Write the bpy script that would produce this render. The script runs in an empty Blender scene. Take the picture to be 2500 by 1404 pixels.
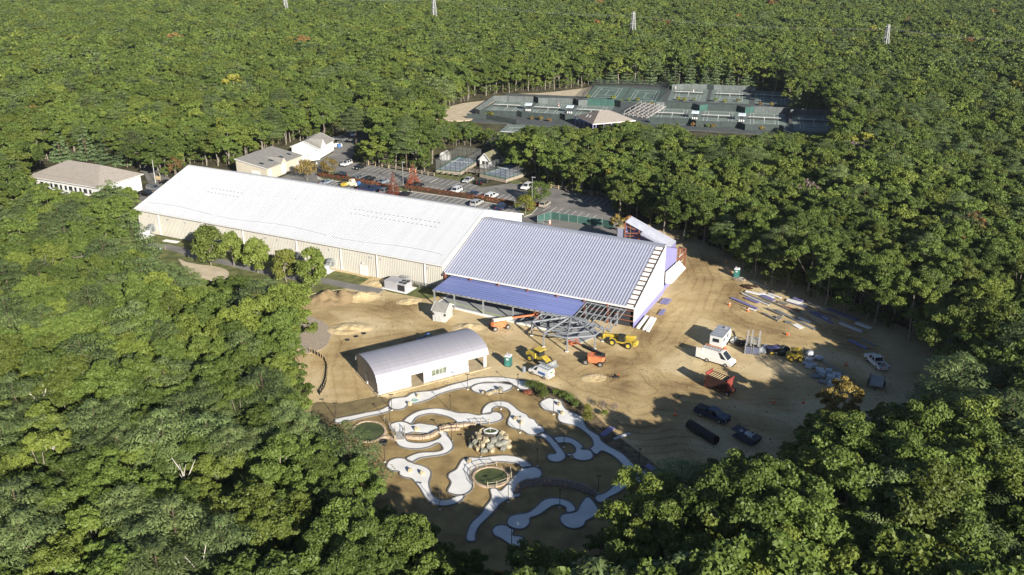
import bpy, math, random
import numpy as np
from mathutils import Vector, Matrix

# ---------------------------------------------------------------- camera, sky, sun, exposure
sc = bpy.context.scene
FPX, HOR, CAMH = 2200.0, -210.0, 75.0          # focal length and horizon row in photo pixels, drone height in metres
TH = math.atan((702 - HOR) / FPX)
CT, ST = math.cos(TH), math.sin(TH)
cam = bpy.data.cameras.new('camera'); cam_ob = bpy.data.objects.new('camera', cam)
sc.collection.objects.link(cam_ob); sc.camera = cam_ob
cam.sensor_width = 36.0; cam.lens = 36.0 * FPX / 2500.0; cam.clip_start = 1.0; cam.clip_end = 6000.0
cam_ob.location = (0, 0, CAMH); cam_ob.rotation_euler = (math.pi / 2 - TH, 0, 0)
SUN_AZ, SUN_EL = math.radians(-61.0), math.radians(22.0)
sun_vec = Vector((math.cos(SUN_AZ) * math.cos(SUN_EL), math.sin(SUN_AZ) * math.cos(SUN_EL), math.sin(SUN_EL)))
world = bpy.data.worlds.new('World'); sc.world = world; world.use_nodes = True
wn = world.node_tree; sky = wn.nodes.new('ShaderNodeTexSky'); sky.sky_type = 'NISHITA'; sky.sun_disc = False
sky.sun_elevation = SUN_EL; sky.sun_rotation = math.atan2(sun_vec.x, sun_vec.y)
sky.air_density = 0.75; sky.dust_density = 0.3; sky.ozone_density = 2.0
wn.nodes['Background'].inputs['Strength'].default_value = 0.056
wn.links.new(sky.outputs[0], wn.nodes['Background'].inputs['Color'])
sun = bpy.data.lights.new('sun', 'SUN'); sun.energy = 5.0; sun.angle = math.radians(0.5); sun.color = (1.0, 0.935, 0.82)
sun_ob = bpy.data.objects.new('sun', sun); sc.collection.objects.link(sun_ob)
sun_ob.rotation_euler = sun_vec.to_track_quat('Z', 'Y').to_euler(); sun_ob.location = (60, -60, 120)
sc.view_settings.view_transform = 'Standard'; sc.view_settings.look = 'None'
sc.view_settings.exposure = 0.93; sc.view_settings.gamma = 1.0; sc.view_settings.use_curve_mapping = False
sc.cycles.max_bounces = 6; sc.cycles.diffuse_bounces = 2; sc.cycles.glossy_bounces = 2
sc.cycles.transmission_bounces = 4; sc.cycles.transparent_max_bounces = 12; sc.cycles.use_adaptive_sampling = True
sc.cycles.adaptive_threshold = 0.02; sc.cycles.use_denoising = True
sc.render.film_transparent = False

# ---------------------------------------------------------------- helpers
rnd = random.Random(7)
def G(x, y, z=0.0):
    """photo pixel -> point on the horizontal plane at height z (site survey from the photograph)"""
    u, v = x - 1250.0, y - 702.0
    d = Vector((u, FPX * CT - v * ST, -FPX * ST - v * CT))
    return Vector((0, 0, CAMH)) + d * ((z - CAMH) / d.z)
def PX(p):
    X, Y, Z = p[0], p[1], p[2] - CAMH
    zc = Y * CT - Z * ST
    return 1250 + FPX * X / zc, 702 - FPX * (Y * ST + Z * CT) / zc
def crop(x0, y0, s):
    return lambda cx, cy, z=0.0: G(x0 + cx / s, y0 + cy / s, z)
def inpoly(x, y, poly):
    x = np.asarray(x, float); y = np.asarray(y, float); r = np.zeros(x.shape, bool); n = len(poly)
    for i in range(n):
        x1, y1 = poly[i][0], poly[i][1]; x2, y2 = poly[(i + 1) % n][0], poly[(i + 1) % n][1]
        if y1 == y2: continue
        c = ((y1 > y) != (y2 > y)) & (x < (x2 - x1) * (y - y1) / (y2 - y1) + x1)
        r ^= c
    return r
def smooth_poly(pts, k=4, closed=True):
    out = []; n = len(pts)
    for i in range(n if closed else n - 1):
        if closed: p = [Vector(pts[(i + j) % n]) for j in (-1, 0, 1, 2)]
        else: p = [Vector(pts[min(max(i + j, 0), n - 1)]) for j in (-1, 0, 1, 2)]
        for q in range(k):
            t = q / k
            out.append(0.5 * ((2 * p[1]) + (p[2] - p[0]) * t + (2 * p[0] - 5 * p[1] + 4 * p[2] - p[3]) * t * t + (3 * p[1] - p[0] - 3 * p[2] + p[3]) * t ** 3))
    if not closed: out.append(Vector(pts[-1]))
    return out
MATS = {}
def mat(name, col, rough=0.75, metal=0.0, var=0.12, scale=0.6, bump=0.0, col2=None, rndv=0.0, alpha=1.0, emit=0.0, spec=0.35, stretch=None, detail=5.0, bscale=None):
    if name in MATS: return MATS[name]
    m = bpy.data.materials.new(name); m.use_nodes = True; nt = m.node_tree; N = nt.nodes; Lk = nt.links
    b = N['Principled BSDF']; b.inputs['Roughness'].default_value = rough; b.inputs['Metallic'].default_value = metal
    b.inputs['Specular IOR Level'].default_value = spec
    tc = N.new('ShaderNodeTexCoord'); src = tc.outputs['Object']
    if stretch:
        mp = N.new('ShaderNodeMapping'); mp.inputs['Scale'].default_value = stretch; Lk.new(src, mp.inputs[0]); src = mp.outputs[0]
    nz = N.new('ShaderNodeTexNoise'); nz.inputs['Scale'].default_value = scale; nz.inputs['Detail'].default_value = detail; Lk.new(src, nz.inputs['Vector'])
    rp = N.new('ShaderNodeValToRGB'); rp.color_ramp.elements[0].position = 0.32; rp.color_ramp.elements[1].position = 0.68
    c1 = [max(0, c * (1 - var)) for c in col]; c2 = [min(1, c * (1 + var)) for c in (col2 or col)]
    rp.color_ramp.elements[0].color = (*c1, 1); rp.color_ramp.elements[1].color = (*c2, 1)
    Lk.new(nz.outputs['Fac'], rp.inputs[0]); out = rp.outputs[0]
    if rndv:
        oi = N.new('ShaderNodeObjectInfo'); mr = N.new('ShaderNodeMapRange'); mr.inputs['To Min'].default_value = 1 - rndv; mr.inputs['To Max'].default_value = 1 + rndv
        Lk.new(oi.outputs['Random'], mr.inputs['Value']); hs = N.new('ShaderNodeHueSaturation'); Lk.new(mr.outputs[0], hs.inputs['Value']); Lk.new(out, hs.inputs['Color']); out = hs.outputs[0]
    Lk.new(out, b.inputs['Base Color'])
    if bump:
        nb = N.new('ShaderNodeTexNoise'); nb.inputs['Scale'].default_value = bscale or scale * 4; nb.inputs['Detail'].default_value = 6; Lk.new(src, nb.inputs['Vector'])
        bp = N.new('ShaderNodeBump'); bp.inputs['Strength'].default_value = bump; bp.inputs['Distance'].default_value = 0.15
        Lk.new(nb.outputs['Fac'], bp.inputs['Height']); Lk.new(bp.outputs[0], b.inputs['Normal'])
    if alpha < 1: b.inputs['Alpha'].default_value = alpha
    if emit: b.inputs['Emission Color'].default_value = (*col, 1); b.inputs['Emission Strength'].default_value = emit
    MATS[name] = m; return m
COL = sc.collection
class MB:
    """collects faces; .obj() links them as one mesh object"""
    def __init__(s): s.v = []; s.f = []; s.m = []
    def face(s, pts, mi=0):
        k = len(s.v); s.v += [tuple(p) for p in pts]; s.f.append(tuple(range(k, k + len(pts)))); s.m.append(mi); return s
    def box(s, c, d, rz=0.0, mi=0, tap=1.0, rx=0.0, ry=0.0):
        k = len(s.v); M = Matrix.Translation(c) @ Matrix.Rotation(rz, 4, 'Z') @ Matrix.Rotation(ry, 4, 'Y') @ Matrix.Rotation(rx, 4, 'X')
        for z in (-.5, .5):
            t = tap if z > 0 else 1
            for x, y in ((-.5, -.5), (.5, -.5), (.5, .5), (-.5, .5)): s.v.append(tuple(M @ Vector((x * d[0] * t, y * d[1] * t, z * d[2]))))
        for q in ((3, 2, 1, 0), (4, 5, 6, 7), (0, 1, 5, 4), (1, 2, 6, 5), (2, 3, 7, 6), (3, 0, 4, 7)): s.f.append(tuple(k + i for i in q)); s.m.append(mi)
        return s
    def bar(s, p, q, w, h=None, mi=0):
        p = Vector(p); q = Vector(q); h = h or w; d = (q - p); 
        if d.length < 1e-6: return s
        d.normalize(); up = Vector((0, 0, 1)) if abs(d.z) < 0.95 else Vector((1, 0, 0))
        a = d.cross(up).normalized() * w / 2; b = a.cross(d).normalized() * h / 2; k = len(s.v)
        for o in (p, q): s.v += [tuple(o - a - b), tuple(o + a - b), tuple(o + a + b), tuple(o - a + b)]
        for g in ((0, 1, 2, 3), (7, 6, 5, 4), (0, 4, 5, 1), (1, 5, 6, 2), (2, 6, 7, 3), (3, 7, 4, 0)): s.f.append(tuple(k + i for i in g)); s.m.append(mi)
        return s
    def tube(s, p, q, r0, r1=None, n=8, mi=0, caps=True):
        p = Vector(p); q = Vector(q); r1 = r0 if r1 is None else r1; d = (q - p).normalized()
        up = Vector((0, 0, 1)) if abs(d.z) < 0.95 else Vector((1, 0, 0)); a = d.cross(up).normalized(); b = d.cross(a); k = len(s.v)
        for o, r in ((p, r0), (q, r1)):
            for i in range(n): t = 2 * math.pi * i / n; s.v.append(tuple(o + (a * math.cos(t) + b * math.sin(t)) * r))
        for i in range(n): j = (i + 1) % n; s.f.append((k + i, k + j, k + n + j, k + n + i)); s.m.append(mi)
        if caps: s.f.append(tuple(k + i for i in reversed(range(n)))); s.f.append(tuple(k + n + i for i in range(n))); s.m += [mi, mi]
        return s
    def prism(s, poly, z0, z1, mi=0, top=None):
        n = len(poly); k = len(s.v)
        a = sum(poly[i][0] * poly[(i + 1) % n][1] - poly[(i + 1) % n][0] * poly[i][1] for i in range(n))
        if a < 0: poly = list(reversed(poly))
        s.v += [(p[0], p[1], z0) for p in poly] + [(p[0], p[1], z1) for p in poly]
        s.f.append(tuple(k + i for i in reversed(range(n)))); s.f.append(tuple(k + n + i for i in range(n))); s.m += [mi, mi if top is None else top]
        for i in range(n): j = (i + 1) % n; s.f.append((k + i, k + j, k + n + j, k + n + i)); s.m.append(mi)
        return s
    def side_prism(s, prof, y0, y1, mi=0):
        """profile in x,z pushed along y"""
        n = len(prof); k = len(s.v)
        s.v += [(p[0], y0, p[1]) for p in prof] + [(p[0], y1, p[1]) for p in prof]
        s.f.append(tuple(k + i for i in range(n))); s.f.append(tuple(k + n + i for i in reversed(range(n)))); s.m += [mi, mi]
        for i in range(n): j = (i + 1) % n; s.f.append((k + j, k + i, k + n + i, k + n + j)); s.m.append(mi)
        return s
    def lathe(s, prof, c=(0, 0, 0), n=12, mi=0):
        k = len(s.v); m = len(prof)
        for r, z in prof:
            for i in range(n): t = 2 * math.pi * i / n; s.v.append((c[0] + r * math.cos(t), c[1] + r * math.sin(t), c[2] + z))
        for j in range(m - 1):
            for i in range(n): i2 = (i + 1) % n; s.f.append((k + j * n + i, k + j * n + i2, k + (j + 1) * n + i2, k + (j + 1) * n + i)); s.m.append(mi)
        s.f.append(tuple(k + (m - 1) * n + i for i in range(n))); s.m.append(mi); return s
    def blob(s, c, r, seed=0, amp=0.25, n=7, mi=0, flat=1.0):
        R = random.Random(seed); k = len(s.v); m = n // 2 + 1; ph = [R.uniform(0, 6.28) for _ in range(6)]
        for j in range(m + 1):
            la = -math.pi / 2 + math.pi * j / m
            for i in range(n):
                lo = 2 * math.pi * i / n; q = 1 + amp * (math.sin(2 * lo + ph[0]) * math.cos(la) + .6 * math.sin(3 * lo + ph[1] + 2 * la) + .5 * math.sin(2 * la + ph[2])) * .6 + R.uniform(-.1, .1) * amp * 2
                s.v.append((c[0] + r[0] * q * math.cos(la) * math.cos(lo), c[1] + r[1] * q * math.cos(la) * math.sin(lo), c[2] + r[2] * q * math.sin(la) * flat))
        for j in range(m):
            for i in range(n): i2 = (i + 1) % n; s.f.append((k + j * n + i, k + j * n + i2, k + (j + 1) * n + i2, k + (j + 1) * n + i)); s.m.append(mi)
        return s
    def mesh(s, name, mats, smooth=False):
        me = bpy.data.meshes.new(name); me.from_pydata(s.v, [], s.f)
        for m in (mats if isinstance(mats, (list, tuple)) else [mats]):
            if m: me.materials.append(m)
        if len(me.materials) > 1: me.polygons.foreach_set('material_index', s.m)
        if smooth: me.polygons.foreach_set('use_smooth', [True] * len(s.f))
        me.update(); return me
    def obj(s, name, mats, parent=None, smooth=False, loc=None, rz=0.0):
        return mkobj(name, s.mesh(name, mats, smooth), parent, loc, rz)
def mkobj(name, me, parent=None, loc=None, rz=0.0):
    o = bpy.data.objects.new(name, me); COL.objects.link(o)
    if parent is not None: o.parent = parent
    if loc is not None: o.location = loc
    if rz: o.rotation_euler = (0, 0, rz)
    return o
def tag(o, label, cat, group=None):
    o['label'] = label; o['category'] = cat
    if group: o['group'] = group
    return o
def thing(name, label, cat, loc=(0, 0, 0), rz=0.0, group=None, scale=None):
    o = bpy.data.objects.new(name, None); COL.objects.link(o); o.location = loc; o.rotation_euler = (0, 0, rz); o.empty_display_size = 0.3
    if scale: o.scale = (scale, scale, scale)
    return tag(o, label, cat, group)
def struct(o, kind='structure'): o['kind'] = kind; return o
def copy_tree(o, parent=None):
    c = o.copy(); COL.objects.link(c)
    if parent is not None: c.parent = parent
    for ch in o.children: copy_tree(ch, c)
    return c
def heading(a, b): return math.atan2(b[1] - a[1], b[0] - a[0])

# ---------------------------------------------------------------- materials
M_white = mat('white_metal_roofing', (0.56, 0.572, 0.60), 0.55, var=0.05, scale=0.25, rndv=0.03, stretch=(1, .12, 1))
M_purple = mat('lilac_grey_roofing', (0.31, 0.325, 0.42), 0.42, metal=0.25, var=0.05, scale=0.3, rndv=0.05)
M_purpleseam = mat('roof_seam', (0.54, 0.56, 0.66), 0.4, metal=0.2, var=0.03)
M_canopy = mat('blue_violet_roof_sheet', (0.19, 0.23, 0.46), 0.33, metal=0.2, var=0.10, scale=0.5, rndv=0.06, stretch=(.12, 1, 1), col2=(0.24, 0.28, 0.56))
M_violet = mat('violet_wall_panel', (0.27, 0.26, 0.50), 0.6, var=0.04, scale=0.4)
M_beige = mat('beige_wall_panel', (0.50, 0.48, 0.43), 0.65, var=0.05, scale=0.25)
M_trim = mat('white_trim', (0.62, 0.62, 0.61), 0.55, var=0.03)
M_wall = mat('white_painted_wall', (0.60, 0.60, 0.595), 0.7, var=0.04, scale=0.3)
M_wallgrey = mat('grey_block', (0.55, 0.55, 0.54), 0.8, var=0.06, scale=2)
M_rust = mat('red_primer_steel', (0.22, 0.085, 0.055), 0.7, var=0.2, scale=1.5)
M_steel = mat('grey_primer_steel', (0.27, 0.29, 0.32), 0.6, var=0.12, scale=1.2, metal=0.2)
M_galv = mat('galvanised_steel', (0.42, 0.44, 0.45), 0.45, metal=0.55, var=0.15, scale=2)
M_dark = mat('painted_interior_shade', (0.035, 0.035, 0.04), 0.9, var=0.2)  # near-black stands in for the shade inside openings
M_conc = mat('pale_concrete', (0.71, 0.70, 0.675), 0.85, var=0.07, scale=0.35, col2=(0.76, 0.745, 0.72), bump=0.08, bscale=12)
M_concedge = mat('shadow_dark_edging', (0.17, 0.165, 0.16), 0.9, var=0.15, scale=1.5)  # dark tone puts the shadow along the lane edges into the colour
M_asphalt = mat('worn_asphalt', (0.17, 0.165, 0.155), 0.9, var=0.16, scale=0.18, col2=(0.195, 0.185, 0.17), bump=0.1, bscale=10, detail=9)
M_asphdark = mat('fresh_asphalt', (0.065, 0.065, 0.07), 0.9, var=0.15, scale=0.4)
M_line = mat('white_road_paint', (0.70, 0.70, 0.68), 0.8, var=0.12, scale=3)
M_glass = mat('dark_window_glass', (0.02, 0.025, 0.03), 0.06, var=0.1, spec=0.9)
M_tyre = mat('tyre_rubber', (0.03, 0.03, 0.03), 0.9, var=0.2)
M_rim = mat('alloy_rim', (0.5, 0.5, 0.52), 0.35, metal=0.7, var=0.05)
M_lamp = mat('headlight_lens', (0.75, 0.77, 0.8), 0.15, var=0.03, spec=0.8)
M_tail = mat('tail_light_lens', (0.45, 0.02, 0.02), 0.2, var=0.05, spec=0.7)
M_black = mat('black_plastic', (0.025, 0.025, 0.028), 0.6, var=0.15)
M_pole = mat('dark_bronze_pole', (0.035, 0.03, 0.028), 0.55, var=0.1)
M_wood = mat('weathered_wood', (0.30, 0.25, 0.20), 0.85, var=0.2, scale=3, stretch=(1, 1, .2))
M_greywood = mat('silver_grey_wood', (0.36, 0.34, 0.32), 0.85, var=0.2, scale=2)
M_lumber = mat('fresh_lumber', (0.50, 0.38, 0.22), 0.8, var=0.15, scale=2)
M_shingle = mat('taupe_shingles', (0.31, 0.275, 0.24), 0.9, var=0.10, scale=1.2, bump=0.2, bscale=6)
M_shinglegrey = mat('grey_shingles', (0.25, 0.24, 0.22), 0.9, var=0.12, scale=1.0, bump=0.2, bscale=6)
M_shingledark = mat('darker_slope_shingles', (0.17, 0.14, 0.12), 0.9, var=0.12, scale=1.0, bump=0.2, bscale=6)
M_yellow = mat('yellow_machine_paint', (0.50, 0.37, 0.05), 0.5, var=0.25, scale=1.2, spec=0.5)
M_orange = mat('orange_machine_paint', (0.58, 0.18, 0.075), 0.5, var=0.2, scale=1.2, spec=0.5)
M_cream = mat('cream_machine_paint', (0.72, 0.66, 0.48), 0.5, var=0.06)
M_red = mat('faded_red_paint', (0.23, 0.05, 0.04), 0.6, var=0.2, scale=1.0)
M_conecol = mat('orange_cone', (0.80, 0.16, 0.03), 0.6, var=0.05)
M_bluebox = mat('blue_steel', (0.06, 0.14, 0.35), 0.5, var=0.1)
M_water = mat('green_pond_water', (0.06, 0.075, 0.025), 0.18, var=0.25, scale=0.35, spec=0.35, col2=(0.085, 0.10, 0.035), bump=0.03, bscale=3)
M_brick = mat('tan_stone_rim', (0.42, 0.32, 0.23), 0.9, var=0.2, scale=2.5)
M_brickdark = mat('brown_stone_wall', (0.27, 0.20, 0.16), 0.9, var=0.25, scale=2.5)
M_rock = mat('tan_boulder', (0.28, 0.23, 0.15), 0.9, var=0.3, scale=1.2, rndv=0.25, bump=0.6, bscale=3, col2=(0.38, 0.32, 0.215))
M_rockgrey = mat('grey_boulder', (0.21, 0.21, 0.18), 0.9, var=0.2, scale=1.5, rndv=0.15, bump=0.5, bscale=3)
M_screen = mat('green_black_windscreen', (0.045, 0.060, 0.058), 0.85, var=0.15, scale=0.6)
M_screengrey = mat('faded_windscreen', (0.115, 0.13, 0.13), 0.85, var=0.15, scale=0.6)
M_screengreen = mat('green_windscreen', (0.04, 0.10, 0.085), 0.85, var=0.15, scale=0.6)
M_court = mat('green_clay_court', (0.145, 0.185, 0.165), 0.95, var=0.10, scale=0.2, col2=(0.165, 0.20, 0.18))
M_courtdk = mat('hard_court_green', (0.085, 0.135, 0.115), 0.9, var=0.10, scale=0.2)
M_bluecourt = mat('blue_platform_court', (0.20, 0.25, 0.32), 0.85, var=0.12, scale=0.5)
M_greenapron = mat('green_court_apron', (0.10, 0.20, 0.16), 0.85, var=0.12, scale=0.5)
M_wire = mat('wire_mesh', (0.22, 0.23, 0.23), 0.6, var=0.1, alpha=0.22)
M_wiredark = mat('dark_wire_mesh', (0.03, 0.035, 0.035), 0.7, var=0.1, alpha=0.42)
M_net = mat('net_mesh', (0.02, 0.02, 0.02), 0.9, var=0.1, alpha=0.55)
M_teal = mat('teal_plastic', (0.03, 0.14, 0.12), 0.5, var=0.08)
M_ltgrey = mat('light_grey_plastic', (0.60, 0.61, 0.61), 0.5, var=0.05)
M_hvac = mat('grey_hvac_cabinet', (0.36, 0.36, 0.38), 0.55, var=0.06)
M_lilacsheet = mat('lilac_sheet_metal', (0.22, 0.21, 0.40), 0.5, metal=0.2, var=0.1, scale=0.8)
M_whitesheet = mat('white_sheet_metal', (0.76, 0.76, 0.75), 0.5, var=0.06, scale=1)
M_greysheet = mat('grey_trim_sheet', (0.25, 0.26, 0.27), 0.5, metal=0.3, var=0.12, scale=1)
M_bag = mat('pale_blue_wrap', (0.50, 0.52, 0.56), 0.4, var=0.08, scale=2)
M_canvas = mat('pale_blue_canvas', (0.52, 0.60, 0.64), 0.8, var=0.06)
M_tan = mat('tan_siding', (0.48, 0.435, 0.35), 0.75, var=0.05, scale=0.5)
M_barrelroof = mat('pale_mauve_roofing', (0.45, 0.44, 0.49), 0.4, metal=0.3, var=0.05, scale=0.4, rndv=0.04)
M_skin = mat('skin', (0.45, 0.28, 0.2), 0.6); M_shirt = mat('red_shirt', (0.3, 0.06, 0.05), 0.8); M_shorts = mat('white_clothing', (0.75, 0.75, 0.75), 0.8)
def car_paint(name, c): return mat(name, c, 0.28, metal=0.15, var=0.03, spec=0.6)

# ---------------------------------------------------------------- ground, soil, lawns, asphalt
def sinnoise(x, y, seed, base=0.05, octaves=4):
    R = np.random.RandomState(seed); o = np.zeros_like(x); a = 1.0; f = base
    for k in range(octaves):
        for j in range(4):
            t = R.uniform(0, 6.28); p = R.uniform(0, 6.28); q = R.uniform(.7, 1.3)
            o += a * np.sin(2 * math.pi * f * q * (x * math.cos(t) + y * math.sin(t)) + p + 1.2 * np.sin(f * 3 * (y * math.cos(t) - x * math.sin(t)) + p * 2)) / 4
        a *= 0.55; f *= 2.1
    return o
def dist_polyline(x, y, pts):
    d = np.full(x.shape, 1e9)
    for a, b in zip(pts[:-1], pts[1:]):
        vx, vy = b[0] - a[0], b[1] - a[1]; t = np.clip(((x - a[0]) * vx + (y - a[1]) * vy) / (vx * vx + vy * vy), 0, 1)
        d = np.minimum(d, np.hypot(x - a[0] - t * vx, y - a[1] - t * vy))
    return d
M_floor = mat('leaf_litter', (0.055, 0.045, 0.026), 0.95, var=0.45, scale=0.25, col2=(0.075, 0.07, 0.03), bump=0.5, bscale=1.5)
g = MB(); S = 2500; g.face([(-S, -600, -.3), (S, -600, -.3), (S, 4400, -.3), (-S, 4400, -.3)])
struct(g.obj('ground', M_floor))
def dirt_material():
    m = bpy.data.materials.new('sandy_soil'); m.use_nodes = True; nt = m.node_tree; N = nt.nodes; L = nt.links; b = N['Principled BSDF']
    b.inputs['Roughness'].default_value = 0.95; b.inputs['Specular IOR Level'].default_value = 0.15
    tc = N.new('ShaderNodeTexCoord')
    def noise(scale, det=6, stretch=None):
        n = N.new('ShaderNodeTexNoise'); n.inputs['Scale'].default_value = scale; n.inputs['Detail'].default_value = det; src = tc.outputs['Object']
        if stretch:
            mp = N.new('ShaderNodeMapping'); mp.inputs['Scale'].default_value = stretch; mp.inputs['Rotation'].default_value = (0, 0, .45); L.new(src, mp.inputs[0]); src = mp.outputs[0]
        L.new(src, n.inputs['Vector']); return n.outputs['Fac']
    def math_(op, a, b_=None):
        n = N.new('ShaderNodeMath'); n.operation = op
        for i, q in enumerate((a, b_)):
            if q is None: continue
            if isinstance(q, (int, float)): n.inputs[i].default_value = q
            else: L.new(q, n.inputs[i])
        return n.outputs[0]
    da = N.new('ShaderNodeAttribute'); da.attribute_name = 'damp'; la = N.new('ShaderNodeAttribute'); la.attribute_name = 'lat'
    big = noise(0.09, 7); mid = noise(0.5, 8); fine = noise(4.0, 5); streak = noise(0.35, 6, (0.25, 2.2, 1))
    ruts = math_('SINE', math_('ADD', math_('MULTIPLY', la.outputs['Fac'], 3.4), math_('MULTIPLY', mid, 3.5)))
    fac = math_('ADD', math_('ADD', math_('MULTIPLY', da.outputs['Fac'], 0.55), math_('MULTIPLY', math_('SUBTRACT', big, .5), 2.0)), math_('MULTIPLY', math_('SUBTRACT', streak, .5), .4))
    ruts = math_('POWER', math_('MAXIMUM', ruts, 0.0), 2.0)
    fac = math_('ADD', fac, math_('MULTIPLY', math_('MULTIPLY', ruts, 0.16), math_('ADD', da.outputs['Fac'], .15)))
    fac = math_('ADD', fac, math_('MULTIPLY', math_('SUBTRACT', fine, .5), .8))
    rp = N.new('ShaderNodeValToRGB'); e = rp.color_ramp.elements
    e[0].position = 0.0; e[0].color = (0.56, 0.445, 0.26, 1); e[1].position = 0.85; e[1].color = (0.22, 0.15, 0.072, 1)
    q = e.new(0.38); q.color = (0.43, 0.32, 0.16, 1)
    L.new(fac, rp.inputs[0]); L.new(rp.outputs[0], b.inputs['Base Color'])
    bp = N.new('ShaderNodeBump'); bp.inputs['Strength'].default_value = 0.7; bp.inputs['Distance'].default_value = 0.12
    L.new(math_('ADD', math_('ADD', math_('MULTIPLY', mid, 1.2), math_('MULTIPLY', fine, .35)), math_('MULTIPLY', math_('MULTIPLY', ruts, .18), da.outputs['Fac'])), bp.inputs['Height']); L.new(bp.outputs[0], b.inputs['Normal'])
    return m
M_dirt = dirt_material(); MATS['sandy_soil'] = M_dirt
DIRT_PX = [(690, 640), (860, 655), (1060, 690), (1250, 640), (1420, 600), (1500, 548), (1640, 545), (1740, 600), (1830, 640), (2000, 710), (2330, 850), (2380, 960), (2200, 1015), (2000, 1070), (1850, 1140), (1700, 1190), (1600, 1210), (1540, 1160), (1470, 1080), (1380, 1000), (1280, 950), (1200, 950), (1000, 1010), (820, 1060), (735, 1010), (715, 860), (735, 740)]
def gpoly(px, z=0.0): return [G(x, y, z) for x, y in px]
TRACKS = [[G(*q) for q in t] for t in ([(765, 745), (900, 752), (1050, 795), (1200, 838), (1330, 880), (1430, 940), (1560, 980), (1720, 1000), (1900, 1040)],
    [(1690, 610), (1722, 680), (1700, 745), (1650, 830), (1560, 890), (1440, 935)], [(770, 760), (860, 830), (835, 900), (850, 980)], [(1700, 760), (1800, 790), (1950, 830), (2120, 860)], [(880, 840), (1000, 820), (1100, 830)], [(1420, 905), (1500, 880), (1580, 905), (1640, 960), (1560, 1000)], [(1680, 720), (1600, 770), (1560, 830), (1590, 880)], [(1790, 700), (1760, 760), (1850, 820), (2000, 850), (2080, 930)], [(960, 745), (1040, 800), (1130, 830)], [(1600, 930), (1700, 960), (1850, 960), (2050, 960)])]
def grid_sheet(name, poly, step, z, material, amp=0.05, kind='structure', tracks=None):
    xs = [p[0] for p in poly]; ys = [p[1] for p in poly]
    gx = np.arange(min(xs) - step, max(xs) + step, step); gy = np.arange(min(ys) - step, max(ys) + step, step); X, Y = np.meshgrid(gx, gy)
    ins = inpoly(X + step / 2, Y + step / 2, poly); H = sinnoise(X, Y, 3, 0.045, 4) * amp + z
    damp = np.zeros_like(X); lat = np.zeros_like(X) + 50
    if tracks:
        for t in tracks:
            d = dist_polyline(X, Y, t); damp = np.maximum(damp, np.clip(1.25 - d / 5.2, 0, 1)); lat = np.minimum(lat, d)
        damp = np.clip(damp * .85 + sinnoise(X, Y, 9, .03, 3) * .3, 0, 1.2)
        for bx, by, br in ((1745, 712, 2.4), (1795, 690, 2.2), (1395, 938, 2.6), (1790, 752, 2.5), (1915, 822, 2.0), (2080, 815, 4.5), (1890, 985, 4.0), (1400, 948, 2.5), (1520, 940, 3.0), (1005, 838, 4.0), (1470, 850, 3.0), (1620, 1080, 6.0), (1560, 1050, 5.0)):
            c_ = G(bx, by); damp = np.maximum(damp, 1.25 * np.exp(-((X - c_.x) ** 2 + (Y - c_.y) ** 2) / br ** 2))
    ny, nx = X.shape; idx = np.arange(nx * ny).reshape(ny, nx); jj, ii = np.nonzero(ins[:-1, :-1])
    F = np.stack([idx[jj, ii], idx[jj, ii + 1], idx[jj + 1, ii + 1], idx[jj + 1, ii]], 1)
    used, inv = np.unique(F, return_inverse=True); V = np.stack([X.ravel(), Y.ravel(), H.ravel()], 1)[used]; F = inv.reshape(F.shape)
    me = bpy.data.meshes.new(name); me.from_pydata(V.tolist(), [], F.tolist()); me.materials.append(material)
    if tracks:
        for nm, arr in (('damp', damp), ('lat', lat)):
            at = me.attributes.new(nm, 'FLOAT', 'POINT'); at.data.foreach_set('value', arr.ravel()[used].astype(np.float32))
    me.polygons.foreach_set('use_smooth', [True] * len(F)); return struct(mkobj(name, me), kind)
grid_sheet('dirt_lot', gpoly(DIRT_PX), 0.6, -0.06, M_dirt, 0.07, tracks=TRACKS)
def sheet(name, pts, z, material, zb=-.32):
    m = MB(); m.prism([(p[0], p[1]) for p in pts], zb, z); return struct(m.obj(name, material))
M_drygrass = mat('dormant_lawn', (0.25, 0.175, 0.075), 0.95, var=0.22, scale=0.35, col2=(0.32, 0.23, 0.10), bump=0.5, bscale=9, detail=9)
M_grass = mat('mown_grass', (0.085, 0.115, 0.030), 0.95, var=0.30, scale=0.5, col2=(0.14, 0.14, 0.05), bump=0.5, bscale=9)
M_mulch = mat('brown_mulch', (0.095, 0.065, 0.035), 0.95, var=0.35, scale=0.8, col2=(0.16, 0.12, 0.07), bump=0.6, bscale=4)
M_sandroad = mat('pale_sand', (0.50, 0.42, 0.30), 0.95, var=0.14, scale=0.4, bump=0.3, bscale=4)
M_gravel = mat('grey_brown_gravel', (0.36, 0.30, 0.23), 0.95, var=0.14, scale=2.0, bump=0.5, bscale=12)
GOLF_PX = [(780, 1040), (850, 1022), (945, 985), (1040, 955), (1100, 940), (1180, 926), (1290, 933), (1330, 955), (1400, 985), (1445, 1040), (1490, 1085), (1580, 1140), (1640, 1190), (1580, 1260), (1480, 1350), (1280, 1400), (1060, 1380), (880, 1220), (800, 1090)]
GZ = 0.07
sheet('golf_lawn', gpoly(GOLF_PX), GZ, M_drygrass)
sheet('planting_bed', gpoly([(1262, 925), (1300, 930), (1380, 955), (1440, 1000), (1500, 1060), (1600, 1135), (1660, 1180), (1600, 1200), (1500, 1120), (1430, 1050), (1380, 1010), (1320, 975), (1275, 950)]), GZ + .03, M_mulch)
sheet('lawn', gpoly([(300, 560), (470, 590), (700, 640), (850, 668), (900, 680), (870, 700), (770, 715), (740, 725), (560, 700), (430, 660), (300, 625)]), 0.03, M_grass)
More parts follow.
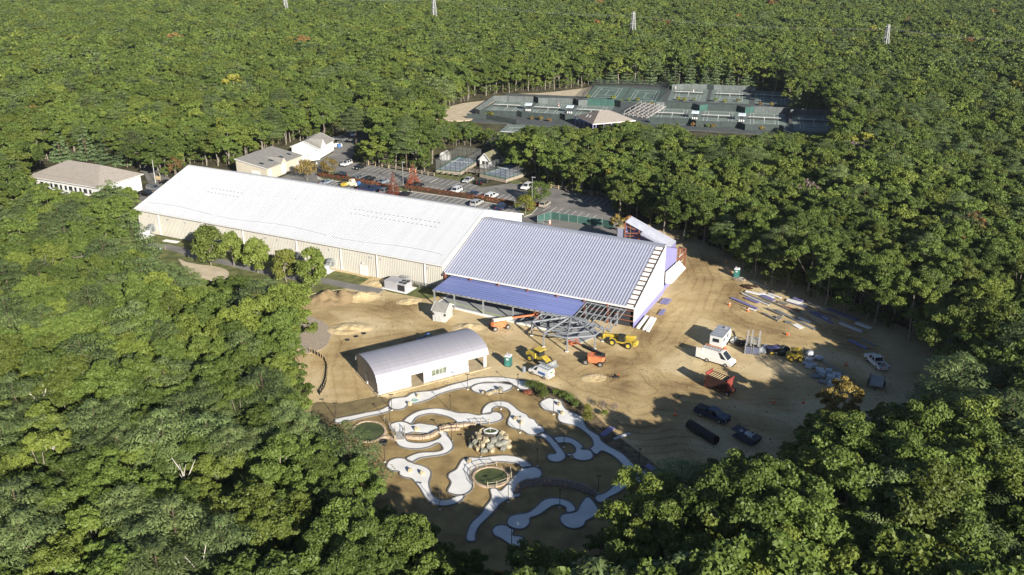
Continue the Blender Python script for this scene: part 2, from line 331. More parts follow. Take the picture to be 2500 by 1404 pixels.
sheet('lawn', gpoly([(935, 705), (1000, 695), (1085, 690), (1090, 720), (1040, 730), (1000, 722), (950, 712)]), 0.035, M_grass)
sheet('sand_patch', smooth_poly(gpoly([(436, 634), (455, 640), (485, 646), (520, 650), (556, 661), (552, 680), (510, 690), (470, 675)])), 0.06, M_sandroad)
sheet('gravel_patch', smooth_poly(gpoly([(745, 775), (780, 782), (800, 795), (808, 815), (800, 840), (780, 855), (745, 862), (720, 830)])), 0.06, M_gravel)
def strip(pts, w):
    L, R = [], []
    for i, p in enumerate(pts):
        a = Vector(pts[max(i - 1, 0)]); b = Vector(pts[min(i + 1, len(pts) - 1)]); d = (b - a); d.z = 0; d.normalize(); n = Vector((-d.y, d.x, 0)) * w / 2
        L.append(Vector(p) + n); R.append(Vector(p) - n)
    return L + R[::-1]
sheet('asphalt_path', strip(smooth_poly(gpoly([(335, 597), (400, 602), (440, 611), (490, 628), (560, 643), (640, 662), (720, 678), (780, 684), (850, 698), (930, 712)]), 4, False), 2.7), 0.075, M_asphalt)
LOT_PX = [(560, 440), (640, 455), (760, 400), (812, 374), (826, 338), (866, 302), (900, 305), (905, 330), (872, 352), (856, 396), (900, 403), (1060, 431), (1140, 444), (1175, 458), (1250, 447), (1290, 450), (1355, 460), (1500, 486), (1512, 600), (1480, 625), (1300, 640), (1000, 640), (600, 520)]
sheet('parking_lot', gpoly(LOT_PX), 0.05, M_asphalt)
sheet('access_road', gpoly([(330, 400), (375, 405), (420, 440), (470, 470), (430, 500), (330, 520), (345, 470), (365, 455), (352, 425)]), 0.05, M_asphalt)
sheet('sand_road', smooth_poly(gpoly([(1050, 287), (1075, 268), (1130, 252), (1200, 243), (1250, 230), (1330, 226), (1420, 216), (1450, 212), (1460, 235), (1300, 250), (1180, 285), (1120, 295)])), -0.02, M_sandroad)
sheet('court_terrace', gpoly([(1150, 296), (1172, 270), (1240, 228), (1430, 236), (1448, 209), (1640, 206), (1930, 226), (1935, 262), (2050, 268), (2070, 330), (1900, 330), (1600, 312), (1400, 312)]), 0.02, mat('dark_court_apron', (0.075, 0.085, 0.085), 0.95, var=0.2, scale=0.3))
sheet('grass_strip', gpoly([(1055, 422), (1070, 426), (1125, 433), (1152, 420), (1150, 432), (1130, 443), (1060, 432)]), 0.06, M_grass)
sheet('grass_strip', gpoly([(1230, 440), (1250, 436), (1275, 445), (1255, 450)]), 0.06, M_grass)
sheet('grass_strip', gpoly([(1500, 248), (1580, 252), (1600, 246), (1520, 240)]), 0.045, M_grass)

# ---------------------------------------------------------------- woodland
def leaf_mat(name, a, b, c, transl=0.14):
    m = bpy.data.materials.new(name); m.use_nodes = True; nt = m.node_tree; N = nt.nodes; L = nt.links; N.remove(N['Principled BSDF'])
    at = N.new('ShaderNodeAttribute'); at.attribute_name = 'tint'; oi = N.new('ShaderNodeObjectInfo')
    m1 = N.new('ShaderNodeMixRGB'); m1.inputs[1].default_value = (*a, 1); m1.inputs[2].default_value = (*b, 1); L.new(at.outputs['Fac'], m1.inputs[0])
    rp = N.new('ShaderNodeMapRange'); rp.inputs['From Min'].default_value = .45; rp.inputs['To Max'].default_value = .8; L.new(oi.outputs['Random'], rp.inputs['Value'])
    m2 = N.new('ShaderNodeMixRGB'); m2.inputs[2].default_value = (*c, 1); L.new(rp.outputs[0], m2.inputs[0]); L.new(m1.outputs[0], m2.inputs[1])
    mu = N.new('ShaderNodeMath'); mu.operation = 'MULTIPLY'; mu.inputs[1].default_value = 7.31; L.new(oi.outputs['Random'], mu.inputs[0])
    fr = N.new('ShaderNodeMath'); fr.operation = 'FRACT'; L.new(mu.outputs[0], fr.inputs[0])
    vr = N.new('ShaderNodeMapRange'); vr.inputs['To Min'].default_value = .68; vr.inputs['To Max'].default_value = 1.3; L.new(fr.outputs[0], vr.inputs['Value'])
    hs = N.new('ShaderNodeHueSaturation'); L.new(vr.outputs[0], hs.inputs['Value']); L.new(m2.outputs[0], hs.inputs['Color'])
    d = N.new('ShaderNodeBsdfPrincipled'); d.inputs['Roughness'].default_value = .55; d.inputs['Specular IOR Level'].default_value = .28; L.new(hs.outputs[0], d.inputs['Base Color'])
    t = N.new('ShaderNodeBsdfTranslucent'); h2 = N.new('ShaderNodeHueSaturation'); h2.inputs['Saturation'].default_value = 1.1; h2.inputs['Value'].default_value = 1.3; L.new(hs.outputs[0], h2.inputs['Color']); L.new(h2.outputs[0], t.inputs['Color'])
    mx = N.new('ShaderNodeMixShader'); mx.inputs[0].default_value = transl; L.new(d.outputs[0], mx.inputs[1]); L.new(t.outputs[0], mx.inputs[2]); L.new(mx.outputs[0], N['Material Output'].inputs['Surface'])
    MATS[name] = m; return m
LF_oak = leaf_mat('oak_leaves', (0.070, 0.108, 0.019), (0.118, 0.164, 0.034), (0.146, 0.174, 0.030))
LF_pine = leaf_mat('pine_needles', (0.095, 0.140, 0.045), (0.135, 0.18, 0.065), (0.15, 0.185, 0.065), .12)
LF_spruce = leaf_mat('spruce_needles', (0.11, 0.17, 0.07), (0.15, 0.21, 0.095), (0.15, 0.21, 0.09), .1)
LF_pear = leaf_mat('pear_leaves', (0.105, 0.145, 0.026), (0.15, 0.19, 0.038), (0.16, 0.185, 0.038))
LF_gold = leaf_mat('golden_leaves', (0.19, 0.145, 0.035), (0.26, 0.19, 0.05), (0.21, 0.15, 0.04))
LF_red = leaf_mat('red_leaves', (0.25, 0.07, 0.045), (0.33, 0.11, 0.06), (0.28, 0.10, 0.05))
LF_rust = leaf_mat('russet_leaves', (0.20, 0.10, 0.035), (0.28, 0.16, 0.05), (0.22, 0.14, 0.05))
LF_grey = leaf_mat('bare_twigs', (0.20, 0.155, 0.13), (0.27, 0.21, 0.18), (0.22, 0.17, 0.14), .05)
LF_yel = leaf_mat('yellow_green_leaves', (0.15, 0.165, 0.02), (0.21, 0.21, 0.035), (0.19, 0.18, 0.03))
M_bark = mat('pale_bark', (0.24, 0.21, 0.17), 0.9, var=0.25, scale=2, stretch=(1, 1, .3))
M_barkpine = mat('brown_bark', (0.12, 0.085, 0.06), 0.9, var=0.25, scale=2, stretch=(1, 1, .3))
def leaves(name, clumps, leaf, n_tot, seed, mats, up=.5, aspect=.7, extra=None, spread=.75, flat=False):
    """clumps: (cx,cy,cz,rx,ry,rz); one mesh of leaf-sized faces through the volume"""
    R = np.random.RandomState(seed); cl = np.array(clumps, float); area = cl[:, 3] * cl[:, 4] + cl[:, 5] * (cl[:, 3] + cl[:, 4]); w = area / area.sum()
    ci = R.choice(len(cl), n_tot, p=w); d = R.normal(size=(n_tot, 3)); d /= np.linalg.norm(d, axis=1)[:, None]
    d[:, 2] = np.where(d[:, 2] < -.35, -d[:, 2] * .6, d[:, 2])
    rr = R.uniform(.35, 1, n_tot) ** .45; C = cl[ci]; P = C[:, :3] + d * C[:, 3:6] * rr[:, None]
    nrm = d + R.normal(size=(n_tot, 3)) * spread + np.array([0, 0, up]); nrm /= np.linalg.norm(nrm, axis=1)[:, None]
    t = np.cross(nrm, R.normal(size=(n_tot, 3))); t /= np.linalg.norm(t, axis=1)[:, None]
    if flat: t = d * np.array([1, 1, .3]); t -= nrm * (t * nrm).sum(1)[:, None]; t /= np.linalg.norm(t, axis=1)[:, None] + 1e-9
    b = np.cross(nrm, t); s = leaf * R.uniform(.55, 1.25, n_tot)[:, None]; a1 = R.uniform(-.25, .25, n_tot)[:, None]
    V = np.empty((n_tot, 4, 3)); V[:, 0] = P - t * s; V[:, 1] = P - b * s * aspect + t * s * a1; V[:, 2] = P + t * s; V[:, 3] = P + b * s * aspect - t * s * a1
    tint_c = R.uniform(0, 1, len(cl)); tint = np.clip(.55 * tint_c[ci] + .45 * R.uniform(0, 1, n_tot), 0, 1)
    verts = V.reshape(-1, 3).tolist(); faces = np.arange(n_tot * 4).reshape(-1, 4).tolist(); mi = [0] * n_tot; tl = np.repeat(tint, 4).tolist()
    if extra:
        k = len(verts); verts += extra.v; faces += [[k + i for i in f] for f in extra.f]; mi += [1] * len(extra.f); tl += [0.5] * len(extra.v)
    me = bpy.data.meshes.new(name); me.from_pydata(verts, [], faces)
    for q in mats: me.materials.append(q)
    me.polygons.foreach_set('material_index', mi)
    at = me.attributes.new('tint', 'FLOAT', 'POINT'); at.data.foreach_set('value', np.array(tl, np.float32)); me.update(); return me
def oak_shape(seed, h=12.0, r=4.4, nb=26, cb=.30):
    R = random.Random(seed); cl = []; zc = h * (cb + 1) / 2; hz = h * (1 - cb) / 2; nl = R.randint(9, 13); per = max(2, round(nb / nl))
    lean = (R.uniform(-.5, .5), R.uniform(-.5, .5)); lobes = [(lean[0], lean[1], h - r * .42, r * .42)]; a0 = R.uniform(0, 6.28)
    for k in range(nl):
        t = a0 + 6.283 * k / nl * 1.62 + R.uniform(-.5, .5); u = R.uniform(-.62, .62); q = math.sqrt(1 - u * u) * R.uniform(.5, .78)
        lobes.append((q * r * math.cos(t) + lean[0], q * r * math.sin(t) + lean[1], zc + u * hz * .85, r * R.uniform(.24, .38)))
    for (x, y, z, s) in lobes:
        cl.append((x, y, z, s * .72, s * .72, s * .6))
        for k in range(per):
            t = R.uniform(0, 6.28); u = R.uniform(-.5, 1); q = math.sqrt(max(0, 1 - u * u)); g_ = s * R.uniform(.28, .46)
            cl.append((x + q * s * .82 * math.cos(t), y + q * s * .82 * math.sin(t), min(z + u * s * .75, h - g_ * .5), g_ * R.uniform(.9, 1.2), g_ * R.uniform(.9, 1.2), g_ * R.uniform(.65, .9)))
    return cl
def oak_wood(seed, h, cl, r=.20, nlimb=7, n=6):
    R = random.Random(seed); m = MB(); p = Vector((0, 0, -.3)); segs = 5; pts = [p]
    for i in range(segs): p = p + Vector((R.uniform(-.22, .22), R.uniform(-.22, .22), h * .8 / segs)); pts.append(p)
    for i in range(segs): m.tube(pts[i], pts[i + 1], r * (1 - .16 * i), r * (1 - .16 * (i + 1)), n, caps=False)
    for c in R.sample(cl, min(nlimb, len(cl))):
        b = pts[R.randint(2, 4)]; e = Vector(c[:3]); mid = b.lerp(e, .5) + Vector((0, 0, -.25)); m.tube(b, mid, r * .42, r * .3, 5, caps=False); m.tube(mid, e, r * .3, r * .1, 5, caps=False)
    return m
def pine_shape(seed, h=13.0, r=3.6, nw=8, plates=True, cb=.45):
    R = random.Random(seed); cl = []
    for k in range(nw):
        f = k / (nw - 1); z = h * (cb + (1 - cb) * f * .96); rr = r * (1 - f ** 2.2) ** .6 * R.uniform(.85, 1.1) + .8; nbr = max(3, int(6 * (1 - f * .5)))
        a0 = R.uniform(0, 6.28)
        for j in range(nbr):
            a = a0 + 6.283 * j / nbr + R.uniform(-.3, .3); q = rr * R.uniform(.45, .75)
            cl.append((q * math.cos(a), q * math.sin(a), z + R.uniform(-.3, .3) + q * .12, rr * .48, rr * .48, .42 + .1 * rr * .3))
    cl.append((0, 0, h * .97, 1.0, 1.0, .6)); return cl
def cone_shape(seed, h=9.0, r=2.6, nw=9):
    R = random.Random(seed); cl = []
    for k in range(nw):
        f = k / nw; z = h * (.06 + .92 * f); rr = r * (1 - f) + .25; nbr = max(4, int(8 * (1 - f)))
        for j in range(nbr): a = 6.283 * (j + R.random()) / nbr; q = rr * R.uniform(.5, .8); cl.append((q * math.cos(a), q * math.sin(a), z - q * .1, rr * .36 + .1, rr * .36 + .1, .35))
    cl.append((0, 0, h * .97, .25, .25, .5)); return cl
# ---- where trees may stand: the clearings seen in the photograph stay open
KEEP = [[(333, 506), (470, 398), (560, 412), (603, 400), (604, 384), (700, 352), (722, 345), (805, 343), (814, 328), (862, 294), (893, 298), (895, 326), (868, 345), (850, 380), (854, 398), (930, 410), (1056, 424), (1058, 358), (1133, 354), (1197, 361), (1214, 366), (1215, 385), (1243, 398), (1250, 440), (1295, 428), (1330, 455), (1350, 464), (1480, 482), (1492, 548), (1526, 540), (1540, 528), (1660, 595), (1700, 600), (1790, 642), (1815, 668), (1860, 690), (1960, 728), (2130, 798), (2290, 870), (2306, 882), (2240, 930), (2180, 978), (2105, 992), (1990, 988), (1900, 1055), (1835, 1090), (1750, 1100), (1640, 1128), (1570, 1160), (1500, 1208), (1455, 1288), (1400, 1328), (1330, 1308), (1250, 1332), (1200, 1308), (1130, 1322), (1070, 1302), (1045, 1258), (940, 1190), (905, 1145), (925, 1085), (880, 1052), (800, 1036), (778, 990), (752, 900), (750, 830), (764, 760), (762, 725), (700, 690), (650, 674), (600, 667), (548, 667), (530, 675), (470, 655), (425, 637), (350, 614), (340, 575)],
    [(1060, 282), (1100, 258), (1165, 236), (1235, 226), (1420, 213), (1440, 206), (1640, 206), (1800, 215), (1925, 226), (1925, 262), (2028, 268), (2036, 310), (1990, 320), (1900, 314), (1840, 324), (1700, 326), (1650, 290), (1600, 302), (1545, 288), (1500, 296), (1440, 306), (1400, 300), (1290, 302), (1250, 318), (1220, 318), (1150, 293)],
    [(60, 434), (160, 371), (246, 384), (358, 424), (370, 455), (330, 457), (300, 440), (250, 446), (225, 468), (180, 462), (120, 440)],
    [(345, 412), (384, 386), (392, 440), (440, 432), (345, 508), (335, 480), (365, 452)], [(880, 294), (893, 305), (850, 330), (860, 305)]]
def tree_ok(X, Y, h, r, zlo=.45):
    bad = np.zeros(X.shape, bool); zs = Y * 0
    fwd = np.stack([X, Y], 1); fwd = fwd / np.linalg.norm(fwd, axis=1)[:, None]; side = np.stack([fwd[:, 1], -fwd[:, 0]], 1)
    for sx, fz in ((0, 0), (0, 1.0), (0, .75), (-.9, .7), (.9, .7), (-.6, .92), (.6, .92), (-.8, .5), (.8, .5)):
        px, py = PX((X + side[:, 0] * r * sx, Y + side[:, 1] * r * sx, h * fz))
        for K in KEEP: bad |= inpoly(px, py, K)
    return ~bad
NR = np.random.RandomState(11)
def scatter(step, y0, y1, seed, hmin, hmax):
    R = np.random.RandomState(seed); gx = np.arange(-620, 620, step); gy = np.arange(y0, y1, step); X, Y = np.meshgrid(gx, gy); X[1::2] += step / 2
    X = (X + R.uniform(-.38, .38, X.shape) * step).ravel(); Y = (Y + R.uniform(-.38, .38, Y.shape) * step).ravel()
    ok = (np.abs(X) < Y * .62 + 42); X, Y = X[ok], Y[ok]; h = R.uniform(hmin, hmax, X.shape) * (1 + .10 * sinnoise(X, Y, 21, .012, 2)) * np.where((X > 2) & (Y < 140) & (hmin > 7), 1.28, 1.0); r = h * R.uniform(.30, .40, X.shape); 
    k = tree_ok(X, Y, h, r); return X[k], Y[k], h[k], r[k]
x1, y1, h1, r1 = scatter(4.8, 48, 320, 1, 9.0, 14.2); x2, y2, h2, r2 = scatter(5.4, 320, 1000, 2, 11.0, 15.5); x3, y3, h3, r3 = scatter(4.6, 50, 470, 3, 4.5, 8.5); x4, y4, h4, r4 = scatter(3.3, 110, 440, 4, 2.2, 4.6)
big = np.stack([np.r_[x1, x2], np.r_[y1, y2], np.r_[h1, h2]], 1)

sheet('rough_verge', smooth_poly(gpoly([(765, 985), (830, 985), (900, 972), (930, 968), (968, 986), (900, 1006), (850, 1020), (790, 1042), (765, 1040)])), 0.03, mat('rough_brown_verge', (.22, .165, .085), .95, var=.35, scale=.5, col2=(.16, .13, .06), bump=.6, bscale=4))
# understorey only where no tall tree stands close by
from collections import defaultdict
cells = defaultdict(list)
for a, b, c in big: cells[(int(a // 6), int(b // 6))].append((a, b))
def near_big(x, y, d):
    i, j = int(x // 6), int(y // 6)
    return any((x - a) ** 2 + (y - b) ** 2 < d * d for u in (-1, 0, 1) for v in (-1, 0, 1) for a, b in cells[(i + u, j + v)])
x5, y5, h5, r5 = scatter(2.6, 44, 330, 6, 8.0, 12.0); fill = []
for a, b, c in zip(x5, y5, h5):
    if not near_big(a, b, 3.7): fill.append((a, b, c)); cells[(int(a // 6), int(b // 6))].append((a, b))
big = np.concatenate([big, np.array(fill)])
und = np.array([(a, b, c) for a, b, c in zip(x3, y3, h3) if not near_big(a, b, 2.1)])
und2 = np.array([(a, b, c) for a, b, c in zip(x4, y4, h4) if not near_big(a, b, 1.3)]); und = np.concatenate([und, und2])
T = np.concatenate([big, und]); isund = np.r_[np.zeros(len(big), bool), np.ones(len(und), bool)]
TX, TY, TH_ = T[:, 0], T[:, 1], T[:, 2]
pn = sinnoise(TX, TY, 33, .016, 3); pinep = np.clip(.16 + .22 * pn + .16 * ((TX < -25) & (TY < 230)), .02, .6)
NRR = np.random.RandomState(5); ispine = (NRR.uniform(size=len(T)) < pinep) & ~isund
OAKS_HI, PINES_HI, TPL = [], [], bpy.data.collections.new('woodland_templates')
for s in range(8):
    cl = oak_shape(100 + s, 12, 4.5 + .3 * (s % 3), 84 + 5 * (s % 4), .22 + .04 * (s % 3)); OAKS_HI.append((leaves('oak_crown', cl, .145, 17000, s, [LF_oak]), oak_wood(200 + s, 12, cl).mesh('oak_trunk', M_bark)))
for s in range(5):
    cl = pine_shape(300 + s, 13, 3.9, 7 + s % 3); w = MB(); w.tube((0, 0, -.3), (0, 0, 8), .2, .13, 6, caps=False).tube((0, 0, 8), (.1, 0, 12.6), .13, .03, 6, caps=False)
    for c in cl[::3]: w.tube((0, 0, c[2] - .3), (c[0], c[1], c[2] - .05), .05, .02, 4, caps=False)
    PINES_HI.append((leaves('pine_crown', cl, .17, 11000, 40 + s, [LF_pine], up=1.4, aspect=.42, spread=.55, flat=True), w.mesh('pine_trunk', M_barkpine)))
tpl_names = []
def add_tpl(me):
    o = bpy.data.objects.new('t%02d' % len(tpl_names), me); tpl_names.append(o.name); TPL.objects.link(o); return len(tpl_names) - 1
def full(cl, leaf, n, seed, lf, h, bark, r=.2, **k): return leaves('tree', cl, leaf, n, seed, [lf, bark], extra=oak_wood(seed + 7, h, cl, r, 5, 5), **k)
I_mid = [add_tpl(full(oak_shape(400 + s, 12, 4.6 + .25 * (s % 3), 60, .2), .21, 7500, 400 + s, LF_oak, 12, M_bark)) for s in range(6)]
I_far = [add_tpl(full(oak_shape(420 + s, 12, 4.9, 34), .36, 2400, 420 + s, LF_oak, 12, M_bark, r=.24)) for s in range(5)]
I_pmid = [add_tpl(full(pine_shape(440 + s, 13, 3.8, 7), .27, 3800, 440 + s, LF_pine, 13, M_barkpine, up=1.4, aspect=.42, spread=.55, flat=True)) for s in range(3)]
I_pfar = [add_tpl(full(pine_shape(450 + s, 13, 3.8, 6), .42, 1500, 450 + s, LF_pine, 13, M_barkpine, up=1.4, aspect=.5, spread=.55, flat=True)) for s in range(3)]
I_und = [add_tpl(full(oak_shape(460 + s, 12, 5.0, 24, .15), .30, 2600, 460 + s, LF_oak, 12, M_bark)) for s in range(3)]
I_gold = [add_tpl(full(oak_shape(470 + s, 12, 4.4, 20), .55, 900, 470 + s, LF_yel if s else LF_rust, 12, M_bark)) for s in range(2)]
dist = np.hypot(TX, TY); qx, qy = PX((TX, TY, TH_ * .7)); infr = (qx > -10) & (qx < 2510) & (qy > -10) & (qy < 1414)
def nearest(mask, n): i = np.nonzero(mask & infr)[0]; return i[np.argsort(dist[i])][:n]
ind_o = nearest(~ispine & ~isund, 300); ind_p = nearest(ispine, 230)
single = np.zeros(len(T), bool); single[ind_o] = True; single[ind_p] = True
def place_tree(name, crown, trunk, label, cat, group, x, y, sx, sz, rz, z=-.2):
    t = thing(name, label, cat, (x, y, z), rz, group); t.scale = (sx, sx, sz)
    mkobj('crown', crown, t); mkobj('trunk', trunk, t); return t
R5 = random.Random(5)
for i in ind_o:
    c, w = OAKS_HI[R5.randrange(8)]; s = TH_[i] / 12
    place_tree('oak_tree', c, w, 'broad green oak growing in the close woodland round the building site', 'oak tree', 'green oaks of the nearer woodland', TX[i], TY[i], s * R5.uniform(.9, 1.12), s, R5.uniform(0, 6.28))
for i in ind_p:
    c, w = PINES_HI[R5.randrange(5)]; s = TH_[i] / 13
    place_tree('pine_tree', c, w, 'pale green pine with flat tufted branches among the oaks of the woodland', 'pine tree', 'pines of the nearer woodland', TX[i], TY[i], s * R5.uniform(.95, 1.25), s * 1.02, R5.uniform(0, 6.28))
rest = np.nonzero(~single)[0]; idx = np.zeros(len(rest), np.int32); scl = np.zeros((len(rest), 3), np.float32); rot = np.zeros((len(rest), 3), np.float32)
for k, i in enumerate(rest):
    far = dist[i] > 430; q = R5.random()
    if isund[i]: v = R5.choice(I_und); s = TH_[i] / 12
    elif ispine[i]: v = R5.choice(I_pfar if far else I_pmid); s = TH_[i] / 13
    elif q < .006: v = R5.choice(I_gold); s = TH_[i] / 12
    else: v = R5.choice(I_far if far else I_mid); s = TH_[i] / 12
    idx[k] = v; a = s * R5.uniform(.95, 1.2) * (1.08 if far else 1); scl[k] = (a, a, s); rot[k] = (0, 0, R5.uniform(0, 6.28))
me = bpy.data.meshes.new('far_woodland'); me.from_pydata([(TX[i], TY[i], -.2) for i in rest], [], [])
a = me.attributes.new('idx', 'INT', 'POINT'); a.data.foreach_set('value', idx)
a = me.attributes.new('scl', 'FLOAT_VECTOR', 'POINT'); a.data.foreach_set('vector', scl.ravel())
a = me.attributes.new('rot', 'FLOAT_VECTOR', 'POINT'); a.data.foreach_set('vector', rot.ravel())
wood = mkobj('far_woodland', me); struct(wood, 'stuff'); wood['label'] = 'dense green woodland reaching to the top of the photo'; wood['category'] = 'woodland'
ng = bpy.data.node_groups.new('scatter_trees', 'GeometryNodeTree')
ng.interface.new_socket('Geometry', in_out='INPUT', socket_type='NodeSocketGeometry'); ng.interface.new_socket('Geometry', in_out='OUTPUT', socket_type='NodeSocketGeometry')
N = ng.nodes; L = ng.links; gi = N.new('NodeGroupInput'); go = N.new('NodeGroupOutput'); ip = N.new('GeometryNodeInstanceOnPoints'); ci = N.new('GeometryNodeCollectionInfo')
ci.inputs['Collection'].default_value = TPL; ci.inputs['Separate Children'].default_value = True; ci.inputs['Reset Children'].default_value = True
def nattr(n, t): q = N.new('GeometryNodeInputNamedAttribute'); q.data_type = t; q.inputs['Name'].default_value = n; return q.outputs['Attribute']
L.new(gi.outputs[0], ip.inputs['Points']); L.new(ci.outputs[0], ip.inputs['Instance']); ip.inputs['Pick Instance'].default_value = True
L.new(nattr('idx', 'INT'), ip.inputs['Instance Index']); L.new(nattr('scl', 'FLOAT_VECTOR'), ip.inputs['Scale']); L.new(nattr('rot', 'FLOAT_VECTOR'), ip.inputs['Rotation']); L.new(ip.outputs[0], go.inputs[0])
md = wood.modifiers.new('scatter', 'NODES'); md.node_group = ng
print('TREES', len(fill), len(big), len(und), len(ind_o), len(ind_p), len(rest))

# ---------------------------------------------------------------- the long halls
HA = math.radians(-26.2); HO = G(1546, 799); E1 = Vector((math.cos(HA), math.sin(HA), 0)); E2 = Vector((-math.sin(HA), math.cos(HA), 0))
def BL(u, v, z=0.0): return HO + E1 * u + E2 * v + Vector((0, 0, z))
def UV(x, y, z=0.0): p = G(x, y, z) - HO; return p.dot(E1), p.dot(E2)
# white tennis hall: local x 0..W along the eave, y 0..D away from the camera
W, D, EZ, RZ = 89.8, 39.0, 5.75, 12.35
hall = thing('indoor_tennis_hall', 'very long white roofed hall with beige ribbed walls beside the lilac hall', 'sports hall', BL(-132.8, 0), HA)
m = MB(); m.box((W / 2, 0.15, EZ / 2 - .15), (W, .3, EZ + .1)); x = .3
while x < W: m.box((x, -.03, EZ / 2 - .15), (.10, .07, EZ)); x += .46
m.obj('wall', M_beige, hall)
def gable(name, x0, x1, y0, y1, ez, rz, mats, parent, z0=-.3):
    q = MB(); ym = (y0 + y1) / 2; pr = [(y0, z0), (y1, z0), (y1, ez), (ym, rz), (y0, ez)]
    n = 5; q.v = [(x0, a, b) for a, b in pr] + [(x1, a, b) for a, b in pr]; q.f = [tuple(range(n)), tuple(reversed(range(n, 2 * n)))] + [(i, i + n, (i + 1) % n + n, (i + 1) % n) for i in range(n)]; q.m = [0] * len(q.f)
    return q.obj(name, mats, parent)
M_cream2 = mat('cream_end_wall', (0.70, 0.67, 0.60), 0.7, var=0.04, scale=0.3)
gable('end_wall', W - .25, W, .31, D, EZ, RZ - .12, M_cream2, hall); gable('end_wall', 0, .25, .31, D, EZ, RZ - .12, M_beige, hall)
MB().box((W / 2, D - .1, EZ / 2 - .15), (W - .52, .25, EZ)).obj('wall', M_beige, hall)
def slope_panel(w, ribs, y0, z0, y1, z1, t=.05, rib=.07, rw=.07):
    q = MB(); d = Vector((0, y1 - y0, z1 - z0)); n = Vector((0, -(z1 - z0), y1 - y0)).normalized()
    def slab(xa, xb, ya, h):
        a = Vector((xa, y0, z0)) + n * ya; b = Vector((xb, y0, z0)) + n * ya; c = b + d; e = a + d; k = len(q.v); u = n * h
        q.v += [tuple(p) for p in (a, b, c, e, a + u, b + u, c + u, e + u)]
        for f in ((3, 2, 1, 0), (4, 5, 6, 7), (0, 1, 5, 4), (1, 2, 6, 5), (2, 3, 7, 6), (3, 0, 4, 7)): q.f.append(tuple(k + i for i in f)); q.m.append(0 if h == t else 1)
    slab(0, w - .006, 0, t)
    for r in ribs: slab(r - rw / 2, r + rw / 2, t, rib)
    return q
NP = 74; pw = (W + .9) / NP
pm = slope_panel(pw, (pw * .25, pw * .75), -.45, EZ + .02, D / 2 - .12, RZ, .05, .05, .08).mesh('roof_panel', [M_white, M_white])
roof = MB().face([(-.4, D / 2 + .1, RZ), (W + .4, D / 2 + .1, RZ), (W + .4, D + .4, EZ), (-.4, D + .4, EZ)]).obj('roof', M_white, hall)
for i in range(NP): mkobj('roof_panel', pm, roof, (-.45 + i * pw, 0, 0))
MB().bar((-.5, D / 2, RZ + .10), (W + .5, D / 2, RZ + .10), .9, .12).obj('ridge_cap', M_trim, roof)
MB().bar((-.5, -.56, EZ + .02), (W + .5, -.56, EZ + .02), .22, .26).obj('gutter', M_trim, hall)
MB().bar((W + .12, -.5, EZ + .05), (W + .12, D / 2, RZ + .06), .5, .3).bar((W + .12, D / 2, RZ + .06), (W + .12, D + .4, EZ + .05), .5, .3).obj('rake_trim', M_trim, hall)
MB().bar((-.4, -.5, EZ + .05), (-.4, D / 2, RZ + .06), .3, .25).obj('rake_trim', M_trim, hall)
def hx(px, py, z): return UV(px, py, z)[0] + 132.8
for px, py in ((383, 522), (489, 542), (590, 560), (721, 584), (829, 604), (918, 620), (1035, 642)):
    x = hx(px, py, 5.6); MB().bar((x, -.14, 0), (x, -.14, EZ - .15), .26, .16).bar((x, -.14, EZ - .2), (x, -.5, EZ - .05), .22, .14).obj('downspout', M_trim, hall)
x = hx(885, 660, 1.2); d = MB().box((x, -.1, 1.05), (2.1, .12, 2.3)).obj('door', M_trim, hall); MB().box((x + .05, -.18, 1.1), (.1, .05, .2)).obj('handle', M_galv, d)
MB().box((x - .1, -.22, 2.9), (.25, .3, .3)).obj('wall_light', M_trim, hall)
for px, py, w in ((369, 525, .35), (405, 536, .9), (455, 541, .3), (569, 562, .3), (646, 580, .9), (680, 583, .3), (808, 606, .3), (901, 629, .9), (932, 630, .3), (1047, 651, .3)):
    x = hx(px, py, 4.6); MB().box((x, -.1, 4.45), (w, .1, .35 if w > .5 else .5)).obj('wall_vent', M_hvac, hall)
R = random.Random(3); w0 = MB(); sl = (RZ - EZ) / (D / 2); pv = None
for i in range(120):
    x = 1.5 + i * (W - 3) / 119; y = 2.6 + .5 * math.sin(i * .13) + .25 * R.uniform(-1, 1) * (i % 7 == 0); p = Vector((x, y, EZ + .16 + sl * (y + .45)))
    if pv is not None and i not in (31, 32, 78, 79): w0.bar(pv, p, .05)
    pv = p
w0.obj('lightning_cable', M_hvac, roof)
sg = MB().box((0, 0, 0), (.42, .16, .09)).mesh('snow_guard', M_hvac)
for px, n in ((842, 20), (485, 9)):
    for row in range(2):
        for i in range(n):
            y = (11.0 if px > 600 else 10.2) + row * 1.6; x = hx(px, 530 if px > 600 else 476, 9.6) + i * 1.21; mkobj('snow_guard', sg, roof, (x, y, EZ + .16 + sl * (y + .45)))
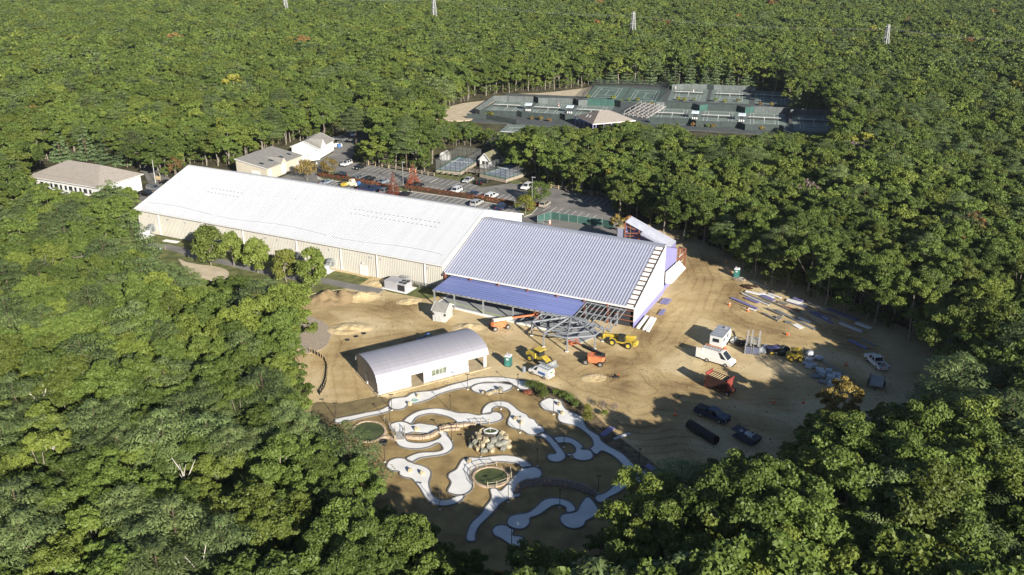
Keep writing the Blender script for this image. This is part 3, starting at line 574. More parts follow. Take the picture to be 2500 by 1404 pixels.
# lilac hall under construction
LU, LD, LE, LR = -42.6, 36.2, 4.3, 11.1; cutU = -1.6; sl2 = (LR - LE) / (LD / 2)
lh = thing('steel_frame_hall', 'unfinished hall with lilac standing seam roof and white gable wall', 'sports hall', BL(0, 0), HA)
lroof = MB().face([(LU, LD / 2, LR - .05), (0, LD / 2, LR - .05), (0, LD + .3, LE), (LU, LD + .3, LE)]).face([(LU, -.3, LE - .12), (cutU, -.3, LE - .12), (cutU, LD / 2, LR - .10), (LU, LD / 2, LR - .10)]).obj('roof', M_purple, lh)
n2 = 66; w2 = (cutU - LU) / n2; pm2 = slope_panel(w2, (.09,), -.45, LE, LD / 2 - .15, LR + .02, .05, .10, .15).mesh('roof_panel', [M_purple, M_purpleseam])
for i in range(n2): mkobj('roof_panel', pm2, lroof, (LU + i * w2, 0, 0))
MB().bar((LU, LD / 2 + .1, LR + .06), (.1, LD / 2 + .1, LR + .06), 1.7, .1).obj('ridge_cap', mat('grey_ridge_cap', (.40, .41, .47), .45, metal=.3), lroof)
ins = MB().face([(cutU, -.35, LE - .02), (0.05, -.35, LE - .02), (0.05, LD / 2, LR - .03), (cutU, LD / 2, LR - .03)]).obj('roof_insulation', mat('white_insulation', (.74, .73, .69), .9, var=.05), lroof)
pp = MB().box((0, 0, 0), (1.6, .2, .2)).mesh('purlin', mat('brown_purlin', (.10, .055, .045), .7))
for i in range(14): y = .4 + i * 1.32; mkobj('purlin', pp, ins, (cutU / 2, y, LE + .06 + sl2 * (y + .3)))
MB().bar((LU + .5, -.55, LE - .02), (.1, -.55, LE - .02), .26, .34).obj('eave_trim', M_trim, lh)
MB().bar((.1, -.5, LE), (.1, LD / 2, LR), .12, .2).obj('rake_trim', mat('dark_rake', (.06, .06, .07), .6), lh)
MB().box((LU / 2 - .3, .18, LE / 2 - .2), (-LU - 1, .12, LE)).obj('interior_shade_sheet', M_dark, lh)  # dark sheet painted as the shade inside the open hall
for z in (1.2, 2.3, 3.4): MB().bar((-10, -.02, z), (-.1, -.02, z), .12, .16).obj('girt', M_rust, lh)
for px in (1088, 1153, 1222, 1294, 1366, 1432, 1489):
    u = UV(px, 666 + (px - 1088) * .18, 4.0)[0]; u = max(u, LU + .3); MB().box((u, -.18, LE / 2 - .1), (.28, .5, LE - .1)).box((u, -.5, LE - .32), (.3, .6, .5)).obj('column', M_rust, lh)
ym = LD / 2 + .9
q = MB(); pr = [(-.1, 1.15), (ym, 1.15), (ym, LR - .1), (LD / 2, LR - .02), (-.1, LE + .05)]
q.v = [(.10, a, b) for a, b in pr] + [(-.05, a, b) for a, b in pr]; q.f = [tuple(range(5)), tuple(reversed(range(5, 10)))] + [(i, (i + 1) % 5, (i + 1) % 5 + 5, i + 5) for i in range(5)]; q.m = [0] * 7
q.obj('gable_wall', M_wall, lh)
MB().box((.06, ym / 2, .45), (.16, ym + .2, 1.4)).obj('wainscot', M_violet, lh)
q = MB(); q.face([(-.6, ym + .02, -.3), (-.6, 30.3, -.3), (-.6, 30.3, 6.55), (-.6, ym + .02, LR - .5)]).face([(-.6, ym + .02, -.3), (.0, ym + .02, -.3), (.0, ym + .02, LR - .3), (-.6, ym + .02, LR - .5)]); q.obj('gable_wall', M_violet, lh)
MB().face([(.02, 20.2, 4.45), (.02, 30.4, 3.7), (1.4, 31.6, 1.62), (1.4, 20.7, 1.9)]).face([(.02, 20.2, 4.4), (1.4, 20.7, 1.85), (.02, 20.4, 1.85)]).obj('porch_panel', M_wall, lh)
MB().box((-.3, 22.6, .35), (.2, 4.4, 1.3)).obj('wainscot', M_violet, lh)
fr = MB(); 
for a, b in (((-.3, 30.6, -.2), (-.3, 30.6, 6.5)), ((-.2, 36.0, -.2), (-.2, 36.0, 4.7)), ((-.3, 33.2, -.2), (-.3, 33.2, 5.6))): MB().bar(a, b, .34).obj('column', M_rust, lh)
for a, b in (((-.3, 30.6, 6.4), (-.3, 36.1, 4.6)), ((-.3, 30.8, 1.5), (-.2, 35.8, 4.4)), ((-.3, 30.6, 3.5), (-.3, 36, 3.2))): MB().bar(a, b, .2).obj('brace', M_rust, lh)
for z in (1.6, 3.0, 4.6): MB().bar((.0, 30.2, z), (.0, 32.6, z - .1), .16).obj('girt', M_trim, lh)
# rear shed wing of the lilac hall
wroof = MB().face([(-15.6, 38, 8.15), (-4.3, 38, 3.6), (-4.3, 42.5, 3.0 + .6), (-15.6, 42.5, 8.1)]).face([(-11.2, 36.4, 6.1), (-4.3, 36.4, 3.65), (-4.3, 38, 3.6), (-11.2, 38, 6.35)]).obj('wing_roof', mat('pale_wing_roofing', (.44, .45, .50), .45, metal=.2), lh)
for k in range(10):
    y = 36.5 + k * .66; u0 = -11.2 if y < 38 else -15.6; z0 = 8.15 - (u0 + 15.6) * .403
    MB().bar((u0, y, z0 + .08), (-4.3, y, 3.7), .09, .12).obj('roof_panel', M_purpleseam, wroof)
MB().face([(-15.6, 42.4, -.2), (-4.3, 42.4, -.2), (-4.3, 42.4, 3.5), (-15.6, 42.4, 8.0)]).face([(-15.7, 38, -.2), (-15.7, 42.4, -.2), (-15.7, 42.4, 8), (-15.7, 38, 8)]).obj('wing_wall', M_violet, lh)
MB().box((-16.6, 38.2, 3), (1.7, .12, 6.6)).obj('wing_wall', M_purple, lh)
for a, b in (((-15.5, 38, -.2), (-15.5, 38, 8.1)), ((-12, 38, -.2), (-12, 38, 6.6)), ((-15.5, 38, 5.4), (-11, 38, 6.0)), ((-15.5, 38.1, 4.6), (-10, 38.1, 5.6)), ((-15.3, 38, 7.2), (-13, 38, 6.6))): MB().bar(a, b, .26).obj('frame_beam', M_rust, lh)
# canopy along the front of the lilac hall
can = thing('entrance_canopy', 'long open canopy with blue violet roof sheets on grey posts', 'canopy', BL(-41, -7.6), HA)
CL, CD = 30.9, 8.1; cz = lambda y: 3.28 + .42 * y / CD
croof = MB().face([(0, .05, cz(0) - .02), (CL, .05, cz(0) - .02), (CL, CD, cz(CD) - .02), (0, CD, cz(CD) - .02)]).obj('roof_deck', M_canopy, can)
for bay, (x0, x1) in enumerate(((0, 7.5), (7.5, 15.2), (15.2, 23), (23, CL))):
    sh = MB(); 
    sh.face([(x0 + .01, 0, 0), (x1 + .10, 0, 0), (x1 + .10, .91, .045), (x0 + .01, .91, .045)]).bar((x0 + .01, .05, .03), (x1 + .1, .05, .03), .06, .05); me_ = sh.mesh('roof_sheet', M_canopy)
    for r in range(9): y = r * .9; mkobj('roof_sheet', me_, croof, (0, y, cz(y) + .012 + .006 * bay))
MB().bar((-.1, 0, 3.12), (CL, 0, 3.12), .2, .34).obj('front_beam', M_galv, can); MB().bar((-.05, 0, 3.1), (-.05, CD, 3.5), .18, .3).obj('end_beam', M_galv, can)
for u in (-40.7, -36.0, -29.3, -22.6, -16.3, -10.3): MB().box((u + 41, 0, 1.45), (.26, .26, 3.1)).obj('post', M_galv, can)
for k in range(5): MB().bar((3 + k * 6.5, .1, 3.08), (3 + k * 6.5, CD, 3.45), .14, .2).obj('rafter', M_steel, can)
ang = MB().box((0, 0, 0), (.18, .12, .16)).mesh('bracket', M_black)
for k in range(26): mkobj('bracket', ang, can, (.8 + k * 1.18, -.13, 3.2))
slab = [BL(-40.4, -6.9), BL(-40.0, -.3), BL(-10.0, -.3), BL(-4.5, -6), BL(-7, -12.0), BL(-11, -10.5), BL(-14.5, -8.3)]
sheet('concrete_slab', slab, 0.14, mat('grey_floor_slab', (.27, .28, .29), .8, var=.08, scale=.5))
sheet('slab_kerb', [BL(-40.9, -7.4), BL(-14.6, -8.8), BL(-14.5, -8.32), BL(-40.4, -6.92)], 0.16, M_conc); sheet('slab_kerb', [BL(-40.9, -7.4), BL(-40.42, -6.92), BL(-40.02, -.3), BL(-40.5, -.3)], 0.155, M_conc)
ln = MB().bar(BL(-38.5, -5.2, .17), BL(-25, -7.3, .17), .10, .03); tag(ln.obj('string_line', mat('lime_paint', (.45, .6, .05), .8)), 'lime yellow string line across the slab under the canopy', 'string line')
# steel skeleton of the round porch
pav = thing('porch_frame', 'grey steel skeleton of a faceted porch at the canopy corner', 'steel frame', BL(-10, -8), HA)
HUB = Vector((0, 0, 3.55)); ring = [Vector((a + 10, b + 8, 2.8)) for a, b in ((-16.3, -8.0), (-16.3, -12.2), (-12.2, -15.7), (-7.5, -15.6), (-3.3, -12.3), (-3.1, -8.6))]
for p in ring: MB().box((p.x, p.y, 1.4), (.22, .22, 2.8)).obj('post', M_steel, pav); MB().box((p.x, p.y, .06), (.5, .5, .12)).obj('footing', M_conc, pav)
for p in ring: MB().bar(HUB, p + Vector((0, 0, .05)), .2, .3).obj('hip_beam', M_steel, pav)
for a, b in zip(ring[:-1], ring[1:]):
    MB().bar(a, b, .18, .26).obj('edge_beam', M_steel, pav)
    for t in (.3, .55, .78): MB().bar(HUB.lerp(a, t), HUB.lerp(b, t), .11, .16).obj('purlin', M_steel, pav)
for k in range(5): MB().bar(Vector((.35 + .06 * k, -3.0 - k * .1, 2.3 - k * .5)), Vector((1.2 + .06 * k, -3.0 - k * .1, 2.3 - k * .5)), .1).obj('ladder_rung', M_steel, pav)
sf = thing('side_porch_frame', 'open grey grid of porch rafters against the hall corner', 'steel frame', BL(-9.8, -.5), HA)
for y, z in ((0, 3.65), (-4.0, 3.3), (-8.2, 2.95)): MB().bar((0, y, z), (8.3, y - .3, z), .17, .24).obj('edge_beam', M_steel, sf)
for k in range(9): x = .1 + k * 1.02; MB().bar((x, .1, 3.72), (x, -8.5 - (.8 if 2 < k < 7 else 0), 2.98), .11, .18).obj('rafter', M_steel, sf)
for x, y in ((0, 0), (6.7, -.3), (6.7, -8.1), (6.6, -3.7), (3.2, -4.0)): MB().box((x, y, 1.6), (.22, .22, 3.2 + y * .07)).obj('post', M_steel, sf)

# ---------------------------------------------------------------- other buildings
def gable_house(name, label, cat, loc, rz, Lx, Dy, ez, rzg, wallm, roofm, over=.4, z0=-.2):
    """ridge along local x, footprint 0..Lx, 0..Dy"""
    t = thing(name, label, cat, loc, rz)
    q = MB(); pr = [(0, z0), (Dy, z0), (Dy, ez), (Dy / 2, rzg - .08), (0, ez)]
    q.v = [(0, a, b) for a, b in pr] + [(Lx, a, b) for a, b in pr]; q.f = [tuple(reversed(range(5))), tuple(range(5, 10))] + [((i + 1) % 5, i, i + 5, (i + 1) % 5 + 5) for i in range(5)]; q.m = [0] * 7
    q.obj('wall', wallm, t); s = (rzg - ez) / (Dy / 2); r = MB()
    for sgn in (0, 1):
        ya = -over if sgn == 0 else Dy + over; za = ez - s * over; a = [(-over, ya, za), (Lx + over, ya, za), (Lx + over, Dy / 2, rzg), (-over, Dy / 2, rzg)]
        r.face(a if sgn == 0 else a[::-1]); r.face([(p[0], p[1], p[2] + .14) for p in (a if sgn == 0 else a[::-1])]); r.face([a[0], a[1], (a[1][0], a[1][1], a[1][2] + .14), (a[0][0], a[0][1], a[0][2] + .14)])
    r.obj('roof', roofm, t)
    for x in (-over - .02, Lx + over + .02): MB().bar((x, -over, ez - s * over + .07), (x, Dy / 2, rzg + .07), .06, .22).bar((x, Dy / 2, rzg + .07), (x, Dy + over, ez - s * over + .07), .06, .22).obj('rake_board', M_trim, t)
    return t
# hip-roofed house at the left
hp = [G(65.5, 430, 4.5), G(240, 459, 4.5), G(355, 425.4, 4.5)]; ha = heading(hp[0], hp[1]); hl = (hp[1] - hp[0]).length; hd = 16.4
hh = thing('clubhouse', 'broad white clubhouse with taupe hipped roof at the left', 'house', (hp[0].x, hp[0].y, 0), ha); ov = .7
MB().box((hl / 2, hd / 2, 2.1), (hl - 2 * ov, hd - 2 * ov, 4.7)).obj('wall', M_wall, hh)
rr = MB(); zt = 8.3; c0, c1, c2, c3 = (0, 0, 4.5), (hl, 0, 4.5), (hl, hd, 4.5), (0, hd, 4.5); r0, r1 = (hd * .50, hd / 2, zt), (hl - hd * .46, hd / 2, zt)
rr.face([c0, c1, r1, r0]).face([c1, c2, r1]).face([c2, c3, r0, r1]).face([c3, c0, r0]).face([c3, c2, c1, c0]); hr = rr.obj('roof', M_shingle, hh)
for a, b in ((c0, c1), (c1, c2)): MB().bar(Vector(a) - Vector((0, 0, .12)), Vector(b) - Vector((0, 0, .12)), .14, .22).obj('fascia', M_trim, hh)
MB().bar((1.0, 1.6, 5.3), (hl - 4, 1.6, 5.3), .08, .1).obj('snow_rail', M_shinglegrey, hr)
for k in range(11):
    x = 5 + k * 1.95; w = MB().box((x, ov - .04, 2.6), (.8 if k % 3 else 1.3, .1, 1.3)).obj('window', M_glass, hh); MB().box((x, ov - .08, 1.9), (1.1, .14, .12)).obj('sill', M_trim, w)
w = MB().box((hl - ov + .04, 6, 2.9), (.1, .9, 1.4)).obj('window', M_glass, hh); MB().box((hl - ov + .08, 6, 2.15), (.14, 1.1, .1)).obj('sill', M_trim, w)
st = MB()
for k in range(6): st.box((hl + .5 + k * .42, 9, 1.5 - k * .25), (.45, 1.8, 3.0 - k * .5))
st.obj('steps', M_trim, hh); MB().box((hl * .62, -1.6, .6), (9, 3.2, 1.9)).obj('terrace', M_wall, hh)
# mono-pitch workshop and white garage beyond the ridge
c3b = crop(590, 300, 7.143); a0 = c3b(430, 795, 3.6); a1 = c3b(1045, 565, 3.6); ga = heading(a0, a1); gl = (a1 - a0).length; gd = 11.5
ws = thing('workshop', 'tan workshop with grey single pitch roof and skylights', 'garage', (a0.x, a0.y, 0), ga)
q = MB(); pr = [(0, -.2), (gd, -.2), (gd, 5.2), (0, 3.45)]; q.v = [(0, a, b) for a, b in pr] + [(gl, a, b) for a, b in pr]; q.f = [(3, 2, 1, 0), (4, 5, 6, 7), (0, 1, 5, 4), (1, 2, 6, 5), (2, 3, 7, 6), (3, 0, 4, 7)]; q.m = [0] * 6; q.obj('wall', M_tan, ws)
q = MB(); pr = [(-.3, 3.45), (gd + .2, 5.28), (gd + .2, 5.42), (-.3, 3.62)]; q.v = [(-.3, a, b) for a, b in pr] + [(gl + .3, a, b) for a, b in pr]; q.f = [(3, 2, 1, 0), (4, 5, 6, 7), (0, 1, 5, 4), (1, 2, 6, 5), (2, 3, 7, 6), (3, 0, 4, 7)]; q.m = [0] * 6; wr = q.obj('roof', M_shinglegrey, ws)
for x, y in ((2.2, 3.5), (6.6, 3.4), (11.5, 3.2), (15.4, 3.2)): MB().box((min(x, gl - 1), y, 3.66 + .156 * (y + .3)), (1.0, 1.5, .1), rx=.155).obj('skylight', M_glass, wr)
dm = MB(); dx = gl * .46; dm.v = [(dx - 1.5, -.35, 3.3), (dx + 1.5, -.35, 3.3), (dx, -.35, 5.0), (dx - 1.5, 3, 4.1), (dx + 1.5, 3, 4.1), (dx, 6.5, 4.75)]; dm.f = [(0, 1, 2), (1, 5, 2), (0, 2, 5)]; dm.m = [0, 1, 1]; dm.obj('dormer', [M_tan, M_shinglegrey], wr)
MB().bar((-.33, -.3, 3.55), (-.33, gd + .2, 5.36), .08, .25).obj('rake_board', M_trim, ws)
for x, wd, hh_ in ((1.6, 1.5, 3.0), (dx, 2.2, 3.2), (gl - 2, 1.1, 2.2)): MB().box((x, -.06, hh_ / 2), (wd, .12, hh_)).obj('door', M_trim, ws)
MB().box((0 - .05, 4.2, 1.2), (.1, 3.2, 2.4)).obj('door', M_trim, ws)
b0 = c3b(1345, 625); b1 = c3b(1580, 490); wa = heading(b0, b1); wl = (b1 - b0).length
wg = gable_house('garage', 'white garage with grey gabled roof at the lot entrance', 'garage', b0, wa, wl + 1.5, 9.5, 3.6, 5.6, M_wall, M_shinglegrey)
gd2 = MB(); gx = wl * .30; gd2.v = [(gx - 2.2, -.45, 3.2), (gx + 2.2, -.45, 3.2), (gx, -.45, 5.9), (gx, 5, 5.6), (gx - 2.2, 1.5, 4.2), (gx + 2.2, 1.5, 4.2)]; gd2.f = [(0, 1, 2), (1, 3, 2), (0, 2, 3)]; gd2.m = [0, 1, 1]; gd2.obj('cross_gable', [M_wall, M_shinglegrey], wg)
for x in (gx - .9, gx + .9, wl * .75): MB().box((x, -.06, 1.3), (1.5, .12, 2.6)).obj('door', M_trim, wg)
f0, f1 = c3b(1050, 690), c3b(1370, 640); fw = thing('board_fence', 'white board fence between workshop and garage', 'fence', f0, heading(f0, f1)); fl = (f1 - f0).length; nb = int(fl / .6)
for k in range(nb): MB().box((.3 + k * fl / nb, 0, .95), (fl / nb - .03, .07, 1.9)).obj('board', M_wall, fw)
# barrel-vault clubhouse by the golf course
bA = G(923.4, 965.6); ba = math.radians(30.0); bl_, bw, be, bt = 20.9, 9.4, 2.55, 4.75
bb = thing('barrel_roof_building', 'new white building under a ribbed mauve barrel roof beside the mini golf', 'building', (bA.x, bA.y, 0), ba)
def arc(n=14, o=0.0):
    return [(bw / 2 - (bw / 2 + .15 + o) * math.cos(math.pi * i / n), be + (bt - be + o) * math.sin(math.pi * i / n) ** .85) for i in range(n + 1)]
ar = arc(); ar2 = arc(o=.09); broof = MB(); 
for (y0, z0), (y1, z1) in zip(ar[:-1], ar[1:]): broof.face([(-.25, y0, z0), (bl_ + .25, y0, z0), (bl_ + .25, y1, z1), (-.25, y1, z1)])
broof = broof.obj('roof', M_barrelroof, bb, smooth=True); npn = 48; w4 = (bl_ + .5) / npn; q = MB()
for i in range(14):
    (y0, z0), (y1, z1) = ar2[i], ar2[i + 1]; q.face([(0, y0, z0), (w4 - .008, y0, z0), (w4 - .008, y1, z1), (0, y1, z1)])
    (a0_, b0_), (a1_, b1_) = arc(o=.15)[i], arc(o=.15)[i + 1]; q.face([(0, a0_, b0_), (.06, a0_, b0_), (.06, a1_, b1_), (0, a1_, b1_)]).face([(.06, a0_, b0_), (.06, y0, z0), (.06, y1, z1), (.06, a1_, b1_)])
bm = q.mesh('roof_panel', M_barrelroof)
for i in range(npn): mkobj('roof_panel', bm, broof, (-.25 + i * w4, 0, 0))
for x in (-.02, bl_ - .1): q = MB(); q.face([(x, p[0], p[1] - .02) for p in ar] ); q.face([(x + .12, p[0], p[1] - .02) for p in reversed(ar)]); q.obj('end_wall', M_hvac if x < 1 else M_wall, bb)
def bwall(x0, x1, z0, z1, m_=M_wall, y=0.0, d=.3, nm='wall'): return MB().box(((x0 + x1) / 2, y + d / 2, (z0 + z1) / 2), (x1 - x0, d, z1 - z0)).obj(nm, m_, bb)
bwall(0, 6.1, -.2, be + .25); bwall(6.1, 8.5, be - .35, be + .3); bwall(8.5, 10.0, -.2, be + .25, y=.002); bwall(10.0, 12.9, -.2, .95); bwall(10.0, 12.9, 2.1, be + .25); bwall(12.9, 17.1, -.2, be + .35); bwall(17.1, 20.6, be - .25, be + .3); bwall(20.2, 20.75, -.2, be - .1); bwall(8.4, 8.75, -.2, be - .1, y=-.15); bwall(16.7, 17.1, -.2, 1.2, y=-.12)
bwall(.0, .3, -.2, be + .1, M_hvac, y=.31, d=bw - .4); bwall(6.0, 6.25, -.2, be, M_hvac, y=.31, d=bw - .6); bwall(8.5, 8.75, -.2, be, M_hvac, y=.31, d=bw - .6); bwall(16.8, 17.05, -.2, be, y=.31, d=bw - .6); bwall(.3, 17, -.2, be + .1, y=bw - .4); bwall(-.15, .35, -.2, 2.0, y=4.6, d=.7)
for x0, x1 in ((.35, 1.9), (3.6, 4.9), (5.0 + .2, 6.05)):
    p = bwall(x0, x1, -.15, .95, M_wallgrey, y=-.03, d=.05, nm='block_infill'); 
    MB().box(((x0 + x1) / 2, -.03, 1.0), (x1 - x0, .06, .09)).obj('membrane_strip', M_bluebox, bb)
bwall(8.8, 16.6, -.15, .85, M_wallgrey, y=-.03, d=.05, nm='block_infill'); MB().box((14.9, -.03, .92), (3.9, .06, .09)).obj('membrane_strip', M_bluebox, bb); MB().box((9.2, -.035, .92), (1.0, .06, .09)).obj('membrane_strip', M_bluebox, bb)
for k in range(4):
    x = 10.08 + k * .71; w = MB().box((x + .33, .16, 1.52), (.62, .05, 1.12)).obj('window', mat('pale_window', (.16, .18, .14), .15, spec=.7, var=.4, scale=1.2), bb); MB().box((x + .68, .12, 1.52), (.06, .1, 1.15)).obj('mullion', M_trim, w)
MB().box((bl_ / 2, -.2, be + .02), (bl_ + .4, .1, .1)).obj('eave_trim', M_trim, bb)
sheet('building_pad', [bA + Vector((math.cos(ba) * a - math.sin(ba) * b, math.sin(ba) * a + math.cos(ba) * b, 0)) for a, b in ((-.3, -.5), (21.3, -.6), (21.3, 9.8), (-.3, 9.8))], 0.09, mat('pale_sandy_pad', (.42, .34, .22), .95, var=.15, scale=.8))
# garden shed
s0 = crop(740, 660, 3.51)(1112, 432); s1 = crop(740, 660, 3.51)(1222, 448); sa = heading(s0, s1); sl_ = (s1 - s0).length
sd = gable_house('garden_shed', 'small grey timber shed with double doors beside the canopy', 'shed', s0, sa, sl_, 3.6, 2.35, 3.3, M_greywood if False else mat('pale_grey_siding', (.44, .44, .43), .8, var=.06), M_shinglegrey, .22)
for k in (-1, 1):
    dd = MB().box((sl_ / 2 + k * .42, -.05, .95), (.78, .08, 1.8)).obj('door', mat('pale_grey_siding', (.44, .44, .43)), sd); MB().bar((sl_ / 2 + k * .78, -.1, .1), (sl_ / 2 + k * .08, -.1, 1.8), .05).obj('brace', M_trim, dd)
    w = MB().box((sl_ / 2 + k * 1.25, -.05, 1.6), (.4, .06, .5)).obj('window', M_glass, sd)
# tennis pavilion
tp = crop(1380, 190, 8.333); p0, p1 = tp(190, 775, 3.2), tp(560, 942, 3.2); pa = heading(p0, p1); pl = (p1 - p0).length; p2 = tp(1360, 745, 3.2); pd = max(8.0, min(18.0, (Vector(p2) - Vector(p1)).length))
tpv = thing('tennis_pavilion', 'open tennis pavilion with taupe hipped roof, darker on one slope', 'pavilion', (p0.x, p0.y, 0), pa)
q = MB(); A, B_, C_, D_ = (0, 0, 3.2), (pl, 0, 3.2), (pl, pd, 3.2), (0, pd, 3.2); K0, K1 = (pl / 2, pl * .42, 6.3), (pl / 2, pd - pl * .5, 6.3)
q.face([A, B_, K0], 0).face([B_, C_, K1, K0], 1).face([C_, D_, K1], 1).face([D_, A, K0, K1], 1).face([D_, C_, B_, A], 1); tr = q.obj('roof', [M_shingledark, M_shingle], tpv)  # one slope gets a darker tone than the other three
for a, b in ((A, B_), (B_, C_)): MB().bar(Vector(a) - Vector((0, 0, .15)), Vector(b) - Vector((0, 0, .15)), .15, .3).obj('fascia', M_trim if a is B_ else M_violet, tpv)
for k in range(5): MB().box((.3 + k * (pl - .6) / 4, .25, 1.5), (.25, .25, 3.2)).obj('post', M_violet, tpv)
for k in range(6): MB().box((pl - .3, 1.5 + k * (pd - 2) / 5, 1.5), (.25, .25, 3.2)).obj('post', M_violet, tpv)
MB().box((pl / 2, pd * .6, 1.4), (pl * .8, pd * .6, 3.0)).obj('wall', M_dark, tpv)  # near-black block, shade under the roof put into its colour
for k in range(2): MB().box((pl * .45 + k * 1.9 - .6, 2.1 + .2 * k, 4.35), (.7, 1.5, .1), rx=.72).obj('skylight', M_ltgrey, tr)
# timber bleachers beside the pavilion
bq = tp(1180, 760); br = tp(1640, 830); be_ = heading(bq, br)
bs = thing('timber_bleachers', 'tiered grey timber bleachers between pavilion and courts', 'bleachers', bq, be_)
bln = (br - bq).length
for k in range(9): MB().box((bln * .5 + .3 * (k % 2), 1.0 + k * 1.7, .35 + .26 * k), (bln + 1.5 - .4 * k, .75, .14)).obj('bench_plank', M_greywood, bs)
for k in range(6):
    x = k * bln / 5; MB().bar((x, .2, .1), (x, 15.4, 2.5), .2, .35).obj('stringer', M_greywood, bs)
    for j in range(4): MB().box((x, 1 + j * 4.2, .7 + j * .63), (.15, .15, 1.7)).obj('rail_post', M_greywood, bs)
    MB().bar((x, .9, 1.5), (x, 13.8, 3.5), .1, .12).obj('handrail', M_greywood, bs)
# hut and shed by the platform courts
c6 = crop(1040, 330, 9.615); h0, h1 = c6(1265, 745), c6(1500, 778); hta = heading(h0, h1); hw = (h1 - h0).length
ht = gable_house('warming_hut', 'white gabled warming hut between the platform tennis courts', 'hut', h1, hta + math.pi / 2, 10.0, hw, 2.6, 4.6, M_wall, mat('olive_shingles', (.16, .15, .09), .9, var=.15, scale=1), .35)
for k in (.27, .62): 
    w = MB().box((-.05, hw * k, 1.5), (.08, .9, 1.2)).obj('window', M_glass, ht); MB().box((-.08, hw * k, .85), (.1, 1.1, .1)).obj('sill', M_trim, w)
for k in range(3): w = MB().box((2 + k * 2.6, -.05, 1.5), (1.1, .08, 1.2)).obj('window', M_glass, ht)
k0, k1 = c6(328, 575), c6(500, 592); ka = heading(k0, k1); kw = (k1 - k0).length
gs = thing('arched_shed', 'little white arched shed behind the caged court', 'shed', k0, ka); q = MB(); q.side_prism([(0, -.2), (kw, -.2), (kw, 1.5), (kw * .85, 2.3), (kw * .5, 2.75), (kw * .15, 2.3), (0, 1.5)], 0, 2.6); q.obj('wall', M_wall, gs); MB().box((kw / 2, -.04, .9), (.9, .06, 1.8)).obj('door', M_trim, gs)
q = MB(); prf = [(kw + .08, 1.45), (kw * .87, 2.34), (kw * .5, 2.82), (kw * .13, 2.34), (-.08, 1.45)]
for (xa, za), (xb, zb) in zip(prf[:-1], prf[1:]): q.face([(xa, -.1, za), (xa, 2.7, za), (xb, 2.7, zb), (xb, -.1, zb)])
q.obj('roof', M_shinglegrey, gs)

# ---------------------------------------------------------------- vehicles
def wheel_mesh(r, w):
    q = MB(); q.tube((0, -w / 2, 0), (0, w / 2, 0), r, r, 14); t = q.mesh('tyre', M_tyre); q = MB(); q.tube((0, -w / 2 - .015, 0), (0, w / 2 + .015, 0), r * .6, r * .6, 10); return t, q.mesh('rim', M_rim)
WH = {}
def add_wheels(t, xs, yw, r, w, rim=None):
    key = (r, w, rim.name if rim else '')
    if key not in WH:
        a, b = wheel_mesh(r, w)
        if rim: b.materials.clear(); b.materials.append(rim)
        WH[key] = (a, b)
    a, b = WH[key]
    for x in xs:
        for y in (-yw, yw):
            wo = thing_part('wheel', t, (x, y, r)); mkobj('tyre', a, wo); mkobj('rim', b, wo)
def thing_part(name, parent, loc=(0, 0, 0), rz=0.0):
    o = bpy.data.objects.new(name, None); COL.objects.link(o); o.parent = parent; o.location = loc; o.rotation_euler = (0, 0, rz); o.empty_display_size = .1; return o
KIND = {  # length, width, body profile (x,z), cabin bottom x0,x1,z ; top x0,x1,z
    'sedan': (4.7, 1.8, [(-2.35, .35), (2.3, .3), (2.35, .62), (2.1, .80), (.85, .93), (-1.5, .98), (-2.3, .92), (-2.38, .6)], (-1.65, 1.0, .93), (-.95, .25, 1.42)),
    'suv': (4.7, 1.85, [(-2.3, .40), (2.28, .38), (2.35, .75), (2.15, .98), (1.0, 1.08), (-2.2, 1.10), (-2.36, .8)], (-2.2, 1.2, 1.06), (-1.95, .45, 1.72)),
    'pickup': (5.7, 1.95, [(-2.85, .5), (2.78, .45), (2.85, .85), (2.65, 1.1), (1.3, 1.15), (-.75, 1.17), (-.75, .75), (-2.72, .75), (-2.72, 1.15), (-2.85, 1.15)], (-.75, 1.45, 1.13), (-.5, .75, 1.82)),
    'van': (6.0, 2.05, [(-3.0, .42), (2.9, .40), (3.0, .8), (2.75, 1.15), (1.95, 1.30), (-3.0, 1.34)], (-3.0, 2.2, 1.3), (-2.95, .95, 2.55)),
    'smallvan': (4.6, 1.8, [(-2.3, .38), (2.2, .36), (2.3, .7), (2.1, .95), (1.25, 1.08), (-2.3, 1.1)], (-2.3, 1.45, 1.06), (-2.25, .75, 1.85)),
    'jeep': (4.2, 1.8, [(-2.0, .5), (1.95, .5), (2.05, .8), (1.95, 1.05), (.7, 1.1), (-2.0, 1.12)], (-2.0, .75, 1.08), (-1.9, .5, 1.78)),
    'wagon': (5.1, 1.9, [(-2.55, .40), (2.5, .38), (2.55, .75), (2.35, .95), (1.3, 1.06), (-2.45, 1.08), (-2.55, .8)], (-2.45, 1.5, 1.04), (-2.2, .75, 1.74))}
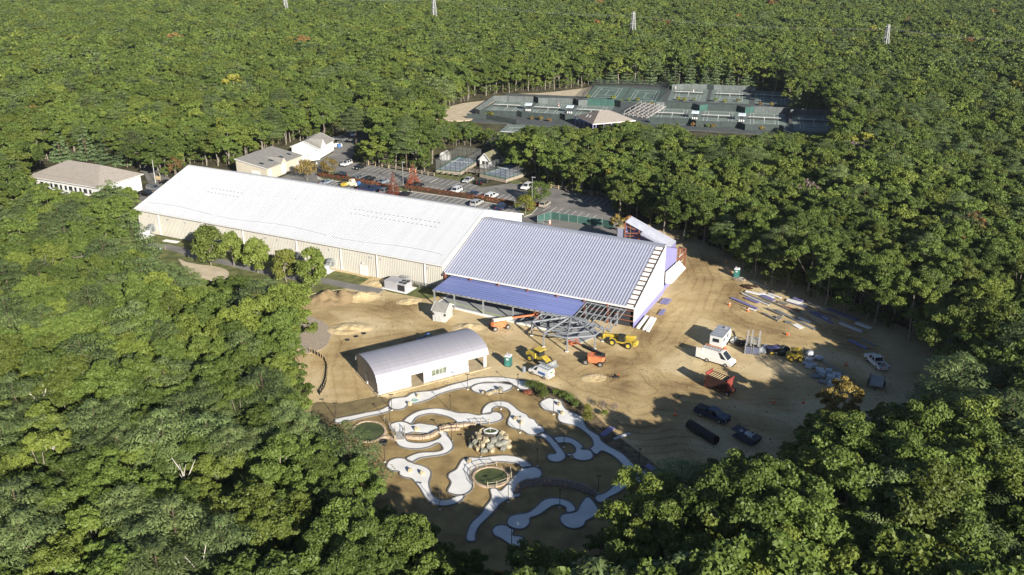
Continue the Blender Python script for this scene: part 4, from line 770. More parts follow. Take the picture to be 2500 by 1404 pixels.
def car(kind, paint, loc, rz, label, cat='car', group=None, name=None, roofm=None, scale=1.0, bed_cap=False):
    Lc, Wc, prof, cb, ct = KIND[kind]; t = thing(name or {'pickup': 'pickup_truck', 'van': 'cargo_van', 'smallvan': 'service_van'}.get(kind, 'parked_car'), label, cat, loc, rz, group, scale)
    q = MB(); q.side_prism(prof, -Wc / 2, Wc / 2)
    if kind == 'pickup':
        for y in (-Wc / 2 + .06, Wc / 2 - .06): q.box((-1.78, y, .96), (2.0, .12, .42))
    q.obj('body', paint, t)
    wb, wt = Wc / 2 - .05, Wc / 2 * .80; x0, x1, z0 = cb; X0, X1, z1 = ct; B = [(x0, -wb, z0), (x1, -wb, z0), (x1, wb, z0), (x0, wb, z0)]; T_ = [(X0, -wt, z1), (X1, -wt, z1), (X1, wt, z1), (X0, wt, z1)]
    q = MB(); q.v = B + T_; q.f = [(4, 5, 6, 7), (0, 1, 5, 4), (1, 2, 6, 5), (2, 3, 7, 6), (3, 0, 4, 7)]; q.m = [1, 0, 0, 0, 0]; q.obj('cabin', [paint, roofm or paint], t)
    def glass(nm, a, b, c, d, s=.1, e=.14):
        P4 = [Vector(p) for p in (a, b, c, d)]; cen = sum(P4, Vector()) / 4; n = (P4[1] - P4[0]).cross(P4[3] - P4[0]).normalized() * .012
        pts = [p.lerp(cen, e) + n for p in P4]; MB().face(pts).obj(nm, M_glass, t)
    glass('windshield', B[1], B[2], T_[2], T_[1], e=.10)
    if kind not in ('van', 'smallvan'):
        glass('rear_window', B[3], B[0], T_[0], T_[3], e=.16)
        L_ = lambda a, b, f: tuple(Vector(a).lerp(Vector(b), f))
        for (a, b, c, d) in ((B[0], B[1], T_[1], T_[0]), (B[2], B[3], T_[3], T_[2])):
            for f0, f1 in ((.04, .5), (.52, .97)): glass('side_window', L_(a, b, f0), L_(a, b, f1), L_(d, c, f1), L_(d, c, f0), e=.12)
    else:
        L_ = lambda a, b, f: tuple(Vector(a).lerp(Vector(b), f))
        glass('side_window', L_(B[0], B[1], .74), L_(B[0], B[1], .96), L_(T_[0], T_[1], .93), L_(T_[0], T_[1], .78), e=.12); glass('side_window', L_(B[2], B[3], .04), L_(B[2], B[3], .26), L_(T_[2], T_[3], .22), L_(T_[2], T_[3], .07), e=.12)
    r = .40 if kind in ('pickup', 'jeep', 'van') else .33; add_wheels(t, (Lc * .30, -Lc * .29), Wc / 2 - .1, r, .24)
    for y in (-1, 1):
        MB().box((Lc / 2 - .06, y * (Wc / 2 - .25), .72), (.12, .36, .16)).obj('headlight', M_lamp, t); MB().box((-Lc / 2 - .0, y * (Wc / 2 - .16), .85), (.08, .2, .3)).obj('tail_light', M_tail, t)
    MB().box((Lc / 2 + .02, 0, .45), (.12, Wc * .9, .18)).obj('bumper', M_black, t)
    if bed_cap: MB().box((-1.8, 0, 1.3), (2.0, Wc * .9, .35), tap=.9).obj('bed_cap', M_black, t)
    return t
c_white = car_paint('white_car_paint', (.78, .78, .77)); c_black = car_paint('black_car_paint', (.012, .012, .014)); c_silver = car_paint('silver_car_paint', (.42, .43, .43)); c_blue = car_paint('navy_car_paint', (.02, .035, .08)); c_grey = car_paint('grey_car_paint', (.17, .18, .19)); c_steel = car_paint('steel_blue_car_paint', (.25, .29, .35)); c_tan = car_paint('champagne_car_paint', (.38, .35, .29))
UP = HA + math.pi / 2; DN = HA - math.pi / 2
LOTCARS = [('jeep', c_white, 846, 403, DN, 'white jeep with black soft top beside the split rail fence', 'jeep', M_black), ('sedan', c_black, 878, 410, DN, 'black sedan parked in front of the split rail fence, second from the jeep', 'car', None),
    ('jeep', c_black, 832, 431, HA + 2.9, 'black jeep with a white wheel cover behind the red hedge', 'jeep', None), ('suv', c_grey, 875, 438, UP, 'dark grey suv behind the hedge next to a black suv', 'car', None),
    ('suv', c_black, 901, 441, UP, 'black suv behind the hedge, middle of the row', 'car', None), ('sedan', c_steel, 796, 447, UP, 'steel blue sedan between hedge and white roof ridge', 'car', None),
    ('sedan', c_steel, 933, 447, DN, 'pale blue sedan in the lot left of the orange maple', 'car', None), ('suv', c_blue, 889, 461, UP, 'dark blue suv half hidden by the white roof ridge', 'car', None),
    ('pickup', c_blue, 913, 465, UP, 'navy pickup parked against the white hall roof', 'pickup truck', None), ('suv', c_grey, 943, 469, UP, 'grey suv beside the orange maple trunk', 'car', None),
    ('suv', c_black, 1019, 457, UP, 'black suv right of the red maple behind the hedge', 'car', None), ('sedan', c_black, 989, 477, UP, 'black sedan below the hedge corner near the lamp post', 'car', None),
    ('suv', c_white, 1113, 469, DN, 'white suv facing the long red hedge', 'car', None), ('sedan', c_blue, 1154, 477, DN, 'navy hatchback behind the gap in the red hedge', 'car', None),
    ('wagon', c_white, 1199, 482, UP, 'white station wagon behind the right hand hedge', 'car', None), ('suv', c_silver, 1164, 499, UP, 'silver suv in the painted stalls behind the white roof', 'car', None),
    ('suv', c_blue, 1225, 508, UP, 'dark blue suv in tree shade behind the white roof', 'car', None), ('sedan', c_silver, 1143, 442, DN, 'silver sedan facing the camera below the caged court', 'car', None),
    ('sedan', c_black, 1178, 446, UP, 'black car with red tail lights by the caged courts', 'car', None), ('suv', c_white, 1286, 459, DN, 'white suv at the forest edge beside the lamp post', 'car', None),
    ('suv', c_tan, 1330, 502, UP, 'champagne suv right of the hedge island', 'car', None), ('pickup', c_grey, 829, 342, HA + .15, 'grey pickup in shade on the entrance drive', 'pickup truck', None),
    ('pickup', c_white, 864, 330, DN + .5, 'white pickup in shade on the entrance drive', 'pickup truck', None), ('sedan', c_white, 876, 308, HA, 'white car at the far end of the entrance drive', 'car', None),
    ('suv', c_grey, 376, 463, HA, 'grey suv left of the white hall by the clubhouse', 'car', None), ('pickup', c_black, 359, 477, HA, 'black pickup beside the left end of the white hall', 'pickup truck', None), ('sedan', c_black, 408, 449, HA, 'black sedan peeping over the left roof edge of the white hall', 'car', None)]
for kind, pt, x, y, rz, lab, cat, rm in LOTCARS: car(kind, pt, G(x, y, .3) * Vector((1, 1, 0)) + Vector((0, 0, .05)) if False else Vector((G(x, y, .3).x, G(x, y, .3).y, .05)), rz + rnd.uniform(-.05, .05), lab, cat, 'cars parked in the lot behind the halls', roofm=rm)
# forklift and cream loader behind the ridge
t = thing('forklift', 'yellow forklift parked behind the red hedge', 'forklift', G(842, 456) + Vector((0, 0, .05)), UP); MB().box((0, 0, .8), (2.2, 1.3, .9)).obj('body', M_yellow, t); MB().box((.2, 0, 1.95), (1.4, 1.2, .1)).box((-.4, .55, 1.6), (.1, .1, .8)).box((-.4, -.55, 1.6), (.1, .1, .8)).box((.8, .55, 1.6), (.1, .1, .8)).box((.8, -.55, 1.6), (.1, .1, .8)).obj('roll_cage', M_black, t); MB().box((1.3, .3, 1.2), (.14, .12, 2.2)).box((1.3, -.3, 1.2), (.14, .12, 2.2)).obj('mast', M_black, t); add_wheels(t, (.8, -.7), .6, .33, .25)
t = thing('utility_truck', 'cream utility truck with a blue drum behind the hedge', 'truck', G(863, 456) + Vector((0, 0, .05)), HA); MB().box((0, 0, .9), (3.2, 1.7, .9)).obj('body', M_cream, t); MB().box((-.4, 0, 1.75), (1.2, 1.6, .9), tap=.85).obj('cab', M_cream, t); MB().box((-.4, -.72, 1.8), (.8, .06, .5)).obj('side_window', M_glass, t); MB().tube((1.9, -.5, 1.3), (1.9, .5, 1.3), .55, .55, 12).obj('drum', M_bluebox, t); add_wheels(t, (1.0, -1.0), .8, .4, .25)
t = thing('supply_heap', 'heap of blue and white supplies beside the white garage', 'supplies', G(820, 358), 0)
for k in range(7): MB().box((rnd.uniform(-2, 2), rnd.uniform(-1, 1), .5), (rnd.uniform(.8, 1.5), rnd.uniform(.7, 1.2), rnd.uniform(.8, 1.5)), rz=rnd.uniform(0, 1)).obj('crate', rnd.choice([M_bluebox, M_wall, M_blue2 if False else M_black]), t)

# ---------------------------------------------------------------- parking lot marks, islands, fences, lamps
def line_mark(a, b, w=.11, z=.058, nm='stall_line'):
    d = (b - a); d.z = 0; n = Vector((-d.y, d.x, 0)).normalized() * w / 2; q = MB(); q.face([(a + n + Vector((0, 0, z))), (a - n + Vector((0, 0, z))), (b - n + Vector((0, 0, z))), (b + n + Vector((0, 0, z)))]); return q
lines = []
def stalls(p, q, n, dep, off=0.0):
    a, b = G(*p), G(*q); 
    for i in range(n): c = a.lerp(b, i / (n - 1)); lines.append((c, c + E2 * dep))
stalls((905, 406), (1070, 436), 14, -4.9); stalls((1070, 437), (1165, 452), 8, -4.9); stalls((1008, 467), (1160, 490), 12, -5.0); stalls((1166, 492), (1262, 509), 8, -5.0); stalls((1000, 461), (1270, 492), 1 + 20, 4.6)
stalls((800, 440), (955, 462), 14, -4.8); stalls((1400, 474), (1500, 492), 8, -4.8); stalls((1325, 515), (1440, 538), 8, 5.0); stalls((860, 428), (960, 448), 9, 4.6)
lot = MB()
for a, b in lines:
    d = (b - a).normalized(); n = Vector((-d.y, d.x, 0)) * .07; lot.face([p + Vector((0, 0, .056)) for p in (a + n, a - n, b - n, b + n)])
st_ = struct(lot.obj('stall_lines', M_line), 'structure')
M_kerb = mat('concrete_kerb', (.42, .40, .37), .9, var=.1)
def hedge(pts, w, h, label, lf, seed, leaf=.16, dens=95):
    P_ = [G(*p) for p in pts]; o = P_[0]; t = thing('hedge', label, 'hedge', (o.x, o.y, .1), 0, 'clipped hedges of the parking islands'); cl = []; Ln = 0
    R = random.Random(seed)
    for a, b in zip(P_[:-1], P_[1:]):
        d = b - a; n = max(1, int(d.length / .7)); Ln += d.length
        for i in range(n): c = a + d * ((i + .5) / n) - o; cl.append((c.x + R.uniform(-.08, .08), c.y + R.uniform(-.08, .08), h * .55 + R.uniform(-.08, .08), w / 2 + .12, w / 2 + .12, h * .52))
    mkobj('foliage', leaves('foliage', cl, leaf, int(Ln * dens), seed, [lf], up=.4), t)
    core = MB()
    for a, b in zip(P_[:-1], P_[1:]): core.bar(a - o + Vector((0, 0, h * .4)), b - o + Vector((0, 0, h * .4)), w * .7, h * .75)
    core.obj('branches', mat('hedge_core', (.05, .035, .02), .95), t); return t
LF_hedge = leaf_mat('hedge_leaves', (.15, .085, .03), (.28, .07, .035), (.24, .08, .04), .1); LF_hedge2 = leaf_mat('hedge_leaves_green', (.11, .09, .02), (.14, .075, .02), (.12, .10, .02), .1)
for nm, px in (('parking_island', [(770, 425), (806, 418), (900, 445), (960, 459), (1000, 455), (1008, 462), (1003, 470), (960, 468), (890, 453), (775, 437)]), ('parking_island', [(990, 462), (1008, 455), (1160, 480), (1252, 496), (1262, 502), (1250, 506), (1160, 490), (1000, 468)]), ('parking_island', [(1262, 510), (1310, 496), (1318, 502), (1298, 524), (1280, 530)])):
    poly = gpoly(px); sheet(nm, poly, .17, M_kerb); cen = sum(poly, Vector()) / len(poly); sheet('island_grass', [cen + (p - cen) * .93 for p in poly], .19, M_grass if px[0][0] != 990 else M_mulch)
hedge([(776, 430), (800, 425)], 1.4, .9, 'short brown green hedge stub at the left end of the lot island', LF_hedge2, 1); hedge([(782, 432), (840, 442), (892, 450)], 1.7, 1.3, 'long rusty red hedge in the left half of the parking lot', LF_hedge, 2); hedge([(896, 451), (958, 464)], 1.7, 1.3, 'rusty hedge ending at the orange maple', LF_hedge, 3)
hedge([(990, 462), (1050, 471), (1156, 487)], 1.8, 1.4, 'longest red hedge, in the right half of the parking lot', LF_hedge, 4); hedge([(1167, 488), (1252, 503)], 1.8, 1.4, 'red hedge right of the gap, below the white station wagon', LF_hedge, 5); hedge([(1285, 517), (1296, 513)], 1.6, .9, 'small round red hedge at the island tip', LF_hedge, 6); hedge([(1303, 505), (1312, 501)], 1.4, .9, 'small red hedge next to the champagne suv', LF_hedge, 7)
def lot_lamp(px, py, h, label, heads=1):
    p = G(px, py); t = thing('parking_lamp', label, 'lamp post', p, HA, 'tall lamp posts of the parking lot'); MB().tube((0, 0, -.1), (0, 0, h), .10, .06, 8).obj('pole', M_galv, t); MB().box((.35, 0, h), (1.0, .35, .14)).obj('lamp_head', M_hvac, t); MB().tube((0, 0, -.1), (0, 0, .5), .25, .25, 10).obj('base', M_conc, t); MB().bar((0, 0, h), (.3, 0, h), .08).obj('arm', M_galv, t); return t
lot_lamp(773, 401, 4.6, 'grey lamp post in front of the white garage'); lot_lamp(985, 459, 7.9, 'grey lamp post between the two maples'); lot_lamp(1299, 508, 8.8, 'grey lamp post at the right tip of the hedge islands')
def rail_fence(pts, label, h=1.15, sp=2.7):
    P_ = [G(*p) for p in pts]; t = thing('rail_fence', label, 'fence', P_[0], 0, 'split rail fences round the lot'); o = P_[0]
    for a, b in zip(P_[:-1], P_[1:]):
        n = max(1, round((b - a).length / sp))
        for i in range(n + 1):
            c = a.lerp(b, i / n) - o; MB().box((c.x, c.y, h / 2 - .1), (.2, .2, h + .2), rz=rnd.random()).obj('post', M_lumber if rnd.random() < .6 else M_wood, t)
            if i < n:
                d = a.lerp(b, (i + 1) / n) - o
                for z in (.45, .9): MB().bar(c + Vector((0, 0, z)), d + Vector((0, 0, z + rnd.uniform(-.05, .05))), .09, .12).obj('rail', M_wood, t)
    return t
rail_fence([(900, 401), (1000, 419), (1060, 430)], 'split rail fence behind the black sedan and the stalls'); rail_fence([(1345, 459), (1420, 470), (1498, 484)], 'split rail fence at the shaded right end of the lot'); rail_fence([(790, 345), (830, 322), (880, 296)], 'pale post fence along the entrance drive', 1.5, 3.2)
# green site fence
P_ = [G(*p) for p in ((1312, 545), (1345, 535), (1410, 545), (1470, 553), (1497, 560))]; t = thing('site_fence', 'green screened site fence behind the lilac roof', 'fence', P_[0], 0); o = P_[0]
for a, b in zip(P_[:-1], P_[1:]):
    n = max(1, round((b - a).length / 3))
    for i in range(n):
        c, d = a.lerp(b, i / n) - o, a.lerp(b, (i + 1) / n) - o; MB().bar(c, c + Vector((0, 0, 2.2)), .07).obj('post', M_galv, t); MB().face([c + Vector((0, 0, .1)), d + Vector((0, 0, .1)), d + Vector((0, 0, 2.0)), c + Vector((0, 0, 2.0))]).obj('screen_panel', M_screengreen, t); MB().bar(c + Vector((0, 0, 2.1)), d + Vector((0, 0, 2.1)), .06).obj('top_rail', M_galv, t)
t = thing('site_gate', 'low wire gate panel at the left end of the green site fence', 'gate', G(1313, 550), HA)
for x in (0, 1.6, 3.2): MB().bar((x, 0, 0), (x, 0, 1.7), .07).obj('post', M_galv, t)
for z in (.15, .9, 1.65): MB().bar((0, 0, z), (3.2, 0, z), .06).obj('rail', M_galv, t)
MB().face([(0, 0, .15), (3.2, 0, .15), (3.2, 0, 1.65), (0, 0, 1.65)]).obj('wire_mesh', M_wire, t)
t = thing('traffic_drum', 'orange and white traffic drum inside the green fence', 'traffic drum', G(1342, 547), 0)
for k in range(4): MB().lathe([(.34 - .02 * k, .02 + k * .27), (.32 - .02 * k, .28 + k * .27)], n=12).obj('band', M_conecol if k % 2 == 0 else M_wall, t)
t = thing('flagpole', 'plain white flagpole beside the clubhouse', 'flagpole', G(380, 447), 0); MB().tube((0, 0, 0), (0, 0, 7.2), .1, .05, 8).obj('pole', M_trim, t); MB().lathe([(.02, 7.2), (.1, 7.3), (.02, 7.4)], n=8).obj('finial', M_yellow, t)
t = thing('notice_board', 'tan notice board at the foot of the flagpole', 'sign', G(387, 443), HA); MB().box((0, 0, 1.1), (1.9, .1, 1.1)).obj('board', M_lumber, t); MB().box((-.8, 0, .4), (.12, .12, .9)).obj('post', M_wood, t); MB().box((.8, 0, .4), (.12, .12, .9)).obj('post', M_wood, t)

# ---------------------------------------------------------------- tennis courts
TD = heading(G(1713, 286), G(1794, 290))
def tennis_court(nl, nr, label, surf=M_court, net=True, grp='clay tennis courts'):
    a, b = G(*nl), G(*nr); c = (a + b) / 2; t = thing('tennis_court', label, 'tennis court', (c.x, c.y, .03), TD, grp); s = max(.85, min(1.25, (b - a).length / 12.8)) if net else 1.0; t.scale = (s, 1, 1)
    MB().box((0, 0, -.02), (16.5, 33.5, .08)).obj('surface', surf, t)
    def ln_(x0, y0, x1, y1, nm):
        dx, dy = abs(x1 - x0), abs(y1 - y0); MB().box(((x0 + x1) / 2, (y0 + y1) / 2, .03), (max(dx, .12), max(dy, .12), .012)).obj(nm, M_line, t)
    for x in (-5.485, 5.485): ln_(x, -11.9, x, 11.9, 'sideline')
    for x in (-4.115, 4.115): ln_(x, -11.8, x, 11.8, 'singles_line')
    for y in (-11.9, 11.9): ln_(-5.4, y, 5.4, y, 'baseline')
    for y in (-6.4, 6.4): ln_(-4, y, 4, y, 'service_line')
    ln_(0, -6.3, 0, 6.3, 'centre_line')
    if net:
        n_ = thing_part('net', t); MB().face([(-6.4, 0, .08), (6.4, 0, .08), (6.4, 0, .95), (-6.4, 0, .95)]).obj('mesh', M_net, n_); MB().box((0, 0, 1.0), (12.8, .09, .12)).obj('tape', M_line, n_); MB().box((0, -.02, .5), (.12, .05, .95)).obj('centre_strap', M_line, n_)
        for x in (-6.4, 6.4): MB().tube((x, 0, 0), (x, 0, 1.1), .06, .06, 6).obj('post', M_black, n_)
    return t
COURTS = [((1206, 260), (1273, 263.6), 'leftmost green clay court with a white net'), ((1305, 266), (1371, 270), 'clay court second from the left with a player in red'), ((1408, 272), (1478, 276), 'clay court partly behind the pavilion roof'), ((1602, 280), (1680, 284), 'clay court right of the timber bleachers'), ((1713, 286), (1794, 290), 'clay court in the middle right with canopies on both sides'), ((1826, 291), (1906, 295), 'clay court at the right with no canopy beyond it'), ((1946, 297), (2028, 301), 'rightmost front court half in tree shade'),
    ((1647, 228), (1716, 232), 'back row court with two players near its net'), ((1746, 233), (1818, 236), 'back row court next to the tree shadow'), ((1852, 237), (1920, 240), 'back row court wholly in tree shadow')]
for a, b, l in COURTS: tennis_court(a, b, l)
for (x, y), l in (((1483, 225), 'dark hard court at the far left of the back row'), ((1575, 232), 'dark hard court second in the back row')): tennis_court((x - 38, y), (x + 38, y + 3), l, M_courtdk, False, 'hard tennis courts')
c7 = crop(1140, 200, 8.333); c8 = crop(1560, 190, 5.0)
tennis_court((1225, 327), (1290, 332), 'court glimpsed through trees below the front row')
def windscreen(pts, label, h, m_, grp='screened court fences', sp=3.2):
    t = thing('court_fence', label, 'fence', pts[0], 0, grp); o = pts[0]; mm = m_ if isinstance(m_, list) else [m_] * (len(pts) - 1)
    for (a, b), mx_ in zip(zip(pts[:-1], pts[1:]), mm):
        n = max(1, round((b - a).length / sp))
        for i in range(n):
            c, d = a.lerp(b, i / n) - o, a.lerp(b, (i + 1) / n) - o; MB().bar(c, c + Vector((0, 0, h + .05)), .07).obj('post', M_black, t); MB().face([c + Vector((0, 0, .08)), d + Vector((0, 0, .08)), d + Vector((0, 0, h)), c + Vector((0, 0, h))]).obj('screen_panel', mx_, t)
        d = b - o; MB().bar(d, d + Vector((0, 0, h + .05)), .07).obj('post', M_black, t)
    return t
FG, FB = M_screengrey, M_screen; FH = 2.4
windscreen([c7(250, 690), c7(1010, 722), c7(1015, 700), c7(1110, 725), c7(1700, 770), c7(1885, 780), c7(1890, 755), c7(1995, 790), c7(2190, 795)], 'long dark screen fence in front of the left clay courts', FH, FB)
windscreen([c7(250, 690), c7(165, 660), c7(545, 395), c7(840, 392)], 'screen fence closing the left end of the courts', FH, FG)
windscreen([c7(840, 395), c7(1350, 412), c7(1365, 395), c7(1450, 440), c7(1660, 436), c7(2150, 452), c7(2170, 440), c7(2265, 488), c7(2450, 480)], 'faded grey screen fence behind the left clay courts', FH, [FG, FB, FB, FG, FG, FB, FB, FG])
windscreen([tp(440, 560), tp(1000, 578), tp(1120, 610)], 'green screen fence behind the pavilion court', FH + .4, [M_screengreen, FB])
windscreen([c8(205, 375), c8(310, 372), c8(655, 385), c8(735, 412), c8(840, 400), c8(1190, 412), c8(1290, 440), c8(1400, 425), c8(1760, 440), c8(1850, 470)], 'zigzag dark screen fence behind the right clay courts', FH + .2, [FG, FB, FB, M_screengreen, FB, FB, M_screengreen, FG, FB])
windscreen([c8(130, 555), c8(610, 570), c8(690, 600), c8(1200, 612), c8(1290, 645), c8(1710, 650), c8(1760, 665)], 'screen fence in front of the right clay courts', FH, FB)
windscreen([c8(1840, 470), c8(1955, 455), c8(2340, 470)], 'pale grey screen fence behind the rightmost court', FH + .3, FG); windscreen([c8(1830, 560), c8(1840, 470)], 'short screen beside the rightmost court', FH, FG)
windscreen([c8(400, 148), c8(540, 138), c8(830, 142), c8(910, 150), c8(1020, 152), c8(1330, 165), c8(1420, 180)], 'pale screen fence under the evergreens behind the back courts', FH, [FG, FG, FB, FG, FG, FG])
windscreen([tp(340, 430), tp(620, 150), tp(1350, 165), tp(2110, 205), tp(2120, 260), tp(1900, 480)], 'see through wire fence round the dark hard courts', FH + .2, M_wiredark)
windscreen([c7(0, 740), c7(400, 760), c7(1000, 870)], 'dark screen fence below the leftmost court', FH - .4, FB)
def canopy_seat(p, label):
    t = thing('court_canopy', label, 'canopy', p, TD, 'pale canopies between the courts'); q = MB(); q.v = [(-1.5, -1.3, 2.3), (1.5, -1.3, 2.3), (1.5, 1.3, 2.75), (-1.5, 1.3, 2.75), (-1.3, -1.1, 2.6), (1.3, -1.1, 2.6), (1.3, 1.1, 3.0), (-1.3, 1.1, 3.0)]; q.f = [(4, 5, 6, 7), (0, 1, 5, 4), (1, 2, 6, 5), (2, 3, 7, 6), (3, 0, 4, 7), (3, 2, 1, 0)]; q.m = [0] * 6; q.obj('roof', M_canvas, t)
    for x in (-1.2, 1.2): MB().tube((x, 0, 0), (x, 0, 2.5), .05, .05, 6).obj('post', M_black, t)
    MB().box((0, 0, .45), (2.4, .6, .08)).obj('bench', M_wall, t)
    for x in (-.8, 0, .8): MB().box((x, -.5, .35), (.5, .5, .7), tap=.8).obj('chair', M_wall, t)
for (x, y), l in (((1290, 270), 'pale canopy between the first and second clay courts'), ((1391, 276), 'pale canopy between the second and third clay courts'), ((1696, 290), 'pale canopy left of the middle right court'), ((1810, 296), 'pale canopy right of the middle right court')): canopy_seat(G(x, y), l)
R = random.Random(8)
def bush(p, r, lf, label, seed, h=None, name='shrub', grp=None, n=420, leaf=.14, flat=.75):
    h = h or r * 1.3; rr_ = random.Random(seed); cl = [(rr_.uniform(-.35, .35) * r, rr_.uniform(-.35, .35) * r, h * .55 + rr_.uniform(-.1, .1) * h, r * .62, r * .62, h * .42) for _ in range(6)]
    t = thing(name, label, 'shrub', (p[0], p[1], p[2] if len(p) > 2 else 0), rr_.uniform(0, 6), grp); mkobj('foliage', leaves('foliage', cl, leaf, n, seed, [lf], up=.4), t); MB().tube((0, 0, -.05), (0, 0, h * .6), r * .12, r * .06, 5).obj('stem', M_bark, t); return t
BUSH = [(1185, 284, LF_pine, 'left'), (1199, 285, LF_yel, 'second'), (1297, 293, LF_gold, 'rust'), (1320, 294, LF_gold, 'r2'), (1341, 297, LF_rust, 'r3'), (1437, 240, LF_yel, 'g'), (1498, 244, LF_yel, 'big'), (1536, 247, LF_pine, 'y'), (1557, 248, LF_yel, 'z'), (1590, 259, LF_gold, 'o'), (1656, 246, LF_yel, 'a'), (1671, 248, LF_yel, 'b'), (1693, 247, LF_pine, 'c'), (1746, 249, LF_pine, 'd'), (1770, 251, LF_yel, 'e'), (1801, 249, LF_yel, 'f'), (1855, 257, LF_rust, 'h'), (1882, 259, LF_gold, 'i'), (1692, 309, LF_rust, 'j'), (1708, 309, LF_yel, 'k'), (1727, 311, LF_pine, 'l'), (1741, 312, LF_gold, 'm'), (1822, 315, LF_gold, 'n'), (1858, 319, LF_gold, 'p')]
where = ['at the left front corner of the clay courts', 'second from the left in front of the clay courts', 'in front of the second clay court', 'in front of the second clay court, right hand one', 'left of the pavilion', 'at the left corner of the hard courts', 'between hard courts and green screen', 'on the grass strip, left', 'on the grass strip, right', 'above the timber bleachers', 'left before the back court with players', 'middle before the back court with players', 'right before the back court with players', 'before the second back court, left', 'before the second back court, middle', 'before the second back court, right', 'at the edge of the shaded back court', 'in front of the shaded back court', 'below the canopy at the front screen', 'beside the front screen, second from the left', 'beside the front screen, third from the left', 'beside the front screen, fourth from the left', 'at the front screen right of the canopy', 'rightmost along the front screen']
cn = {'oak_leaves': 'green', 'pine_needles': 'dull green', 'yellow_green_leaves': 'yellow green', 'golden_leaves': 'orange', 'russet_leaves': 'russet'}
for k, (x, y, lf, _) in enumerate(BUSH): bush(G(x, y), R.uniform(1.0, 1.6), lf, cn[lf.name] + ' clipped shrub ' + where[k], 700 + k, grp='shrubs round the tennis courts', n=260, leaf=.24)
# tennis players
def person(p, rz, label, shirt, hold=True):
    t = thing('person', label, 'person', p, rz); q = MB()
    me_ = bpy.data.meshes.new('body'); J = [(0, 0, .95), (0, 0, 1.2), (0, 0, 1.45), (0, 0, 1.55), (0, 0, 1.72), (0, .1, .9), (.1, .14, .5), (.02, .16, .06), (0, -.1, .9), (-.08, -.14, .5), (-.2, -.16, .06), (0, .2, 1.42), (.15, .3, 1.15), (.38, .3, 1.1), (0, -.2, 1.42), (.05, -.32, 1.18), (.3, -.36, 1.2)]
    E_ = [(0, 1), (1, 2), (2, 3), (3, 4), (0, 5), (5, 6), (6, 7), (0, 8), (8, 9), (9, 10), (2, 11), (11, 12), (12, 13), (2, 14), (14, 15), (15, 16)]; rad = [.14, .13, .15, .06, .10, .1, .075, .05, .1, .075, .05, .07, .05, .04, .07, .05, .04]
    me_.from_pydata(J, E_, []); me_.materials.append(M_skin); b = mkobj('body', me_, t); b.modifiers.new('skin', 'SKIN'); 
    for i, v in enumerate(me_.skin_vertices[0].data): v.radius = (rad[i], rad[i]); v.use_root = (i == 0)
    b.modifiers.new('sub', 'SUBSURF').levels = 1
    MB().lathe([(.17, .98), (.18, 1.2), (.20, 1.44), (.1, 1.52)], n=10).obj('shirt', shirt, t); MB().lathe([(.17, .62), (.19, .8), (.175, 1.0)], n=10).obj('shorts', M_shorts, t); MB().lathe([(.10, 1.72), (.115, 1.78), (.08, 1.86), (.01, 1.89)], n=10).obj('hair', M_shorts, t)
    if hold: MB().bar((.36, .3, 1.1), (.62, .32, 1.3), .04).lathe([(.01, -.01), (.15, 0), (.01, .01)], c=(.72, .32, 1.4), n=10).obj('racket', M_black, t)
person(G(1364, 262, .05), TD + 2, 'player in red shirt and white shorts on the second clay court', M_shirt); person(G(1693, 228, .05), TD - 1, 'player in white beside the net of the back court', M_shorts); person(G(1649, 220, .05), TD - 1.5, 'player at the far back corner of the court under the evergreens', M_shorts)
# platform tennis cages
def cage(fl, fr, depth, h, label, dk=.95):
    a, b = G(*fl), G(*fr); w = (b - a).length; t = thing('platform_court', label, 'paddle court', (a.x, a.y, 0), heading(a, b), 'caged platform tennis courts')
    MB().box((w / 2, depth / 2, dk / 2 - .05), (w, depth, dk)).obj('deck', M_wood, t); MB().box((w / 2, depth / 2, dk + .01), (w - .3, depth - .3, .05)).obj('surface', M_greenapron, t); MB().box((w / 2, depth / 2, dk + .03), (w - 2.2, depth - 3.2, .05)).obj('playing_area', M_bluecourt, t)
    for x in (1.15, w - 1.15): MB().box((x, depth / 2, dk + .06), (.08, depth - 3.2, .02)).obj('sideline', M_line, t)
    for y in (1.7, depth - 1.7, depth * .3, depth * .7): MB().box((w / 2, y, dk + .065), (w - 2.3, .08, .02)).obj('cross_line', M_line, t)
    MB().box((w / 2, depth / 2, dk + .85), (w - 1.6, .06, .1)).obj('net_tape', M_line, t)
    def wall(p, q_, n):
        p, q_ = Vector(p), Vector(q_)
        for i in range(n + 1): c = p.lerp(q_, i / n); MB().bar(c, c + Vector((0, 0, h)), .09).obj('post', M_pole, t)
        for i in range(n): c, d = p.lerp(q_, i / n), p.lerp(q_, (i + 1) / n); MB().face([c + Vector((0, 0, .2)), d + Vector((0, 0, .2)), d + Vector((0, 0, h)), c + Vector((0, 0, h))]).obj('wire_panel', M_wire, t)
        MB().bar(p + Vector((0, 0, h)), q_ + Vector((0, 0, h)), .07).obj('top_rail', M_pole, t)
    z = dk; wall((0, 0, z), (w, 0, z), 5); wall((w, 0, z), (w, depth, z), 8); wall((0, 0, z), (0, depth, z), 8); wall((0, depth, z), (w, depth, z), 5); return t
cage((1064, 422), (1124, 428), 17.5, 3.4, 'caged blue platform court with white arched shed behind'); cage((1171, 432), (1235, 446), 15.0, 2.9, 'caged blue platform court in front of the white hut')
wk = thing('boardwalk', 'dark timber walkway between the two caged courts', 'walkway', G(1140, 424), HA)
for k in range(7): MB().box((.6 + k * 1.0, 1.2, .75), (.9, 2.4, .1)).obj('plank', M_wood, wk)
for x in (0, 3.5, 7): MB().box((x, 0, .9), (.12, .12, 1.8)).obj('post', M_wood, wk)
MB().bar((0, 0, 1.75), (7, 0, 1.75), .1).obj('handrail', M_wood, wk)
